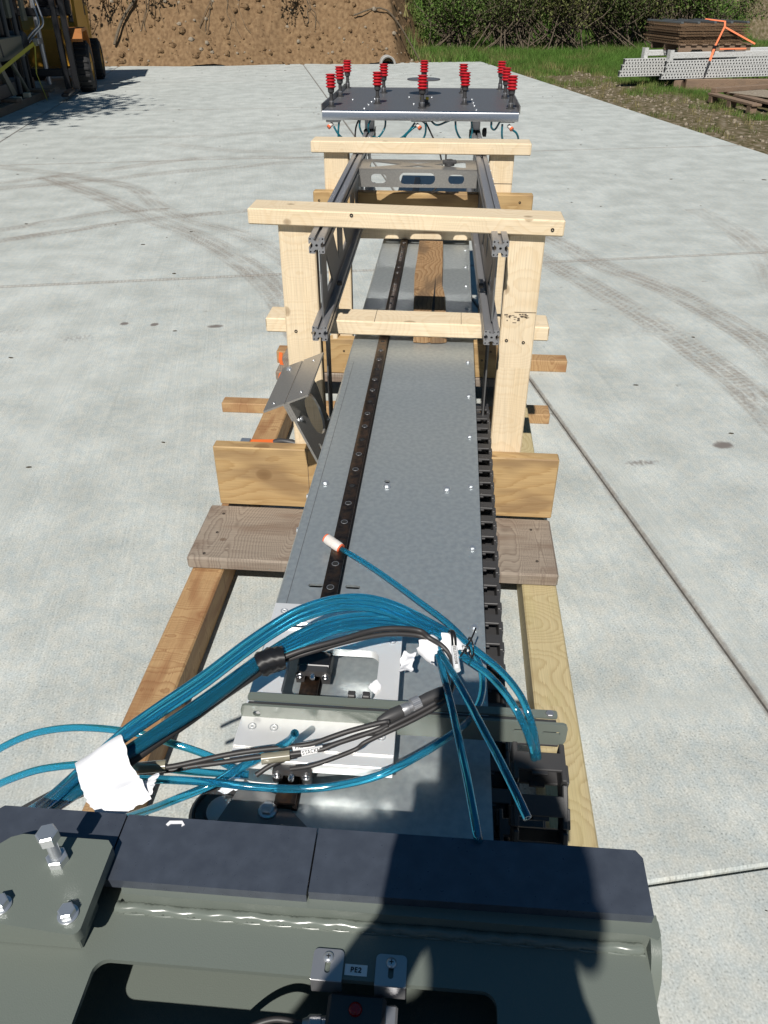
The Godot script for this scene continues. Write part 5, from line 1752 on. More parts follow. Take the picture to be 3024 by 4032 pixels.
func make_hoses():
	var H := {
		"loop": [Vector3(-0.1462, 0.615, -0.9745), Vector3(-0.1124, 0.618, -0.9449), Vector3(-0.0689, 0.624, -0.8989), Vector3(-0.0206, 0.632, -0.8421), Vector3(0.0233, 0.642, -0.7865), Vector3(0.0535, 0.648, -0.7361), Vector3(0.0671, 0.65, -0.6922), Vector3(0.0661, 0.65, -0.6502), Vector3(0.0515, 0.655, -0.6094), Vector3(0.0246, 0.675, -0.5633), Vector3(-0.0077, 0.68, -0.5313), Vector3(-0.0442, 0.672, -0.5119), Vector3(-0.0869, 0.66, -0.5046), Vector3(-0.1298, 0.656, -0.4991), Vector3(-0.179, 0.655, -0.4984), Vector3(-0.2193, 0.66, -0.4966), Vector3(-0.2569, 0.67, -0.4894), Vector3(-0.2912, 0.678, -0.4819), Vector3(-0.3102, 0.682, -0.4768), Vector3(-0.3236, 0.682, -0.4764)],
		"up0": [Vector3(-0.4397, 0.61, -0.4723), Vector3(-0.3949, 0.652, -0.4677), Vector3(-0.3558, 0.688, -0.4802), Vector3(-0.3323, 0.706, -0.4945), Vector3(-0.3121, 0.716, -0.5156), Vector3(-0.2854, 0.725, -0.5396), Vector3(-0.2462, 0.732, -0.5821), Vector3(-0.2059, 0.738, -0.634), Vector3(-0.1646, 0.742, -0.6791), Vector3(-0.1259, 0.74, -0.7076), Vector3(-0.0869, 0.735, -0.7222), Vector3(-0.0492, 0.725, -0.7248), Vector3(-0.0138, 0.712, -0.7186), Vector3(0.0217, 0.7, -0.7068)],
		"up1": [Vector3(-0.4359, 0.61, -0.4692), Vector3(-0.3913, 0.652, -0.4646), Vector3(-0.3523, 0.688, -0.4771), Vector3(-0.3289, 0.706, -0.4913), Vector3(-0.3081, 0.716, -0.5106), Vector3(-0.2813, 0.725, -0.5336), Vector3(-0.242, 0.732, -0.5748), Vector3(-0.2017, 0.738, -0.626), Vector3(-0.1606, 0.742, -0.6704), Vector3(-0.1221, 0.74, -0.6985), Vector3(-0.0834, 0.735, -0.713), Vector3(-0.046, 0.725, -0.7156), Vector3(-0.0109, 0.712, -0.7105), Vector3(0.0242, 0.7, -0.7007)],
		"up2": [Vector3(-0.4358, 0.61, -0.4655), Vector3(-0.3913, 0.652, -0.4609), Vector3(-0.3523, 0.688, -0.4733), Vector3(-0.329, 0.706, -0.4874), Vector3(-0.3076, 0.716, -0.5048), Vector3(-0.2807, 0.725, -0.5269), Vector3(-0.2414, 0.732, -0.5667), Vector3(-0.2014, 0.738, -0.6171), Vector3(-0.1607, 0.742, -0.6607), Vector3(-0.1225, 0.74, -0.6883), Vector3(-0.0842, 0.735, -0.7026), Vector3(-0.0471, 0.725, -0.7052), Vector3(-0.0124, 0.712, -0.7013), Vector3(0.0224, 0.7, -0.6936)],
		"low0": [Vector3(-0.4357, 0.6, -0.4762), Vector3(-0.3851, 0.648, -0.4706), Vector3(-0.3506, 0.678, -0.4741), Vector3(-0.3238, 0.695, -0.491), Vector3(-0.291, 0.703, -0.5201), Vector3(-0.2589, 0.708, -0.5539), Vector3(-0.2332, 0.709, -0.5869), Vector3(-0.2025, 0.71, -0.628), Vector3(-0.1849, 0.712, -0.6457), Vector3(-0.1554, 0.718, -0.6703), Vector3(-0.1186, 0.72, -0.6944), Vector3(-0.0794, 0.718, -0.7081), Vector3(-0.0421, 0.71, -0.7153), Vector3(-0.01, 0.7, -0.7111), Vector3(0.0159, 0.692, -0.699)],
		"low1": [Vector3(-0.4337, 0.6, -0.4739), Vector3(-0.3832, 0.648, -0.4683), Vector3(-0.3488, 0.678, -0.4717), Vector3(-0.3221, 0.695, -0.4886), Vector3(-0.2893, 0.703, -0.5175), Vector3(-0.2569, 0.708, -0.5501), Vector3(-0.2313, 0.709, -0.5828), Vector3(-0.2007, 0.71, -0.6242), Vector3(-0.1833, 0.712, -0.6424), Vector3(-0.1533, 0.718, -0.6635), Vector3(-0.1167, 0.72, -0.6873), Vector3(-0.0777, 0.718, -0.7008), Vector3(-0.0406, 0.71, -0.708), Vector3(-0.0088, 0.7, -0.7061), Vector3(0.0169, 0.692, -0.6955)],
		"low2": [Vector3(-0.4318, 0.6, -0.4719), Vector3(-0.3815, 0.648, -0.4663), Vector3(-0.3472, 0.678, -0.4697), Vector3(-0.3204, 0.695, -0.4865), Vector3(-0.2878, 0.703, -0.5153), Vector3(-0.2551, 0.708, -0.5467), Vector3(-0.2295, 0.709, -0.5793), Vector3(-0.1991, 0.71, -0.6209), Vector3(-0.1819, 0.712, -0.6396), Vector3(-0.1513, 0.718, -0.6576), Vector3(-0.1149, 0.72, -0.6812), Vector3(-0.0762, 0.718, -0.6946), Vector3(-0.0393, 0.71, -0.7017), Vector3(-0.0077, 0.7, -0.7017), Vector3(0.0178, 0.692, -0.6924)],
		"low3": [Vector3(-0.4292, 0.6, -0.4699), Vector3(-0.379, 0.648, -0.4644), Vector3(-0.3448, 0.678, -0.4678), Vector3(-0.3181, 0.695, -0.4845), Vector3(-0.2854, 0.703, -0.5132), Vector3(-0.2525, 0.708, -0.5435), Vector3(-0.2268, 0.709, -0.5758), Vector3(-0.1966, 0.71, -0.6177), Vector3(-0.1795, 0.712, -0.6369), Vector3(-0.1485, 0.718, -0.6518), Vector3(-0.1123, 0.72, -0.6752), Vector3(-0.0737, 0.718, -0.6884), Vector3(-0.037, 0.71, -0.6955), Vector3(-0.0057, 0.7, -0.6975), Vector3(0.0198, 0.692, -0.6895)],
		"arc0": [Vector3(0.0024, 0.705, -0.715), Vector3(0.0341, 0.702, -0.6953), Vector3(0.0645, 0.7, -0.6685), Vector3(0.0894, 0.695, -0.6444), Vector3(0.108, 0.685, -0.6217), Vector3(0.1191, 0.67, -0.6019), Vector3(0.1261, 0.65, -0.5901), Vector3(0.132, 0.62, -0.5859), Vector3(0.1376, 0.58, -0.599)],
		"arc1": [Vector3(0.0159, 0.695, -0.6914), Vector3(0.0434, 0.698, -0.6646), Vector3(0.0685, 0.697, -0.6428), Vector3(0.0887, 0.69, -0.6214), Vector3(0.103, 0.68, -0.6031), Vector3(0.1154, 0.662, -0.5902), Vector3(0.1238, 0.64, -0.5837), Vector3(0.129, 0.61, -0.5862), Vector3(0.1347, 0.57, -0.6026)],
		"free0": [Vector3(0.0029, 0.7, -0.703), Vector3(0.0107, 0.695, -0.6735), Vector3(0.0204, 0.7, -0.6242), Vector3(0.0289, 0.71, -0.5709), Vector3(0.0376, 0.715, -0.517), Vector3(0.0458, 0.712, -0.4715), Vector3(0.0533, 0.705, -0.4275), Vector3(0.0602, 0.66, -0.4354)],
		"free1": [Vector3(-0.0001, 0.695, -0.7036), Vector3(0.0177, 0.7, -0.6605), Vector3(0.0366, 0.712, -0.6065), Vector3(0.0548, 0.72, -0.5539), Vector3(0.0713, 0.725, -0.5086), Vector3(0.0857, 0.725, -0.471), Vector3(0.0989, 0.72, -0.4392)],
		"loose0": [Vector3(-0.5186, 0.6, -0.5506), Vector3(-0.4969, 0.62, -0.5508), Vector3(-0.4692, 0.635, -0.5561), Vector3(-0.4424, 0.645, -0.5596), Vector3(-0.4106, 0.65, -0.5632), Vector3(-0.3795, 0.65, -0.5652), Vector3(-0.3471, 0.65, -0.5636), Vector3(-0.3162, 0.645, -0.5632), Vector3(-0.2921, 0.645, -0.556), Vector3(-0.2669, 0.64, -0.553), Vector3(-0.2412, 0.635, -0.5478), Vector3(-0.2218, 0.63, -0.5422), Vector3(-0.2013, 0.63, -0.5337)],
		"loose1": [Vector3(-0.4962, 0.6, -0.508), Vector3(-0.4733, 0.62, -0.5045), Vector3(-0.4454, 0.635, -0.5069), Vector3(-0.4194, 0.645, -0.5095), Vector3(-0.3834, 0.65, -0.5139), Vector3(-0.3475, 0.652, -0.5164), Vector3(-0.3117, 0.65, -0.5168), Vector3(-0.2846, 0.645, -0.5207), Vector3(-0.2582, 0.64, -0.5231), Vector3(-0.2343, 0.635, -0.5266), Vector3(-0.211, 0.632, -0.5293), Vector3(-0.1946, 0.63, -0.5311)],
		"loose2": [Vector3(-0.3528, 0.55, -0.5159), Vector3(-0.3, 0.6, -0.5), Vector3(-0.2703, 0.625, -0.4958), Vector3(-0.2466, 0.635, -0.5014), Vector3(-0.2289, 0.64, -0.5087), Vector3(-0.2138, 0.645, -0.5173), Vector3(-0.1977, 0.65, -0.5274), Vector3(-0.1812, 0.655, -0.5363), Vector3(-0.1634, 0.665, -0.5413), Vector3(-0.1469, 0.68, -0.5421), Vector3(-0.1386, 0.7, -0.5358)],
		"cabA0": [Vector3(-0.3086, 0.655, -0.5112), Vector3(-0.2766, 0.658, -0.5136), Vector3(-0.2487, 0.66, -0.5213), Vector3(-0.2145, 0.665, -0.5293), Vector3(-0.18, 0.668, -0.5362), Vector3(-0.1452, 0.67, -0.5417), Vector3(-0.122, 0.672, -0.5463), Vector3(-0.1032, 0.675, -0.5538), Vector3(-0.0834, 0.68, -0.5597), Vector3(-0.0491, 0.685, -0.5702), Vector3(-0.0392, 0.687, -0.5704)],
		"cabA1": [Vector3(-0.3091, 0.65, -0.51), Vector3(-0.2776, 0.652, -0.5138), Vector3(-0.2493, 0.654, -0.5202), Vector3(-0.2143, 0.658, -0.5256), Vector3(-0.1795, 0.662, -0.5316), Vector3(-0.1444, 0.665, -0.5357), Vector3(-0.1143, 0.668, -0.5414), Vector3(-0.0958, 0.672, -0.5485), Vector3(-0.0697, 0.676, -0.5582), Vector3(-0.0514, 0.68, -0.5646), Vector3(-0.0404, 0.686, -0.5672)],
		"cabB0": [Vector3(-0.1817, 0.648, -0.5181), Vector3(-0.1666, 0.655, -0.5268), Vector3(-0.1486, 0.66, -0.5341), Vector3(-0.1224, 0.665, -0.542), Vector3(-0.0964, 0.668, -0.5517), Vector3(-0.0702, 0.672, -0.5623), Vector3(-0.0513, 0.677, -0.5626), Vector3(-0.0379, 0.684, -0.5675), Vector3(-0.01, 0.69, -0.583), Vector3(0.01, 0.695, -0.5946)],
		"cabB1": [Vector3(-0.1453, 0.65, -0.5275), Vector3(-0.1236, 0.655, -0.5294), Vector3(-0.1014, 0.66, -0.5362), Vector3(-0.0755, 0.665, -0.5474), Vector3(-0.0655, 0.672, -0.5519), Vector3(-0.0427, 0.678, -0.5625), Vector3(-0.018, 0.684, -0.5744), Vector3(0.0069, 0.69, -0.5888), Vector3(0.022, 0.695, -0.5989), Vector3(0.0287, 0.695, -0.6178), Vector3(0.0305, 0.692, -0.6399)],
		"cabup0": [Vector3(-0.1965, 0.7, -0.6354), Vector3(-0.1749, 0.712, -0.6312), Vector3(-0.1457, 0.72, -0.6405), Vector3(-0.1047, 0.722, -0.6585), Vector3(-0.0685, 0.72, -0.6793), Vector3(-0.0414, 0.718, -0.6876), Vector3(-0.0126, 0.712, -0.6923), Vector3(-0.0001, 0.71, -0.6828), Vector3(0.015, 0.702, -0.6792), Vector3(0.0265, 0.695, -0.6691), Vector3(0.0315, 0.69, -0.6517), Vector3(0.0308, 0.688, -0.6316), Vector3(0.0238, 0.69, -0.6127), Vector3(0.01, 0.693, -0.5986)],
		"cabup1": [Vector3(-0.1982, 0.69, -0.6391), Vector3(-0.1741, 0.7, -0.6387), Vector3(-0.1453, 0.708, -0.6466), Vector3(-0.1056, 0.712, -0.6626), Vector3(-0.0685, 0.712, -0.6782), Vector3(-0.0413, 0.71, -0.6865), Vector3(-0.0124, 0.705, -0.6909), Vector3(-0.0018, 0.702, -0.6858), Vector3(0.0126, 0.695, -0.6783), Vector3(0.0214, 0.688, -0.6629), Vector3(0.0237, 0.685, -0.6411), Vector3(0.0194, 0.687, -0.6198), Vector3(0.0032, 0.69, -0.5996)],
		"lowblack": [Vector3(-0.4457, 0.59, -0.4854), Vector3(-0.3851, 0.64, -0.4757), Vector3(-0.3426, 0.67, -0.4769), Vector3(-0.3145, 0.685, -0.4899), Vector3(-0.2891, 0.692, -0.5151), Vector3(-0.2579, 0.698, -0.5456), Vector3(-0.232, 0.7, -0.5779), Vector3(-0.2012, 0.699, -0.6173), Vector3(-0.1859, 0.7, -0.6338)],
		"lowblack1": [Vector3(-0.4491, 0.6, -0.4799), Vector3(-0.3935, 0.645, -0.4783), Vector3(-0.3486, 0.676, -0.4813), Vector3(-0.3188, 0.69, -0.4969), Vector3(-0.2899, 0.697, -0.5201), Vector3(-0.2582, 0.702, -0.5485), Vector3(-0.2321, 0.704, -0.5802), Vector3(-0.2016, 0.702, -0.6204), Vector3(-0.1862, 0.702, -0.636)],
	}
	var g := "clear blue air hoses over the track"
	hose(H.loop, 0.0043, "blue hose from the white fitting, looping round to the white paper wrap", g)
	for k in 3: hose(H["up%d" % k], 0.0043, ["outermost blue hose of the tall upper arch", "middle blue hose of the tall upper arch", "innermost blue hose of the tall upper arch"][k], g)
	for k in 4: hose(H["low%d" % k], 0.0043, ["top blue hose of the taped lower bundle", "second blue hose of the taped lower bundle", "third blue hose of the taped lower bundle", "lowest blue hose of the taped lower bundle"][k], g)
	hose(H.arc0, 0.0043, "outer blue hose curving over the right edge into the chain", g)
	hose(H.arc1, 0.0043, "inner blue hose curving over the right edge into the chain", g)
	hose(H.free0, 0.0043, "blue hose running straight down the track toward the frame", g)
	hose(H.free1, 0.0043, "blue hose with a cut end hanging over the cable chain", g)
	hose(H.loose0, 0.0043, "upper of two blue hoses leaving to the left across the runner", g)
	hose(H.loose1, 0.0043, "lower of two blue hoses leaving to the left across the runner", g)
	hose(H.loose2, 0.0046, "blue hose whose open round end stands up by the bracket", g, "air_hose", null, 0.0032)
	var c := "black cables over the carriage"
	hose(H.cabA0, 0.0030, "black cable with the PADDLE sleeve", c, "black_cable", M.cable, 0.0)
	hose(H.cabA1, 0.0030, "black cable with the STACKER sleeve", c, "black_cable", M.cable, 0.0)
	hose(H.cabB0, 0.0028, "thin black cable ending in the knurled metal connector", c, "black_cable", M.cable, 0.0)
	hose(H.cabB1, 0.0026, "thin black cable below the connector, lowest of the bunch", c, "black_cable", M.cable, 0.0)
	hose(H.cabup0, 0.0032, "upper black cable arching under the blue hoses", c, "black_cable", M.cable, 0.0)
	hose(H.cabup1, 0.0032, "lower black cable arching under the blue hoses", c, "black_cable", M.cable, 0.0)
	hose(H.lowblack, 0.0060, "lower of the two thick black cables under the taped bundle at left", c, "black_cable", M.cable, 0.0)
	hose(H.lowblack1, 0.0055, "upper of the two thick black cables under the taped bundle at left", c, "black_cable", M.cable, 0.0)
	# the cable and its sleeves: printed labels, clear heat-shrink
	sleeve(Vector3(-0.1441, 0.6685, -0.5415), Vector3(-0.1207, 0.6695, -0.5478), "PADDLE", "white cable sleeve printed PADDLE")
	sleeve(Vector3(-0.1338, 0.6665, -0.5363), Vector3(-0.1112, 0.6675, -0.5437), "STACKER", "white cable sleeve printed STACKER")
	sleeve(Vector3(0.0345, 0.699, -0.6425), Vector3(0.0300, 0.703, -0.6815), "MODULE155", "clear sleeve printed MODULE at the paper-taped knot")
	clear_sleeve(Vector3(-0.1765, 0.663, -0.5285), Vector3(-0.1462, 0.664, -0.5345), 0.0062, "translucent grey sleeve joining two cables beside the printed sleeves")
	clear_sleeve(Vector3(-0.3134, 0.657, -0.5095), Vector3(-0.2794, 0.658, -0.5150), 0.0065, "translucent grey sleeve at the left beside the paper wrap")
	# knurled connector
	var a := Vector3(-0.0150, 0.688, -0.5945)
	var d := Vector3(0.085, 0.01, -0.050).normalized()
	var cn := thing("cable_connector", "knurled metal cable connector with black boots", "connector")
	var bt := mk(aim(a - d * 0.044, d))
	bt.lathe(PackedVector2Array([Vector2(0.0035, 0.0), Vector2(0.0050, 0.004), Vector2(0.0078, 0.018), Vector2(0.0072, 0.030), Vector2(0, 0.030)]), 14)
	part("boot", bt, M.plastic, cn)
	var kn := mk(aim(a - d * 0.014, d))
	kn.lathe(PackedVector2Array([Vector2(0.0068, 0.0), Vector2(0.0072, 0.001), Vector2(0.0072, 0.008), Vector2(0.0062, 0.009), Vector2(0.0062, 0.012), Vector2(0.0080, 0.013)]), 20)
	part("collar", kn, M.stainless, cn)
	var kb := mk(aim(a - d * 0.001, d))
	for k in 28:
		var a0 := TAU * k / 28
		var a1 := TAU * (k + 0.5) / 28
		var a2 := TAU * (k + 1) / 28
		var q := [Vector3(cos(a0), 0, sin(a0)) * 0.0080, Vector3(cos(a1), 0, sin(a1)) * 0.0086, Vector3(cos(a2), 0, sin(a2)) * 0.0080]
		for s in 2:
			var n: Vector3 = (q[s] + q[s + 1]).normalized() + Vector3(-sin(a1), 0, cos(a1)) * (-0.4 if s == 0 else 0.4)
			kb.quad(q[s], q[s + 1], q[s + 1] + Vector3(0, 0.010, 0), q[s] + Vector3(0, 0.010, 0), n.normalized())
	kb.lathe(PackedVector2Array([Vector2(0.0081, 0.010), Vector2(0.006, 0.0115), Vector2(0, 0.0115)]), 20)
	part("knurled_nut", kb, M.stainless, cn)
	var b2 := mk(aim(a + d * 0.010, d))
	b2.lathe(PackedVector2Array([Vector2(0.0068, 0.0), Vector2(0.0075, 0.010), Vector2(0.0072, 0.026), Vector2(0.0045, 0.040), Vector2(0, 0.040)]), 14)
	part("boot", b2, M.plastic, cn)
	# push-in fitting on the loose hose end
	var ft := thing("push_fitting", "off-white push-in hose fitting with orange collars", "fitting")
	var f0 := Vector3(-0.1740, 0.6215, -0.9935)
	var fd := (Vector3(-0.1462, 0.615, -0.9745) - f0).normalized()
	var fb := mk(aim(f0, fd))
	fb.lathe(PackedVector2Array([Vector2(0.0050, 0.002), Vector2(0.0080, 0.002), Vector2(0.0086, 0.003), Vector2(0.0086, 0.015), Vector2(0.0080, 0.0155), Vector2(0.0080, 0.0175), Vector2(0.0086, 0.018), Vector2(0.0086, 0.030), Vector2(0.0080, 0.031), Vector2(0.005, 0.031)]), 22)
	part("body", fb, M.white_plastic, ft)
	for q in [-0.0005, 0.031]:
		var c2 := mk(aim(f0 + fd * q, fd))
		c2.lathe(PackedVector2Array([Vector2(0.0046, 0.0), Vector2(0.0078, 0.0), Vector2(0.0078, 0.0025), Vector2(0.0046, 0.0025)]), 22)
		part("collar", c2, M.orange_plastic, ft)
	var bore := mk(aim(f0 + fd * 0.001, fd))
	bore.lathe(PackedVector2Array([Vector2(0.0047, 0.0), Vector2(0, 0.0)]), 16)
	part("bore", bore, M.hole, ft)
	# black tape round the bundle, zip tie
	var tp := mk()
	tp.tube(Mb.spline([Vector3(-0.1965, 0.708, -0.622), Vector3(-0.183, 0.711, -0.629), Vector3(-0.167, 0.712, -0.634)], 5), PackedFloat32Array([0.012, 0.0145, 0.0155, 0.0145, 0.0150, 0.0155, 0.0150, 0.0142, 0.0146, 0.0138, 0.012]), 16, false)
	for k in tp.P.size(): tp.P[k] += Vector3(0, 0.0011, 0) * sin(tp.P[k].x * 900.0 + tp.P[k].z * 500.0)
	tag(part("black_tape", tp, M.tape_black), "shiny black tape binding the lower hose bundle", "tape")
	var zt := mk()
	for k in 2:
		var ring := []
		for s in 17:
			var an := TAU * s / 16
			ring.append(Vector3(0.051 - k * 0.003, 0.697, -0.684 + k * 0.013) + Vector3(0.3, 0.0, 0.75).normalized().cross(Vector3.UP) * 0.0 + Vector3(cos(an) * 0.003, sin(an) * 0.012, cos(an) * 0.011))
		zt.tube(PackedVector3Array(ring), 0.0012, 6, false)
	zt.tube(Mb.spline([Vector3(0.038, 0.700, -0.664), Vector3(0.045, 0.712, -0.670), Vector3(0.051, 0.712, -0.684), Vector3(0.056, 0.716, -0.698)], 5), 0.0012, 6)
	tag(part("cable_tie", zt, M.tape_black), "black cable tie round the two hoses at the plate edge", "cable tie")
	make_papers()

func sleeve(a: Vector3, b: Vector3, s: String, label: String):
	var t := thing("cable_sleeve", label, "sleeve")
	var m := mk()
	m.tube(PackedVector3Array([a, b]), 0.0041, 14)
	part("tube", m, M.label, t)
	var d := (b - a).normalized()
	var view := (Vector3(0, 1.36, 0) - a).normalized()   # print runs along the side that is uppermost
	var n := (Vector3.UP * 0.75 + Vector3.BACK * 0.65)
	n = (n - d * n.dot(d)).normalized()
	var up := n.cross(d)
	# lettering wrapped on the sleeve as small raised print
	text_on(t, s, Transform3D(Basis(d, up, n), (a + b) * 0.5 + n * 0.00405), 0.0038 if s.length() < 8 else 0.0034, M.ink)

func clear_sleeve(a: Vector3, b: Vector3, r: float, label: String):
	var m := mk()
	m.X = Transform3D.IDENTITY
	m.tube(PackedVector3Array([a, a.lerp(b, 0.5), b]), r, 10)
	tag(part("clear_sleeve", m, M.sleeve), label, "sleeve")

# a torn, crumpled sheet: grid of points bent by a function, with two faces
func sheet(w: float, l: float, nx: int, ny: int, f: Callable, tear: float, sd: int) -> Mb:
	var n := noise(1.0, 2, sd)
	var g := []
	for j in ny + 1:
		var row := []
		for i in nx + 1:
			var u := (float(i) / nx - 0.5) * w
			var v := (float(j) / ny - 0.5) * l
			if i == 0 or i == nx: u += n.get_noise_2d(v * 110.0, i * 7.0) * tear
			if j == 0 or j == ny: v += n.get_noise_2d(u * 110.0, j * 9.0) * tear
			row.append(f.call(u, v))
		g.append(row)
	var b := mk()
	for j in ny:
		for i in nx:
			for s in [[g[j][i], g[j][i + 1], g[j + 1][i + 1]], [g[j][i], g[j + 1][i + 1], g[j + 1][i]]]:
				var nn: Vector3 = (s[1] - s[0]).cross(s[2] - s[0]).normalized()
				if nn.y < 0: nn = -nn
				b.tri(s[0] + nn * 0.0001, s[1] + nn * 0.0001, s[2] + nn * 0.0001, nn, nn, nn)
				b.tri(s[0] - nn * 0.0001, s[1] - nn * 0.0001, s[2] - nn * 0.0001, -nn, -nn, -nn)
	return b

func make_papers():
	var nz := noise(1.0, 2, 400)
	# wrap round the left bundle with a loose tail
	var axis := Vector3(0.80, 0.28, -0.53).normalized()
	var c := Vector3(-0.3285, 0.689, -0.4810)
	var side := axis.cross(Vector3.UP).normalized()
	var wrap := sheet(0.052, 0.150, 16, 40, func(u: float, v: float):
		var q := v
		var r := 0.0235
		var ang := q / r
		var p: Vector3
		if v < 0.028:
			p = c + axis * u + (Vector3.UP * cos(ang) + side * sin(ang)) * r
		else:
			var a0 := 0.028 / r
			p = c + axis * (u + (v - 0.028) * 0.18) + (Vector3.UP * cos(a0) + side * sin(a0)) * r + (side * 0.80 + Vector3(0, 0.10 - 0.6 * clampf((v - 0.055) * 30.0, 0.0, 1.0), 0) ) * (v - 0.028)
		return p + Vector3.UP * nz.get_noise_2d(u * 18.0, v * 14.0) * 0.0030, 0.0018, 5)
	tag(part("paper_wrap", wrap, M.paper), "torn white paper wrapped round the hose bundle at left", "paper")
	var fold := sheet(0.032, 0.040, 10, 10, func(u: float, v: float):
		return Vector3(-0.2830 + u, 0.694 + 0.35 * maxf(u, 0.0) + nz.get_noise_2d(u * 40.0, v * 40.0) * 0.004, -0.4575 + v * 0.6 - u * 0.3), 0.004, 9)
	tag(part("paper_scrap", fold, M.paper), "curled torn tail of the white paper wrap", "paper", "scraps of white paper")
	# paper taped round the knot of hoses: two crumpled bands
	for q in [[Vector3(0.0045, 0.690, -0.6830), Vector3(0.70, -0.1, 0.70), 0.024, 0.068, 0.0140, "crumpled white paper band left of the black strap at the hose knot"], [Vector3(0.0290, 0.691, -0.6865), Vector3(0.75, -0.1, 0.65), 0.027, 0.075, 0.0150, "crumpled white paper band under the clear sleeve at the hose knot"]]:
		var ax: Vector3 = q[1].normalized()
		var sd: Vector3 = ax.cross(Vector3.UP).normalized()
		var up: Vector3 = sd.cross(ax).normalized()
		var rr: float = q[4]
		var cc: Vector3 = q[0]
		var band := sheet(q[2], q[3], 12, 26, func(u: float, v: float):
			var an := v / rr
			var r2 := rr * (1.0 + nz.get_noise_3d(u * 30.0, v * 26.0, cc.x * 50.0) * 0.22)
			return cc + ax * u + (up * cos(an) + sd * sin(an)) * r2, 0.010, int(cc.x * 1000.0) + 3)
		tag(part("paper_band", band, M.paper), q[5], "paper")
	var sc := sheet(0.017, 0.034, 8, 12, func(u: float, v: float):
		return Vector3(-0.0265 + u - v * 0.12, 0.652 + 0.010 * absf(v * 26.0 + 0.2) * (0.5 + u * 14.0) + nz.get_noise_2d(u * 45.0, v * 45.0) * 0.004, -0.696 + v), 0.003, 14)
	tag(part("paper_scrap", sc, M.paper), "crumpled scrap of white paper beside the carriage plate's right edge", "paper", "scraps of white paper")
	var s2 := sheet(0.017, 0.024, 8, 10, func(u: float, v: float):
		var k := 1.0 - 0.5 * absf(v) / 0.012 * absf(u) / 0.0085
		return Vector3(-0.0640 + u * k, 0.642 + 0.0006 * sin(u * 300.0), -0.662 + v * k), 0.003, 18)
	tag(part("paper_scrap", s2, M.paper), "small flat white paper flake on the window edge of the carriage", "paper", "scraps of white paper")
	var s3 := sheet(0.034, 0.014, 10, 6, func(u: float, v: float):
		return Vector3(-0.2147 + u * 0.8, 0.611 + nz.get_noise_2d(u * 40.0, v * 40.0) * 0.006, -0.5255 + v * 0.5 - u * 0.1), 0.004, 22)
	tag(part("paper_scrap", s3, M.paper), "torn white paper under the hoses by the black idler wheel", "paper", "scraps of white paper")
	# black strap at the knot
	var st := mk()
	st.tube(Mb.spline([Vector3(0.0255, 0.708, -0.697), Vector3(0.0285, 0.714, -0.688), Vector3(0.0305, 0.705, -0.677)], 5), 0.0034, 8)
	tag(part("black_strap", st, M.tape_black), "short black strap end over the paper at the hose knot", "strap")

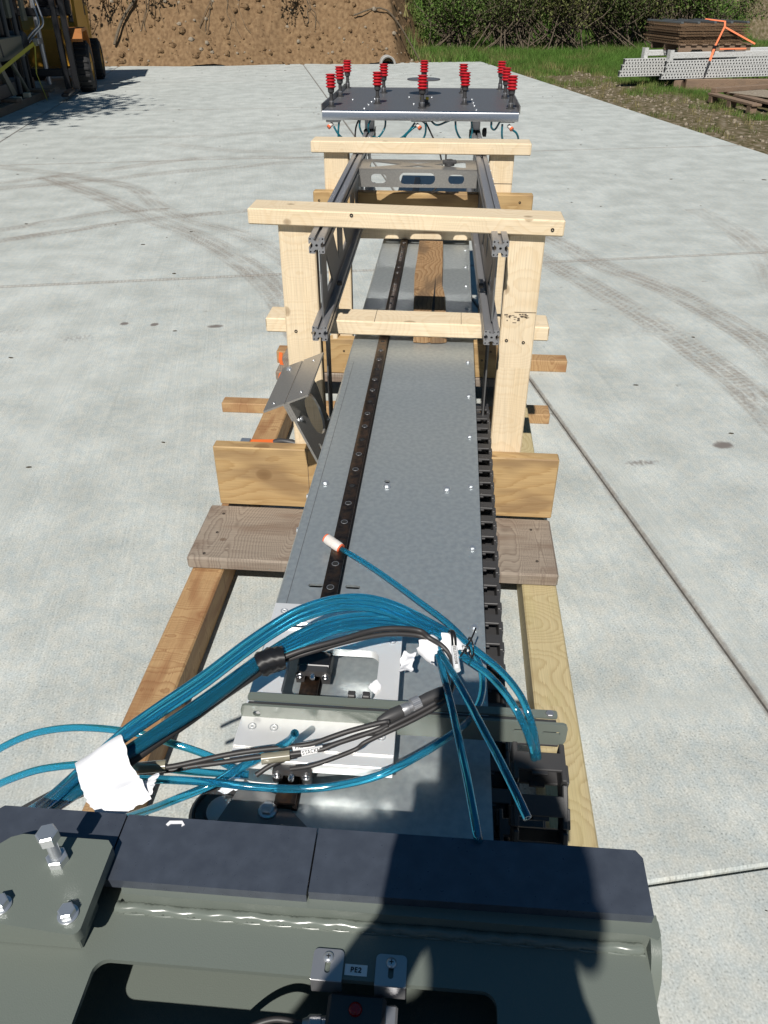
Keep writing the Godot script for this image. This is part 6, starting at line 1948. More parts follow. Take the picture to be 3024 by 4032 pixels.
# ---------------------------------------------------------------- bits
func make_loose_bits():
	# angled aluminium bracket standing out at the track's left
	var t := thing("angle_bracket", "bare aluminium bracket of two angles on a cut-out web, left of the track", "bracket")
	var T := Vector3(-0.3385, 0.603, -1.507)
	var d := Vector3(0.915, 0.40, 0).normalized()
	var w := Vector3(d.y, -d.x, 0)
	var L := 0.236
	for s in [-1.0, 1.0]:
		var bs := Basis(d, -w, Vector3(0, 0, 1))
		var b := mk(Transform3D(bs, T + Vector3(0, 0, -L / 2)))
		var x0: float = s * 0.0028
		var prof := pts([x0, 0.0, s * 0.056, 0.0, s * 0.056, -0.0042, x0 + s * 0.0042 + s * 0.002, -0.0042, x0 + s * 0.0042, -0.0062, x0 + s * 0.0042, -0.046, x0, -0.046])
		b.prism(prof, L)
		var an := part("angle", b, M.bent_alu, t)
		for z in ([0.024, 0.212] if s < 0 else [0.03, 0.205]):
			var p: Vector3 = T + d * s * 0.034 + Vector3(0, 0, -z)
			if s < 0 and z > 0.1:
				bolt(an, p, -w, 0.010)
			else:
				var h := mk(aim(p, -w))
				h.lathe(PackedVector2Array([Vector2(0.0046, 0.0002), Vector2(0.0043, 0.0008), Vector2(0.0030, 0.0006), Vector2(0.0022, -0.0005), Vector2(0.0, -0.0005)]), 12)
				part("rivet", h, M.bright, an)
	# web: in local (x = away along the track, y = down the slope)
	var web := mk(Transform3D(Basis(Vector3(0, 0, -1), -w, d), T))
	var outer := pts([0.0, -0.002, 0.236, -0.002, 0.236, -0.075, 0.205, -0.135, 0.205, -0.17, 0.18, -0.20, 0.16, -0.29, 0.0, -0.29])
	web.prism(outer, 0.0052, [circle(0.052, 22, Vector2(0.128, -0.098)), rounded(0.018, 0.085, 0.0088, 5, Vector2(0.055, -0.185))])
	part("web", web, M.bent_alu, t)
	for p in [[0.20, -0.155], [0.03, -0.06], [0.21, -0.05]]:
		var c: Vector3 = T + Vector3(0, 0, -p[0]) + w * (-p[1]) + d * 0.0028
		bolt(t, c, d, 0.009)
	# litter on the concrete: leaves, twigs, stains with a body
	var r := RandomNumberGenerator.new()
	r.seed = 61
	var xs := []
	for k in 170:
		var q := from_slab(r.randf_range(U0, U1), 0.6 + pow(r.randf(), 0.8) * 17.5)
		if q.x > -0.66 and q.x < 0.36 and q.y > -3.4: continue
		var s := r.randf_range(0.006, 0.016) * (1.0 if r.randf() < 0.9 else 1.8)
		xs.append(Transform3D(Basis(Vector3.UP, r.randf() * TAU).scaled(Vector3(s * 2.0, s * 0.5, s)), Vector3(q.x, 0.002, q.y)))
	for q in [[-1.66, -2.42, 0.035], [-0.395, -0.87, 0.012], [-1.9, -3.05, 0.03], [1.5, -3.33, 0.02], [0.4, -0.73, 0.008], [0.62, -0.78, 0.006]]:
		xs.append(Transform3D(Basis(Vector3.UP, q[0] * 9.0).scaled(Vector3(q[2], q[2] * 0.25, q[2] * 0.35)), Vector3(q[0], 0.002, q[1])))
	var o := scatter("litter", pebble(27).mesh(), M.debris, xs)
	add_child(o)
	tag(o, "dark crumbs of leaf and dirt scattered on the concrete", "litter", "", "stuff")

# ---------------------------------------------------------------- left: forklift and crated machine
func make_left_group():
	var f := thing("forklift", "yellow forklift in shade before the earth bank", "forklift", Vector3(-6.35, 0, -14.0), 0.29)
	# local: x right side toward us, z toward the camera = front of truck
	for q in [[0.42, 0.96, 0.33, 0.24], [0.40, -1.02, 0.30, 0.22], [-0.62, 0.96, 0.33, 0.24], [-0.60, -1.02, 0.30, 0.22]]:
		wheel(f, Vector3(q[0], q[2], q[1]), q[2], q[3])
	var hood := mk(Transform3D(Basis(Vector3(0, 0, -1), Vector3.UP, Vector3.RIGHT), Vector3(-0.10, 0, 0)))
	hood.prism(pts([-0.62, 0.32, -0.60, 0.80, -0.42, 0.95, 0.55, 0.98, 1.35, 0.95, 1.45, 0.80, 1.45, 0.40, 1.38, 0.32, 1.30, 0.62, 1.12, 0.70, 0.92, 0.68, 0.72, 0.60, 0.66, 0.26, -0.20, 0.22]), 0.86)
	part("chassis", hood, M.yellow_paint, f)
	var side := mk(Transform3D(Basis(Vector3(0, 0, -1), Vector3.UP, Vector3.RIGHT), Vector3(0.36, 0, 0)))
	side.prism(pts([-0.38, 0.26, -0.62, 0.62, -0.50, 0.90, -0.38, 1.55, 0.72, 1.60, 0.70, 0.40, 0.62, 0.24]), 0.05)
	part("side_panel", side, M.yellow_paint, f)
	var fender := mk(Transform3D(Basis(Vector3(0, 0, -1), Vector3.UP, Vector3.RIGHT), Vector3(0.40, 0, 0)))
	fender.prism(pts([-1.42, 0.68, -1.30, 0.80, -0.72, 0.80, -0.56, 0.66, -0.50, 0.34, -0.46, 0.34, -0.52, 0.70, -0.70, 0.84, -1.34, 0.84, -1.46, 0.72]), 0.24)
	part("fender", fender, M.orange_paint, f)
	part("counterweight", block(Vector3(-0.50, 0.35, -1.75), Vector3(0.34, 1.15, -1.40), 0.08), M.yellow_paint, f)
	for x in [-0.48, 0.32]:
		part("guard_post", rod(Vector3(x, 0.9, 0.66), Vector3(x, 2.1, 0.42), 0.035, 8), M.black_steel, f)
		part("guard_post", rod(Vector3(x, 0.95, -1.2), Vector3(x, 2.1, -0.8), 0.035, 8), M.black_steel, f)
	part("guard_roof", block(Vector3(-0.55, 2.08, -0.95), Vector3(0.39, 2.14, 0.55), 0.02), M.black_steel, f)
	part("seat", block(Vector3(-0.32, 0.95, -0.55), Vector3(0.16, 1.10, -0.05), 0.05), M.black_steel, f)
	part("seat_back", block(Vector3(-0.32, 1.05, -0.66), Vector3(0.16, 1.55, -0.52), 0.05), M.black_steel, f)
	for x in [-0.44, -0.32, 0.20, 0.32]: part("mast_rail", block(Vector3(x - 0.04, 0.08, 1.38), Vector3(x + 0.04, 2.1, 1.52), 0.01), M.black_steel, f)
	for y in [0.25, 1.0, 1.9]: part("mast_crossbar", block(Vector3(-0.44, y, 1.40), Vector3(0.32, y + 0.10, 1.50), 0.01), M.black_steel, f)
	part("lift_cylinder", rod(Vector3(-0.06, 0.15, 1.45), Vector3(-0.06, 2.0, 1.45), 0.035, 10), M.stainless, f)
	for x in [-0.36, 0.24]: part("fork", block(Vector3(x - 0.05, 0.06, 1.5), Vector3(x + 0.05, 0.10, 2.3), 0.01), M.black_steel, f)
	part("hydraulic_lamp", block(Vector3(0.30, 1.0, 1.2), Vector3(0.42, 1.3, 1.34), 0.02), M.black_steel, f)

	# tall crated machine on its own skid, nearer the camera
	var m := thing("crated_machine", "dark olive machine on a timber skid left of the yard", "machine", Vector3(-5.74, 0, -11.2), 0.155)
	var x0 := -0.02
	timber("runner", Vector3(x0 - 0.10, 0.0, -1.20), Vector3(x0, 0.095, 2.4), M.old_timber, m, Vector3.ZERO, 0.004)
	timber("runner", Vector3(x0 - 1.10, 0.0, -1.20), Vector3(x0 - 1.0, 0.095, 2.4), M.old_timber, m, Vector3.ZERO, 0.004)
	for z in [-1.05, 0.1, 1.2]: timber("cross_plank", Vector3(x0 - 1.2, 0.096, z), Vector3(x0 + (0.14 if z < -1.0 else 0.03), 0.134, z + 0.2), M.old_timber, m, Vector3.ZERO, 0.004)
	part("lower_panel", block(Vector3(x0 - 0.95, 0.55, -0.75), Vector3(x0 - 0.06, 0.80, 2.3), 0.01), M.olive, m)
	part("base", block(Vector3(x0 - 0.9, 0.136, -0.70), Vector3(x0 - 0.12, 0.30, 2.2), 0.01), M.body, m)
	part("upper_housing", block(Vector3(x0 - 0.95, 0.802, -0.55), Vector3(x0 - 0.16, 1.9, 2.3), 0.015), M.body, m)
	var wn := part("window", block(Vector3(x0 - 0.155, 0.86, 0.15), Vector3(x0 - 0.145, 1.06, 0.95), 0.004), M.glass_dark, m)
	for q in [[0.15, 0.85, 0.95, 0.87], [0.15, 1.05, 0.95, 1.07], [0.13, 0.85, 0.16, 1.07], [0.94, 0.85, 0.97, 1.07], [0.50, 0.86, 0.52, 1.06]]:
		part("frame", block(Vector3(x0 - 0.152, q[1], q[0]), Vector3(x0 - 0.135, q[3], q[2]), 0.002), M.stainless, wn)
	for z in [-0.70, -0.30, 0.62]:
		part("post", rod(Vector3(x0 - 0.10, 0.14, z), Vector3(x0 - 0.10, 1.9, z - 0.02), 0.035, 8), M.body, m)
	part("sloped_leg", (func():
		var b := mk(Transform3D(Basis(Vector3(0, 0, -1), Vector3.UP, Vector3.RIGHT), Vector3(x0 - 0.14, 0, 0)))
		b.prism(pts([-0.30, 0.56, -0.18, 0.56, 0.20, 0.14, 0.02, 0.14]), 0.06)
		return b).call(), M.olive, m)
	part("tilted_brace", rod(Vector3(x0 - 0.08, 0.55, -0.10), Vector3(x0 - 0.08, 0.14, -0.55), 0.03, 8), M.olive, m)
	part("drum", (func():
		var b := mk(aim(Vector3(x0 - 0.30, 0.70, -0.86), Vector3.RIGHT))
		b.lathe(PackedVector2Array([Vector2(0, 0), Vector2(0.14, 0), Vector2(0.15, 0.02), Vector2(0.15, 0.22), Vector2(0.13, 0.25), Vector2(0, 0.25)]), 20)
		return b).call(), M.body, m)
	part("rating_plate", block(Vector3(x0 - 0.144, 1.16, -0.42), Vector3(x0 - 0.138, 1.21, -0.28), 0.001), M.label, m)
	part("side_panel", block(Vector3(x0 - 0.16, 1.0, -0.78), Vector3(x0 - 0.10, 1.9, -0.58), 0.01), M.olive, m)
	# bent metal arms sticking out toward the yard
	for q in [[0.0, 0.0], [0.03, 0.09]]:
		var b := mk()
		b.tube(Mb.spline([Vector3(x0 - 0.10 + q[0], 0.70, -0.95 - q[1]), Vector3(x0 + 0.02 + q[0], 0.82, -1.0 - q[1]), Vector3(x0 + 0.12 + q[0], 0.92, -1.05 - q[1]), Vector3(x0 + 0.10 + q[0], 1.08, -1.08 - q[1]), Vector3(x0 + 0.06, 1.35, -1.1 - q[1])], 5), 0.014, 7)
		part("bent_arm", b, M.stainless, m)
	part("bracket_box", block(Vector3(x0 + 0.02, 0.68, -1.10), Vector3(x0 + 0.10, 0.75, -0.92), 0.006), M.stainless, m)
	part("tall_strip", block(Vector3(x0 - 0.06, 0.96, -1.05), Vector3(x0 - 0.02, 1.7, -0.90), 0.004), M.olive, m)
	for q in [[-0.35, 0.0], [0.05, 0.1], [0.12, 0.22]]:
		timber("chock", Vector3(x0 - 0.06, 0.096, q[0]), Vector3(x0 + 0.02, 0.15 - q[1] * 0.1, q[0] + 0.1), M.spruce, m)
	for k in 3:
		var b := mk()
		b.tube(Mb.spline([Vector3(x0 - 0.12, 1.7, 0.3 + k * 0.5), Vector3(x0 - 0.07, 1.1, 0.25 + k * 0.5), Vector3(x0 - 0.06, 0.6, 0.15 + k * 0.5)], 5), 0.015, 7)
		part("conduit", b, M.plastic, m)
	# yellow strap
	var st := thing("yellow_strap", "yellow tie-down strap over the crated machine to the ground", "strap", Vector3(-5.74, 0, -11.2), 0.155)
	var sb := mk()
	for q in [[Vector3(x0 + 0.03, 0.70, -1.0), Vector3(x0 + 0.03, 0.40, 1.3)], [Vector3(x0 + 0.03, 0.71, -0.98), Vector3(x0 + 0.03, 0.34, -0.75)], [Vector3(x0 + 0.03, 0.34, -0.75), Vector3(x0 + 0.14, 0.02, -0.62)]]:
		var along: Vector3 = (q[1] - q[0]).normalized()
		var wd := along.cross(Vector3.RIGHT).normalized() * 0.024
		for s in [-0.001, 0.001]:
			var o := Vector3(s, 0, 0)
			sb.quad(q[0] - wd + o, q[0] + wd + o, q[1] + wd + o, q[1] - wd + o, Vector3(signf(s), 0, 0))
	part("webbing", sb, M.yellow_strap, st)
	part("ratchet", block(Vector3(x0 + 0.02, 0.66, -1.03), Vector3(x0 + 0.06, 0.74, -0.95), 0.006), M.stainless, st)

func wheel(parent: Node, p: Vector3, r: float, w: float):
	var b := mk(aim(p - Vector3(w / 2, 0, 0), Vector3.RIGHT))
	b.lathe(PackedVector2Array([Vector2(r * 0.55, 0.02), Vector2(r * 0.62, 0.0), Vector2(r * 0.90, 0.0), Vector2(r * 0.98, 0.03), Vector2(r, 0.06), Vector2(r, w - 0.06), Vector2(r * 0.98, w - 0.03), Vector2(r * 0.90, w), Vector2(r * 0.62, w), Vector2(r * 0.55, w - 0.02)]), 28)
	for k in 22:
		b.X = aim(p - Vector3(w / 2, 0, 0), Vector3.RIGHT) * Transform3D(Basis(Vector3.UP, TAU * k / 22), Vector3.ZERO) * Transform3D(Basis(Vector3.RIGHT, 0.0), Vector3(r, w / 2, 0))
		b.box(Vector3(0.03, w * 0.8, 0.035), 0.006)
	var o := part("wheel", b, M.tyre, parent)
	var h := mk(aim(p - Vector3(w / 2 - 0.03, 0, 0), Vector3.RIGHT))
	h.lathe(PackedVector2Array([Vector2(0, 0.0), Vector2(r * 0.5, 0.0), Vector2(r * 0.57, -0.02), Vector2(r * 0.57, w - 0.04), Vector2(r * 0.5, w - 0.08), Vector2(r * 0.2, w - 0.07), Vector2(r * 0.18, w - 0.04), Vector2(0, w - 0.04)]), 20)
	part("rim", h, M.yellow_paint, o)

# ---------------------------------------------------------------- right: rack beams, wire decks, pallets
func rack_column(p: Vector3, dir: Vector3, length: float, label: String):
	# a perforated steel upright lying on its side: face with two rows of holes, lips behind
	var t := thing("rack_upright", label, "rack beam", p, 0.0, "galvanised rack uprights in a stack")
	var right := dir.normalized()
	var out_ := right.cross(Vector3.UP).normalized()
	if out_.z < 0: out_ = -out_
	var holes := []
	var n := int(length / 0.052)
	for k in n:
		for r in 2: holes.append(circle(0.0135, 6, Vector2(0.03 + k * 0.052 + (0.026 if r == 1 else 0.0), 0.026 - r * 0.052), 0.5))
	# cut the face in lengths so that each piece stays simple
	var b := mk(Transform3D(Basis(right, Vector3.UP, right.cross(Vector3.UP)), Vector3.ZERO))
	var face_sign := 1.0 if right.cross(Vector3.UP).z > 0 else -1.0
	for k in n:
		var x := 0.004 + k * 0.052
		b.prism(pts([x, -0.041, x + 0.052, -0.041, x + 0.052, 0.041, x, 0.041]), 0.004, [circle(0.0135, 6, Vector2(x + 0.016, 0.020), 0.5), circle(0.0135, 6, Vector2(x + 0.036, -0.020), 0.5)])
	part("face", b, M.galv, t)
	for s in [-1.0, 1.0]:
		var l := mk(Transform3D(Basis(right, Vector3.UP, right.cross(Vector3.UP)), right * (n * 0.026 + 0.004) + Vector3(0, s * 0.0395, 0) - out_ * 0.036))
		l.box(Vector3(n * 0.052, 0.004, 0.07), 0.0005)
		part("flange", l, M.galv, t)
	var bk := mk(Transform3D(Basis(right, Vector3.UP, right.cross(Vector3.UP)), right * (n * 0.026 + 0.004) - out_ * 0.06))
	bk.box(Vector3(n * 0.052, 0.07, 0.003), 0.0005)
	part("inner_face", bk, M.body, t)

func make_right_stack():
	var dir := Vector3(1.95, 0.015, -0.58).normalized()
	var a := Vector3(3.28, 0.0, -14.32)
	# timber dunnage
	var dn := mk(Transform3D(Basis(Vector3.UP, 0.08), Vector3(4.75, 0.045, -14.55)))
	dn.uo = Vector2(0.1, 0.12)
	dn.box(Vector3(2.1, 0.15, 0.14), 0.006)
	tag(part("timber_bearer", dn, M.old_timber), "reddish-brown timber bearer under the rack uprights", "timber")
	var d2 := mk(Transform3D(Basis(Vector3.UP, 1.1), Vector3(3.75, 0.035, -14.75)))
	d2.box(Vector3(0.8, 0.14, 0.12), 0.006)
	tag(part("timber_bearer", d2, M.old_timber), "short dark timber block under the left end of the rack uprights", "timber")
	var rows := ["lowest perforated upright of the front column", "middle perforated upright of the front column", "topmost perforated upright of the front column"]
	for k in 3: rack_column(a + Vector3(0, 0.165 + k * 0.086, 0) + dir * (0.0 if k == 0 else 0.05), dir, 2.6, rows[k])
	var out_ := Vector3(-0.46, 0, -0.89)
	for k in 3: rack_column(a + Vector3(0, 0.165 + k * 0.086, 0) + out_ * 0.55 + dir * (-0.35 + 0.03 * k), dir, 2.7, ["lowest upright of the back column", "middle upright of the back column", "topmost upright of the back column"][k])
	# plain boxed beams lying on top
	var labs := ["long pale box beam at the front top of the stack", "pale box beam at the back top of the stack"]
	for k in 2:
		var o: Vector3 = a + Vector3(0, 0.445, 0) + out_ * (0.05 + k * 0.62) + dir * 0.1
		var t := thing("box_beam", labs[k], "rack beam", o, 0.0, "plain box beams on the rack uprights")
		var b := mk(Transform3D(Basis(dir, Vector3.UP, dir.cross(Vector3.UP)), dir * 1.3))
		b.box(Vector3(2.6, 0.085, 0.06), 0.008)
		part("tube", b, M.galv, t)
		var e := mk(Transform3D(Basis(dir, Vector3.UP, dir.cross(Vector3.UP)), Vector3.ZERO))
		e.box(Vector3(0.006, 0.16, 0.10), 0.002)
		e.X = e.X * at(Vector3(0.03, 0.0, 0.05))
		e.box(Vector3(0.06, 0.16, 0.005), 0.001)
		part("end_connector", e, M.galv, t)
	# pallet carrying the decks
	var o2 := Vector3(3.52, 0.487, -14.52)
	var dx := Vector3(1.22, 0, -0.28).normalized()
	var dz := Vector3(-0.28, 0, -1.22).normalized()
	var fr := Basis(dx, Vector3.UP, dx.cross(Vector3.UP))
	var pl := thing("pallet", "grey timber pallet with notched runners under the wire decks", "pallet", o2)
	for k in 3:
		var b := mk(Transform3D(fr, dz * (0.02 + k * 0.50)))
		b.uo = Vector2(k * 0.3, 0.14)
		b.prism(pts([0, 0, 0.20, 0, 0.23, 0.035, 0.39, 0.035, 0.42, 0, 0.76, 0, 0.79, 0.035, 0.95, 0.035, 0.98, 0, 1.22, 0, 1.22, 0.09, 0, 0.09]), 0.038)
		part("runner", b, M.old_timber, pl)
	for k in 7:
		var b := mk(Transform3D(Basis(dz, Vector3.UP, dz.cross(Vector3.UP)), dx * (0.05 + k * 0.187) + dz * 0.52 + Vector3(0, 0.10, 0)))
		b.uo = Vector2(k * 0.17, 0.1 + 0.01 * k)
		b.box(Vector3(1.10, 0.018, 0.095), 0.002)
		part("deck_board", b, M.old_timber, pl)
	# wire mesh decks
	var names := ["lowest wire deck of the stack, on the pallet", "second wire deck from the pallet", "third wire deck from the pallet", "fourth wire deck from the pallet", "fifth wire deck from the pallet", "sixth wire deck from the pallet", "seventh wire deck, next below the top", "topmost wire deck with five grey channels across"]
	for k in 8:
		var sh := Vector3(sin(k * 2.3) * 0.025, 0, cos(k * 1.7) * 0.02)
		wire_deck(o2 + Vector3(0, 0.125 + k * 0.036, 0) + sh - dx * 0.04, dx, dz, k == 7, names[k])
	# orange straps
	var st := thing("orange_strap", "orange ratchet strap over the wire decks", "strap", Vector3.ZERO)
	var sb := mk()
	var seg := func(p: Vector3, q: Vector3, w: float):
		var n := Vector3(-0.2, 0.35, 0.9).normalized()
		var wd: Vector3 = (q - p).normalized().cross(n).normalized() * w
		for s in [-0.004, 0.004]: sb.quad(p - wd + n * s, p + wd + n * s, q + wd + n * s, q - wd + n * s, n * signf(s))
	seg.call(Vector3(4.12, 0.90, -15.6), Vector3(4.19, 0.895, -14.68), 0.013)
	seg.call(Vector3(4.19, 0.90, -14.68), Vector3(4.185, 0.83, -14.62), 0.013)
	seg.call(Vector3(4.185, 0.83, -14.62), Vector3(4.08, 0.55, -14.57), 0.013)
	seg.call(Vector3(4.185, 0.825, -14.63), Vector3(4.76, 0.59, -14.78), 0.012)
	seg.call(Vector3(4.08, 0.55, -14.56), Vector3(3.98, 0.38, -14.32), 0.018)
	seg.call(Vector3(4.17, 0.53, -14.58), Vector3(4.62, 0.53, -14.72), 0.010)
	part("webbing", sb, M.orange_strap, st)
	part("ratchet", block(Vector3(4.045, 0.49, -14.57), Vector3(4.10, 0.58, -14.53), 0.01), M.black_steel, st)
	var tl := mk()
	tl.tube(PackedVector3Array([Vector3(3.98, 0.39, -14.31), Vector3(3.95, 0.33, -14.29)]), 0.008, 6)
	part("hook", tl, M.black_steel, st)
	# old pallet on the ground with a grey sheet on it
	var gp := thing("pallet", "weathered pallet lying in the grass with a grey sheet on it", "pallet", Vector3(3.86, -0.02, -11.5), 0.0)
	var gx := Vector3(1.0, 0, -0.62).normalized()
	var gz := Vector3(-0.18, 0, -1.0).normalized()
	for k in 3:
		var b := mk(Transform3D(Basis(gz, Vector3.UP, gz.cross(Vector3.UP)), gz * 0.62 + gx * (0.02 + k * 0.5)))
		b.X.origin.y = 0.0
		for j in 3:
			b.X.origin = gz * (0.06 + j * 0.56) + gx * (0.03 + k * 0.5) + Vector3(0, 0.045, 0)
			b.box(Vector3(0.11, 0.085, 0.09), 0.004)
		part("block", b, M.old_timber, gp)
	for k in 4:
		var b := mk(Transform3D(Basis(gz, Vector3.UP, gz.cross(Vector3.UP)), gz * 0.62 + gx * (0.05 + k * 0.32) + Vector3(0, 0.104, 0)))
		b.uo = Vector2(k * 0.3, 0.12)
		b.box(Vector3(1.30, 0.030, 0.13), 0.004)
		part("deck_board", b, M.old_timber, gp)
	var cb := mk(Transform3D(Basis(gx, Vector3.UP, gx.cross(Vector3.UP)), gz * 1.25 + gx * 0.6 + Vector3(0, 0.15, 0)))
	cb.box(Vector3(1.1, 0.06, 0.10), 0.004)
	part("end_board", cb, M.old_timber, gp)
	var gs := mk(Transform3D(Basis(gx, Vector3.UP, gx.cross(Vector3.UP)), Vector3(3.86, 0.108, -11.5) + gz * 0.62 + gx * 0.78))
	gs.box(Vector3(0.7, 0.012, 0.9), 0.003)
	tag(part("grey_sheet", gs, M.stone), "flat grey sheet lying on the old pallet in the grass", "sheet")

func wire_deck(o: Vector3, dx: Vector3, dz: Vector3, top: bool, label: String):
	var t := thing("wire_deck", label, "wire deck", o, 0.0, "rusty wire decks in a stack")
	var b := mk()
	var lx := 1.18
	var lz := 1.25
	var nx := 24
	var nz := 14
	for i in nx + 1:
		var p := dx * (lx * i / nx)
		var h := 0.0035
		var q := p + dz * lz
		b.quad(p - dx * h + Vector3(0, h, 0), p + dx * h + Vector3(0, h, 0), q + dx * h + Vector3(0, h, 0), q - dx * h + Vector3(0, h, 0), Vector3.UP)
		b.quad(p - dx * h - Vector3(0, 0.016, 0), p + dx * h - Vector3(0, 0.016, 0), p + dx * h + Vector3(0, h, 0), p - dx * h + Vector3(0, h, 0), -dz)
	for j in nz + 1:
		var p := dz * (lz * j / nz)
		var h := 0.0035
		var q := p + dx * lx
		b.quad(p - dz * h, p + dz * h, q + dz * h, q - dz * h, Vector3.UP)
		b.quad(p - dz * h, p - dz * h - Vector3(0, 0.006, 0), q - dz * h - Vector3(0, 0.006, 0), q - dz * h, -dz)
	b.quad(Vector3(0, -0.02, 0), dx * lx + Vector3(0, -0.02, 0), dx * lx + Vector3(0, -0.012, 0), Vector3(0, -0.012, 0), -dz)
	b.quad(Vector3(0, -0.02, 0), dz * lz + Vector3(0, -0.02, 0), dz * lz + Vector3(0, -0.008, 0), Vector3(0, -0.008, 0), -dx)
	part("mesh", b, M.rusty_wire, t)
	for k in 4:
		if top: break
		var c := mk(Transform3D(Basis(dz, Vector3.UP, dz.cross(Vector3.UP)), dx * (0.10 + k * 0.32) + dz * lz * 0.5 + Vector3(0, -0.018, 0)))
		c.box(Vector3(lz, 0.018, 0.045), 0.002)
		part("channel", c, M.rusty_wire, t)
	if top:
		for k in 5:
			var c := mk(Transform3D(Basis(dz, Vector3.UP, dz.cross(Vector3.UP)), dx * (0.03 + k * 0.275) + dz * lz * 0.5 + Vector3(0, 0.018, 0)))
			c.box(Vector3(lz, 0.028, 0.042), 0.003)
			part("channel", c, M.deck_channel, t)

# ---------------------------------------------------------------- the photographer, standing behind the camera
func field(bones: Array, p: Vector3, k: float) -> float:
	var s := 0.0
	for b in bones:
		var a: Vector3 = b[0]
		var ab: Vector3 = b[1] - a
		var h := clampf((p - a).dot(ab) / maxf(ab.length_squared(), 1e-9), 0.0, 1.0)
		var d := p.distance_to(a + ab * h) - lerpf(b[2], b[3], h)
		if d < k * 6.0: s += exp(-d / k)
	return -log(s) * k if s > 1e-12 else k * 8.0

# surface nets over the field
func nets(bones: Array, cell: float, k: float, tint: Callable, into: Mb):
	var lo := Vector3(1e9, 1e9, 1e9)
	var hi := -lo
	for b in bones:
		for e in 2:
			var r: float = b[2 + e] + cell * 2.5
			lo = lo.min(b[e] - Vector3(r, r, r))
			hi = hi.max(b[e] + Vector3(r, r, r))
	var n := Vector3i(((hi - lo) / cell).ceil()) + Vector3i.ONE
	var f := PackedFloat32Array()
	f.resize(n.x * n.y * n.z)
	f.fill(1.0)
	for b in bones:
		var r: float = maxf(b[2], b[3]) + cell * 2.2
		var bl: Vector3 = b[0].min(b[1]) - Vector3(r, r, r)
		var bh: Vector3 = b[0].max(b[1]) + Vector3(r, r, r)
		var i0 := Vector3i(((bl - lo) / cell).floor()).clamp(Vector3i.ZERO, n - Vector3i.ONE)
		var i1 := Vector3i(((bh - lo) / cell).ceil()).clamp(Vector3i.ZERO, n - Vector3i.ONE)
		for z in range(i0.z, i1.z + 1):
			for y in range(i0.y, i1.y + 1):
				for x in range(i0.x, i1.x + 1):
					var at_ := (z * n.y + y) * n.x + x
					if f[at_] != 1.0: continue
					f[at_] = field(bones, lo + Vector3(x, y, z) * cell, k)
	var vert := {}
	var corner := [Vector3i(0, 0, 0), Vector3i(1, 0, 0), Vector3i(0, 1, 0), Vector3i(1, 1, 0), Vector3i(0, 0, 1), Vector3i(1, 0, 1), Vector3i(0, 1, 1), Vector3i(1, 1, 1)]
	var edges := [[0, 1], [2, 3], [4, 5], [6, 7], [0, 2], [1, 3], [4, 6], [5, 7], [0, 4], [1, 5], [2, 6], [3, 7]]
	for z in n.z - 1:
		for y in n.y - 1:
			for x in n.x - 1:
				var base := (z * n.y + y) * n.x + x
				var v := [f[base], f[base + 1], f[base + n.x], f[base + n.x + 1], f[base + n.x * n.y], f[base + n.x * n.y + 1], f[base + n.x * n.y + n.x], f[base + n.x * n.y + n.x + 1]]
				var neg := 0
				for q in v: if q < 0.0: neg += 1
				if neg == 0 or neg == 8: continue
				var sum := Vector3.ZERO
				var cnt := 0
				for e in edges:
					var a: float = v[e[0]]
					var b: float = v[e[1]]
					if (a < 0.0) != (b < 0.0):
						sum += Vector3(corner[e[0]]).lerp(Vector3(corner[e[1]]), a / (a - b))
						cnt += 1
				vert[base] = lo + (Vector3(x, y, z) + sum / cnt) * cell
	var e2 := cell * 0.5
	var nrm := {}
	for key in vert:
		var p: Vector3 = vert[key]
		nrm[key] = Vector3(field(bones, p + Vector3(e2, 0, 0), k) - field(bones, p - Vector3(e2, 0, 0), k), field(bones, p + Vector3(0, e2, 0), k) - field(bones, p - Vector3(0, e2, 0), k), field(bones, p + Vector3(0, 0, e2), k) - field(bones, p - Vector3(0, 0, e2), k)).normalized()
	var sx := 1
	var sy := n.x
	var sz := n.x * n.y
	for key in vert:
		for ax in [[sx, sy, sz], [sy, sz, sx], [sz, sx, sy]]:
			var a: float = f[key]
			var b: float = f[key + ax[0]] if key + ax[0] < f.size() else 1.0
			if (a < 0.0) == (b < 0.0): continue
			var k1: int = key - ax[1]
			var k2: int = key - ax[1] - ax[2]
			var k3: int = key - ax[2]
			if not (vert.has(k1) and vert.has(k2) and vert.has(k3)): continue
			into.col = tint.call(vert[key])
			into.tri(vert[key], vert[k1], vert[k2], nrm[key], nrm[k1], nrm[k2])
			into.tri(vert[key], vert[k2], vert[k3], nrm[key], nrm[k2], nrm[k3])

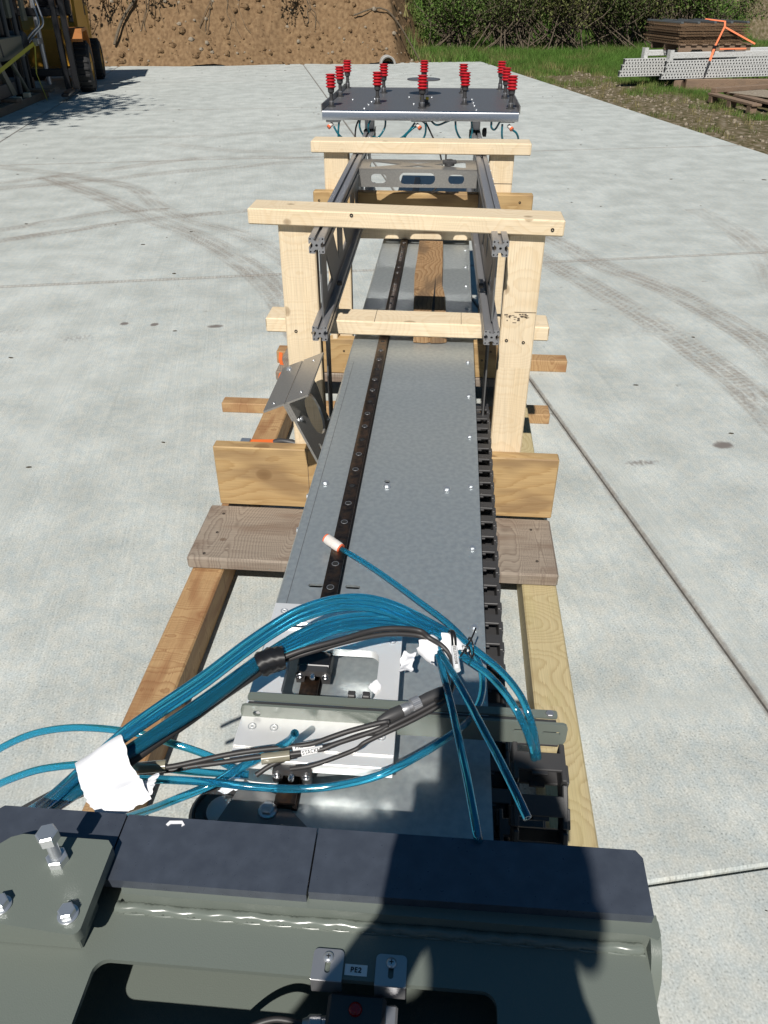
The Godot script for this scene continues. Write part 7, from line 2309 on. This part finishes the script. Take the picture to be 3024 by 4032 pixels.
func make_photographer():
	var t := thing("person", "person in dark shirt and jeans standing behind the frame, holding up a phone", "person")
	var fw := Vector3(-0.0659, -0.5649, -0.8225)     # the way the phone looks
	var rt := Vector3(0.9968, 0.0, -0.0799)
	var up := rt.cross(fw)
	var lens := Vector3(0, 1.36, 0)
	# phone: lens near its top left corner as held; body hangs behind the lens
	var pc := lens - fw * 0.014 - rt * 0.026 - up * 0.060
	var pm := mk(Transform3D(Basis(rt, up, -fw), pc))
	pm.prism(rounded(0.074, 0.152, 0.011, 5), 0.008)
	tag(part("phone", pm, M.phone), "dark phone held up in both hands above the frame", "phone")
	# joints
	var head := Vector3(-0.035, 1.655, 0.545)
	var neck := Vector3(-0.02, 1.53, 0.60)
	var chest := Vector3(-0.015, 1.31, 0.62)
	var waist := Vector3(-0.02, 1.06, 0.64)
	var hips := Vector3(-0.02, 0.92, 0.64)
	var shl := Vector3(-0.145, 1.42, 0.54)
	var shr := Vector3(0.115, 1.475, 0.665)
	var ell := Vector3(-0.235, 1.15, 0.39)
	var elr := Vector3(0.115, 1.15, 0.50)
	var wrl := pc - rt * 0.055 - up * 0.130 - fw * 0.045
	var wrr := pc + rt * 0.055 - up * 0.130 - fw * 0.045
	var shirt := Color(0.03, 0.035, 0.05)
	var jeans := Color(0.04, 0.05, 0.09)
	var skin := Color(0.42, 0.26, 0.18)
	var hair := Color(0.03, 0.02, 0.012)
	var boots := Color(0.05, 0.03, 0.015)
	var body := [
		[neck, chest, 0.055, 0.115], [chest + Vector3(-0.035, 0, -0.04), chest + Vector3(0.02, 0, 0.04), 0.10, 0.10], [chest, waist, 0.105, 0.105],
		[waist + Vector3(-0.03, 0, 0), waist + Vector3(0.03, 0, 0), 0.10, 0.10], [waist, hips, 0.105, 0.115], [hips + Vector3(-0.07, 0, 0), hips + Vector3(0.07, 0, 0), 0.115, 0.115],
		[neck, shl, 0.06, 0.062], [neck, shr, 0.07, 0.068], [shl, ell, 0.055, 0.043], [shr, elr, 0.055, 0.043], [ell, wrl, 0.042, 0.028], [elr, wrr, 0.042, 0.028],
		[neck + Vector3(0, -0.02, 0), head + Vector3(0.005, -0.06, 0.02), 0.055, 0.052],
		[hips + Vector3(-0.09, -0.03, 0), Vector3(-0.11, 0.50, 0.63), 0.092, 0.062], [Vector3(-0.11, 0.50, 0.63), Vector3(-0.12, 0.09, 0.67), 0.060, 0.045],
		[hips + Vector3(0.09, -0.03, 0), Vector3(0.08, 0.50, 0.645), 0.092, 0.062], [Vector3(0.08, 0.50, 0.645), Vector3(0.09, 0.09, 0.69), 0.060, 0.045],
		[Vector3(-0.12, 0.05, 0.70), Vector3(-0.15, 0.04, 0.53), 0.045, 0.04], [Vector3(0.09, 0.05, 0.72), Vector3(0.12, 0.04, 0.55), 0.045, 0.04]]
	var m := mk()
	nets(body, 0.022, 0.018, func(p: Vector3):
		if p.y < 0.11: return boots
		if p.y < 0.98: return jeans
		if p.y > 1.545 and p.distance_to(neck) < 0.25: return skin
		if p.z < 0.27 and p.y > 1.0: return skin
		return shirt, m)
	# head with a face, looking down at the phone
	var hf := (lens - head + Vector3(0, 0.1, 0)).normalized()
	var hs := hf.cross(Vector3.UP).normalized()
	var hu := hs.cross(hf)
	var H := func(x: float, y: float, z: float) -> Vector3: return head + hs * x + hu * y + hf * z
	var face := [
		[H.call(0, 0.035, -0.025), H.call(0, 0.035, 0.012), 0.078, 0.074], [H.call(0, -0.02, 0.02), H.call(0, -0.075, 0.045), 0.064, 0.036],
		[H.call(0, 0.012, 0.088), H.call(0, -0.022, 0.106), 0.009, 0.014], [H.call(-0.03, 0.024, 0.078), H.call(0.03, 0.024, 0.078), 0.014, 0.014],
		[H.call(-0.02, -0.052, 0.084), H.call(0.02, -0.052, 0.084), 0.009, 0.009], [H.call(-0.078, 0.02, -0.01), H.call(-0.080, -0.02, -0.005), 0.014, 0.010], [H.call(0.078, 0.02, -0.01), H.call(0.080, -0.02, -0.005), 0.014, 0.010],
		[H.call(0, -0.06, -0.01), H.call(0, -0.11, -0.025), 0.055, 0.052]]
	nets(face, 0.008, 0.006, func(p: Vector3): return skin, m)
	# hands: palms behind the phone's edges, thumbs on its face, fingers round the back edges
	for s in [-1.0, 1.0]:
		var w: Vector3 = wrl if s < 0 else wrr
		var palm: Vector3 = pc + rt * s * 0.046 - up * 0.088 - fw * 0.016
		var hand := [[w, palm, 0.026, 0.024], [palm, palm + up * 0.03, 0.022, 0.020]]
		for k in 4:
			var o: Vector3 = palm + up * (0.036 - k * 0.019) + rt * s * 0.004
			var kn: Vector3 = o + fw * 0.022 + rt * s * 0.004
			var tipf: Vector3 = kn + fw * 0.006 - rt * s * (0.024 - 0.003 * absf(k - 1.5))
			hand.append([o, kn, 0.0090, 0.0082])
			hand.append([kn, tipf, 0.0082, 0.0066])
		var th: Vector3 = palm + up * 0.025 - fw * 0.012 - rt * s * 0.006
		hand.append([palm - up * 0.01, th, 0.013, 0.011])
		hand.append([th, th + up * 0.026 - rt * s * 0.016, 0.0105, 0.0085])
		nets(hand, 0.0045, 0.0025, func(p: Vector3): return skin, m)
	part("body", m, M.cloth_vertex, t)
	var hm := mk()
	var hb := [[H.call(0, 0.055, -0.03), H.call(0, 0.058, 0.012), 0.082, 0.072], [H.call(0, 0.0, -0.055), H.call(0, -0.045, -0.055), 0.062, 0.045]]
	nets(hb, 0.010, 0.006, func(p: Vector3): return hair, hm)
	part("hair", hm, M.cloth_vertex, t)
	for s in [-1.0, 1.0]:
		var eb := mk(at(H.call(s * 0.031, 0.008, 0.076)))
		eb.lathe(PackedVector2Array([Vector2(0, -0.011), Vector2(0.008, -0.008), Vector2(0.011, 0), Vector2(0.008, 0.008), Vector2(0, 0.011)]), 12, true)
		var ey := part("eye", eb, M.label, t)
		var ir := mk(aim(H.call(s * 0.031, 0.008, 0.0855), hf))
		ir.lathe(PackedVector2Array([Vector2(0.005, 0.0), Vector2(0.003, 0.002), Vector2(0, 0.0025)]), 10)
		part("iris", ir, M.ink, ey)
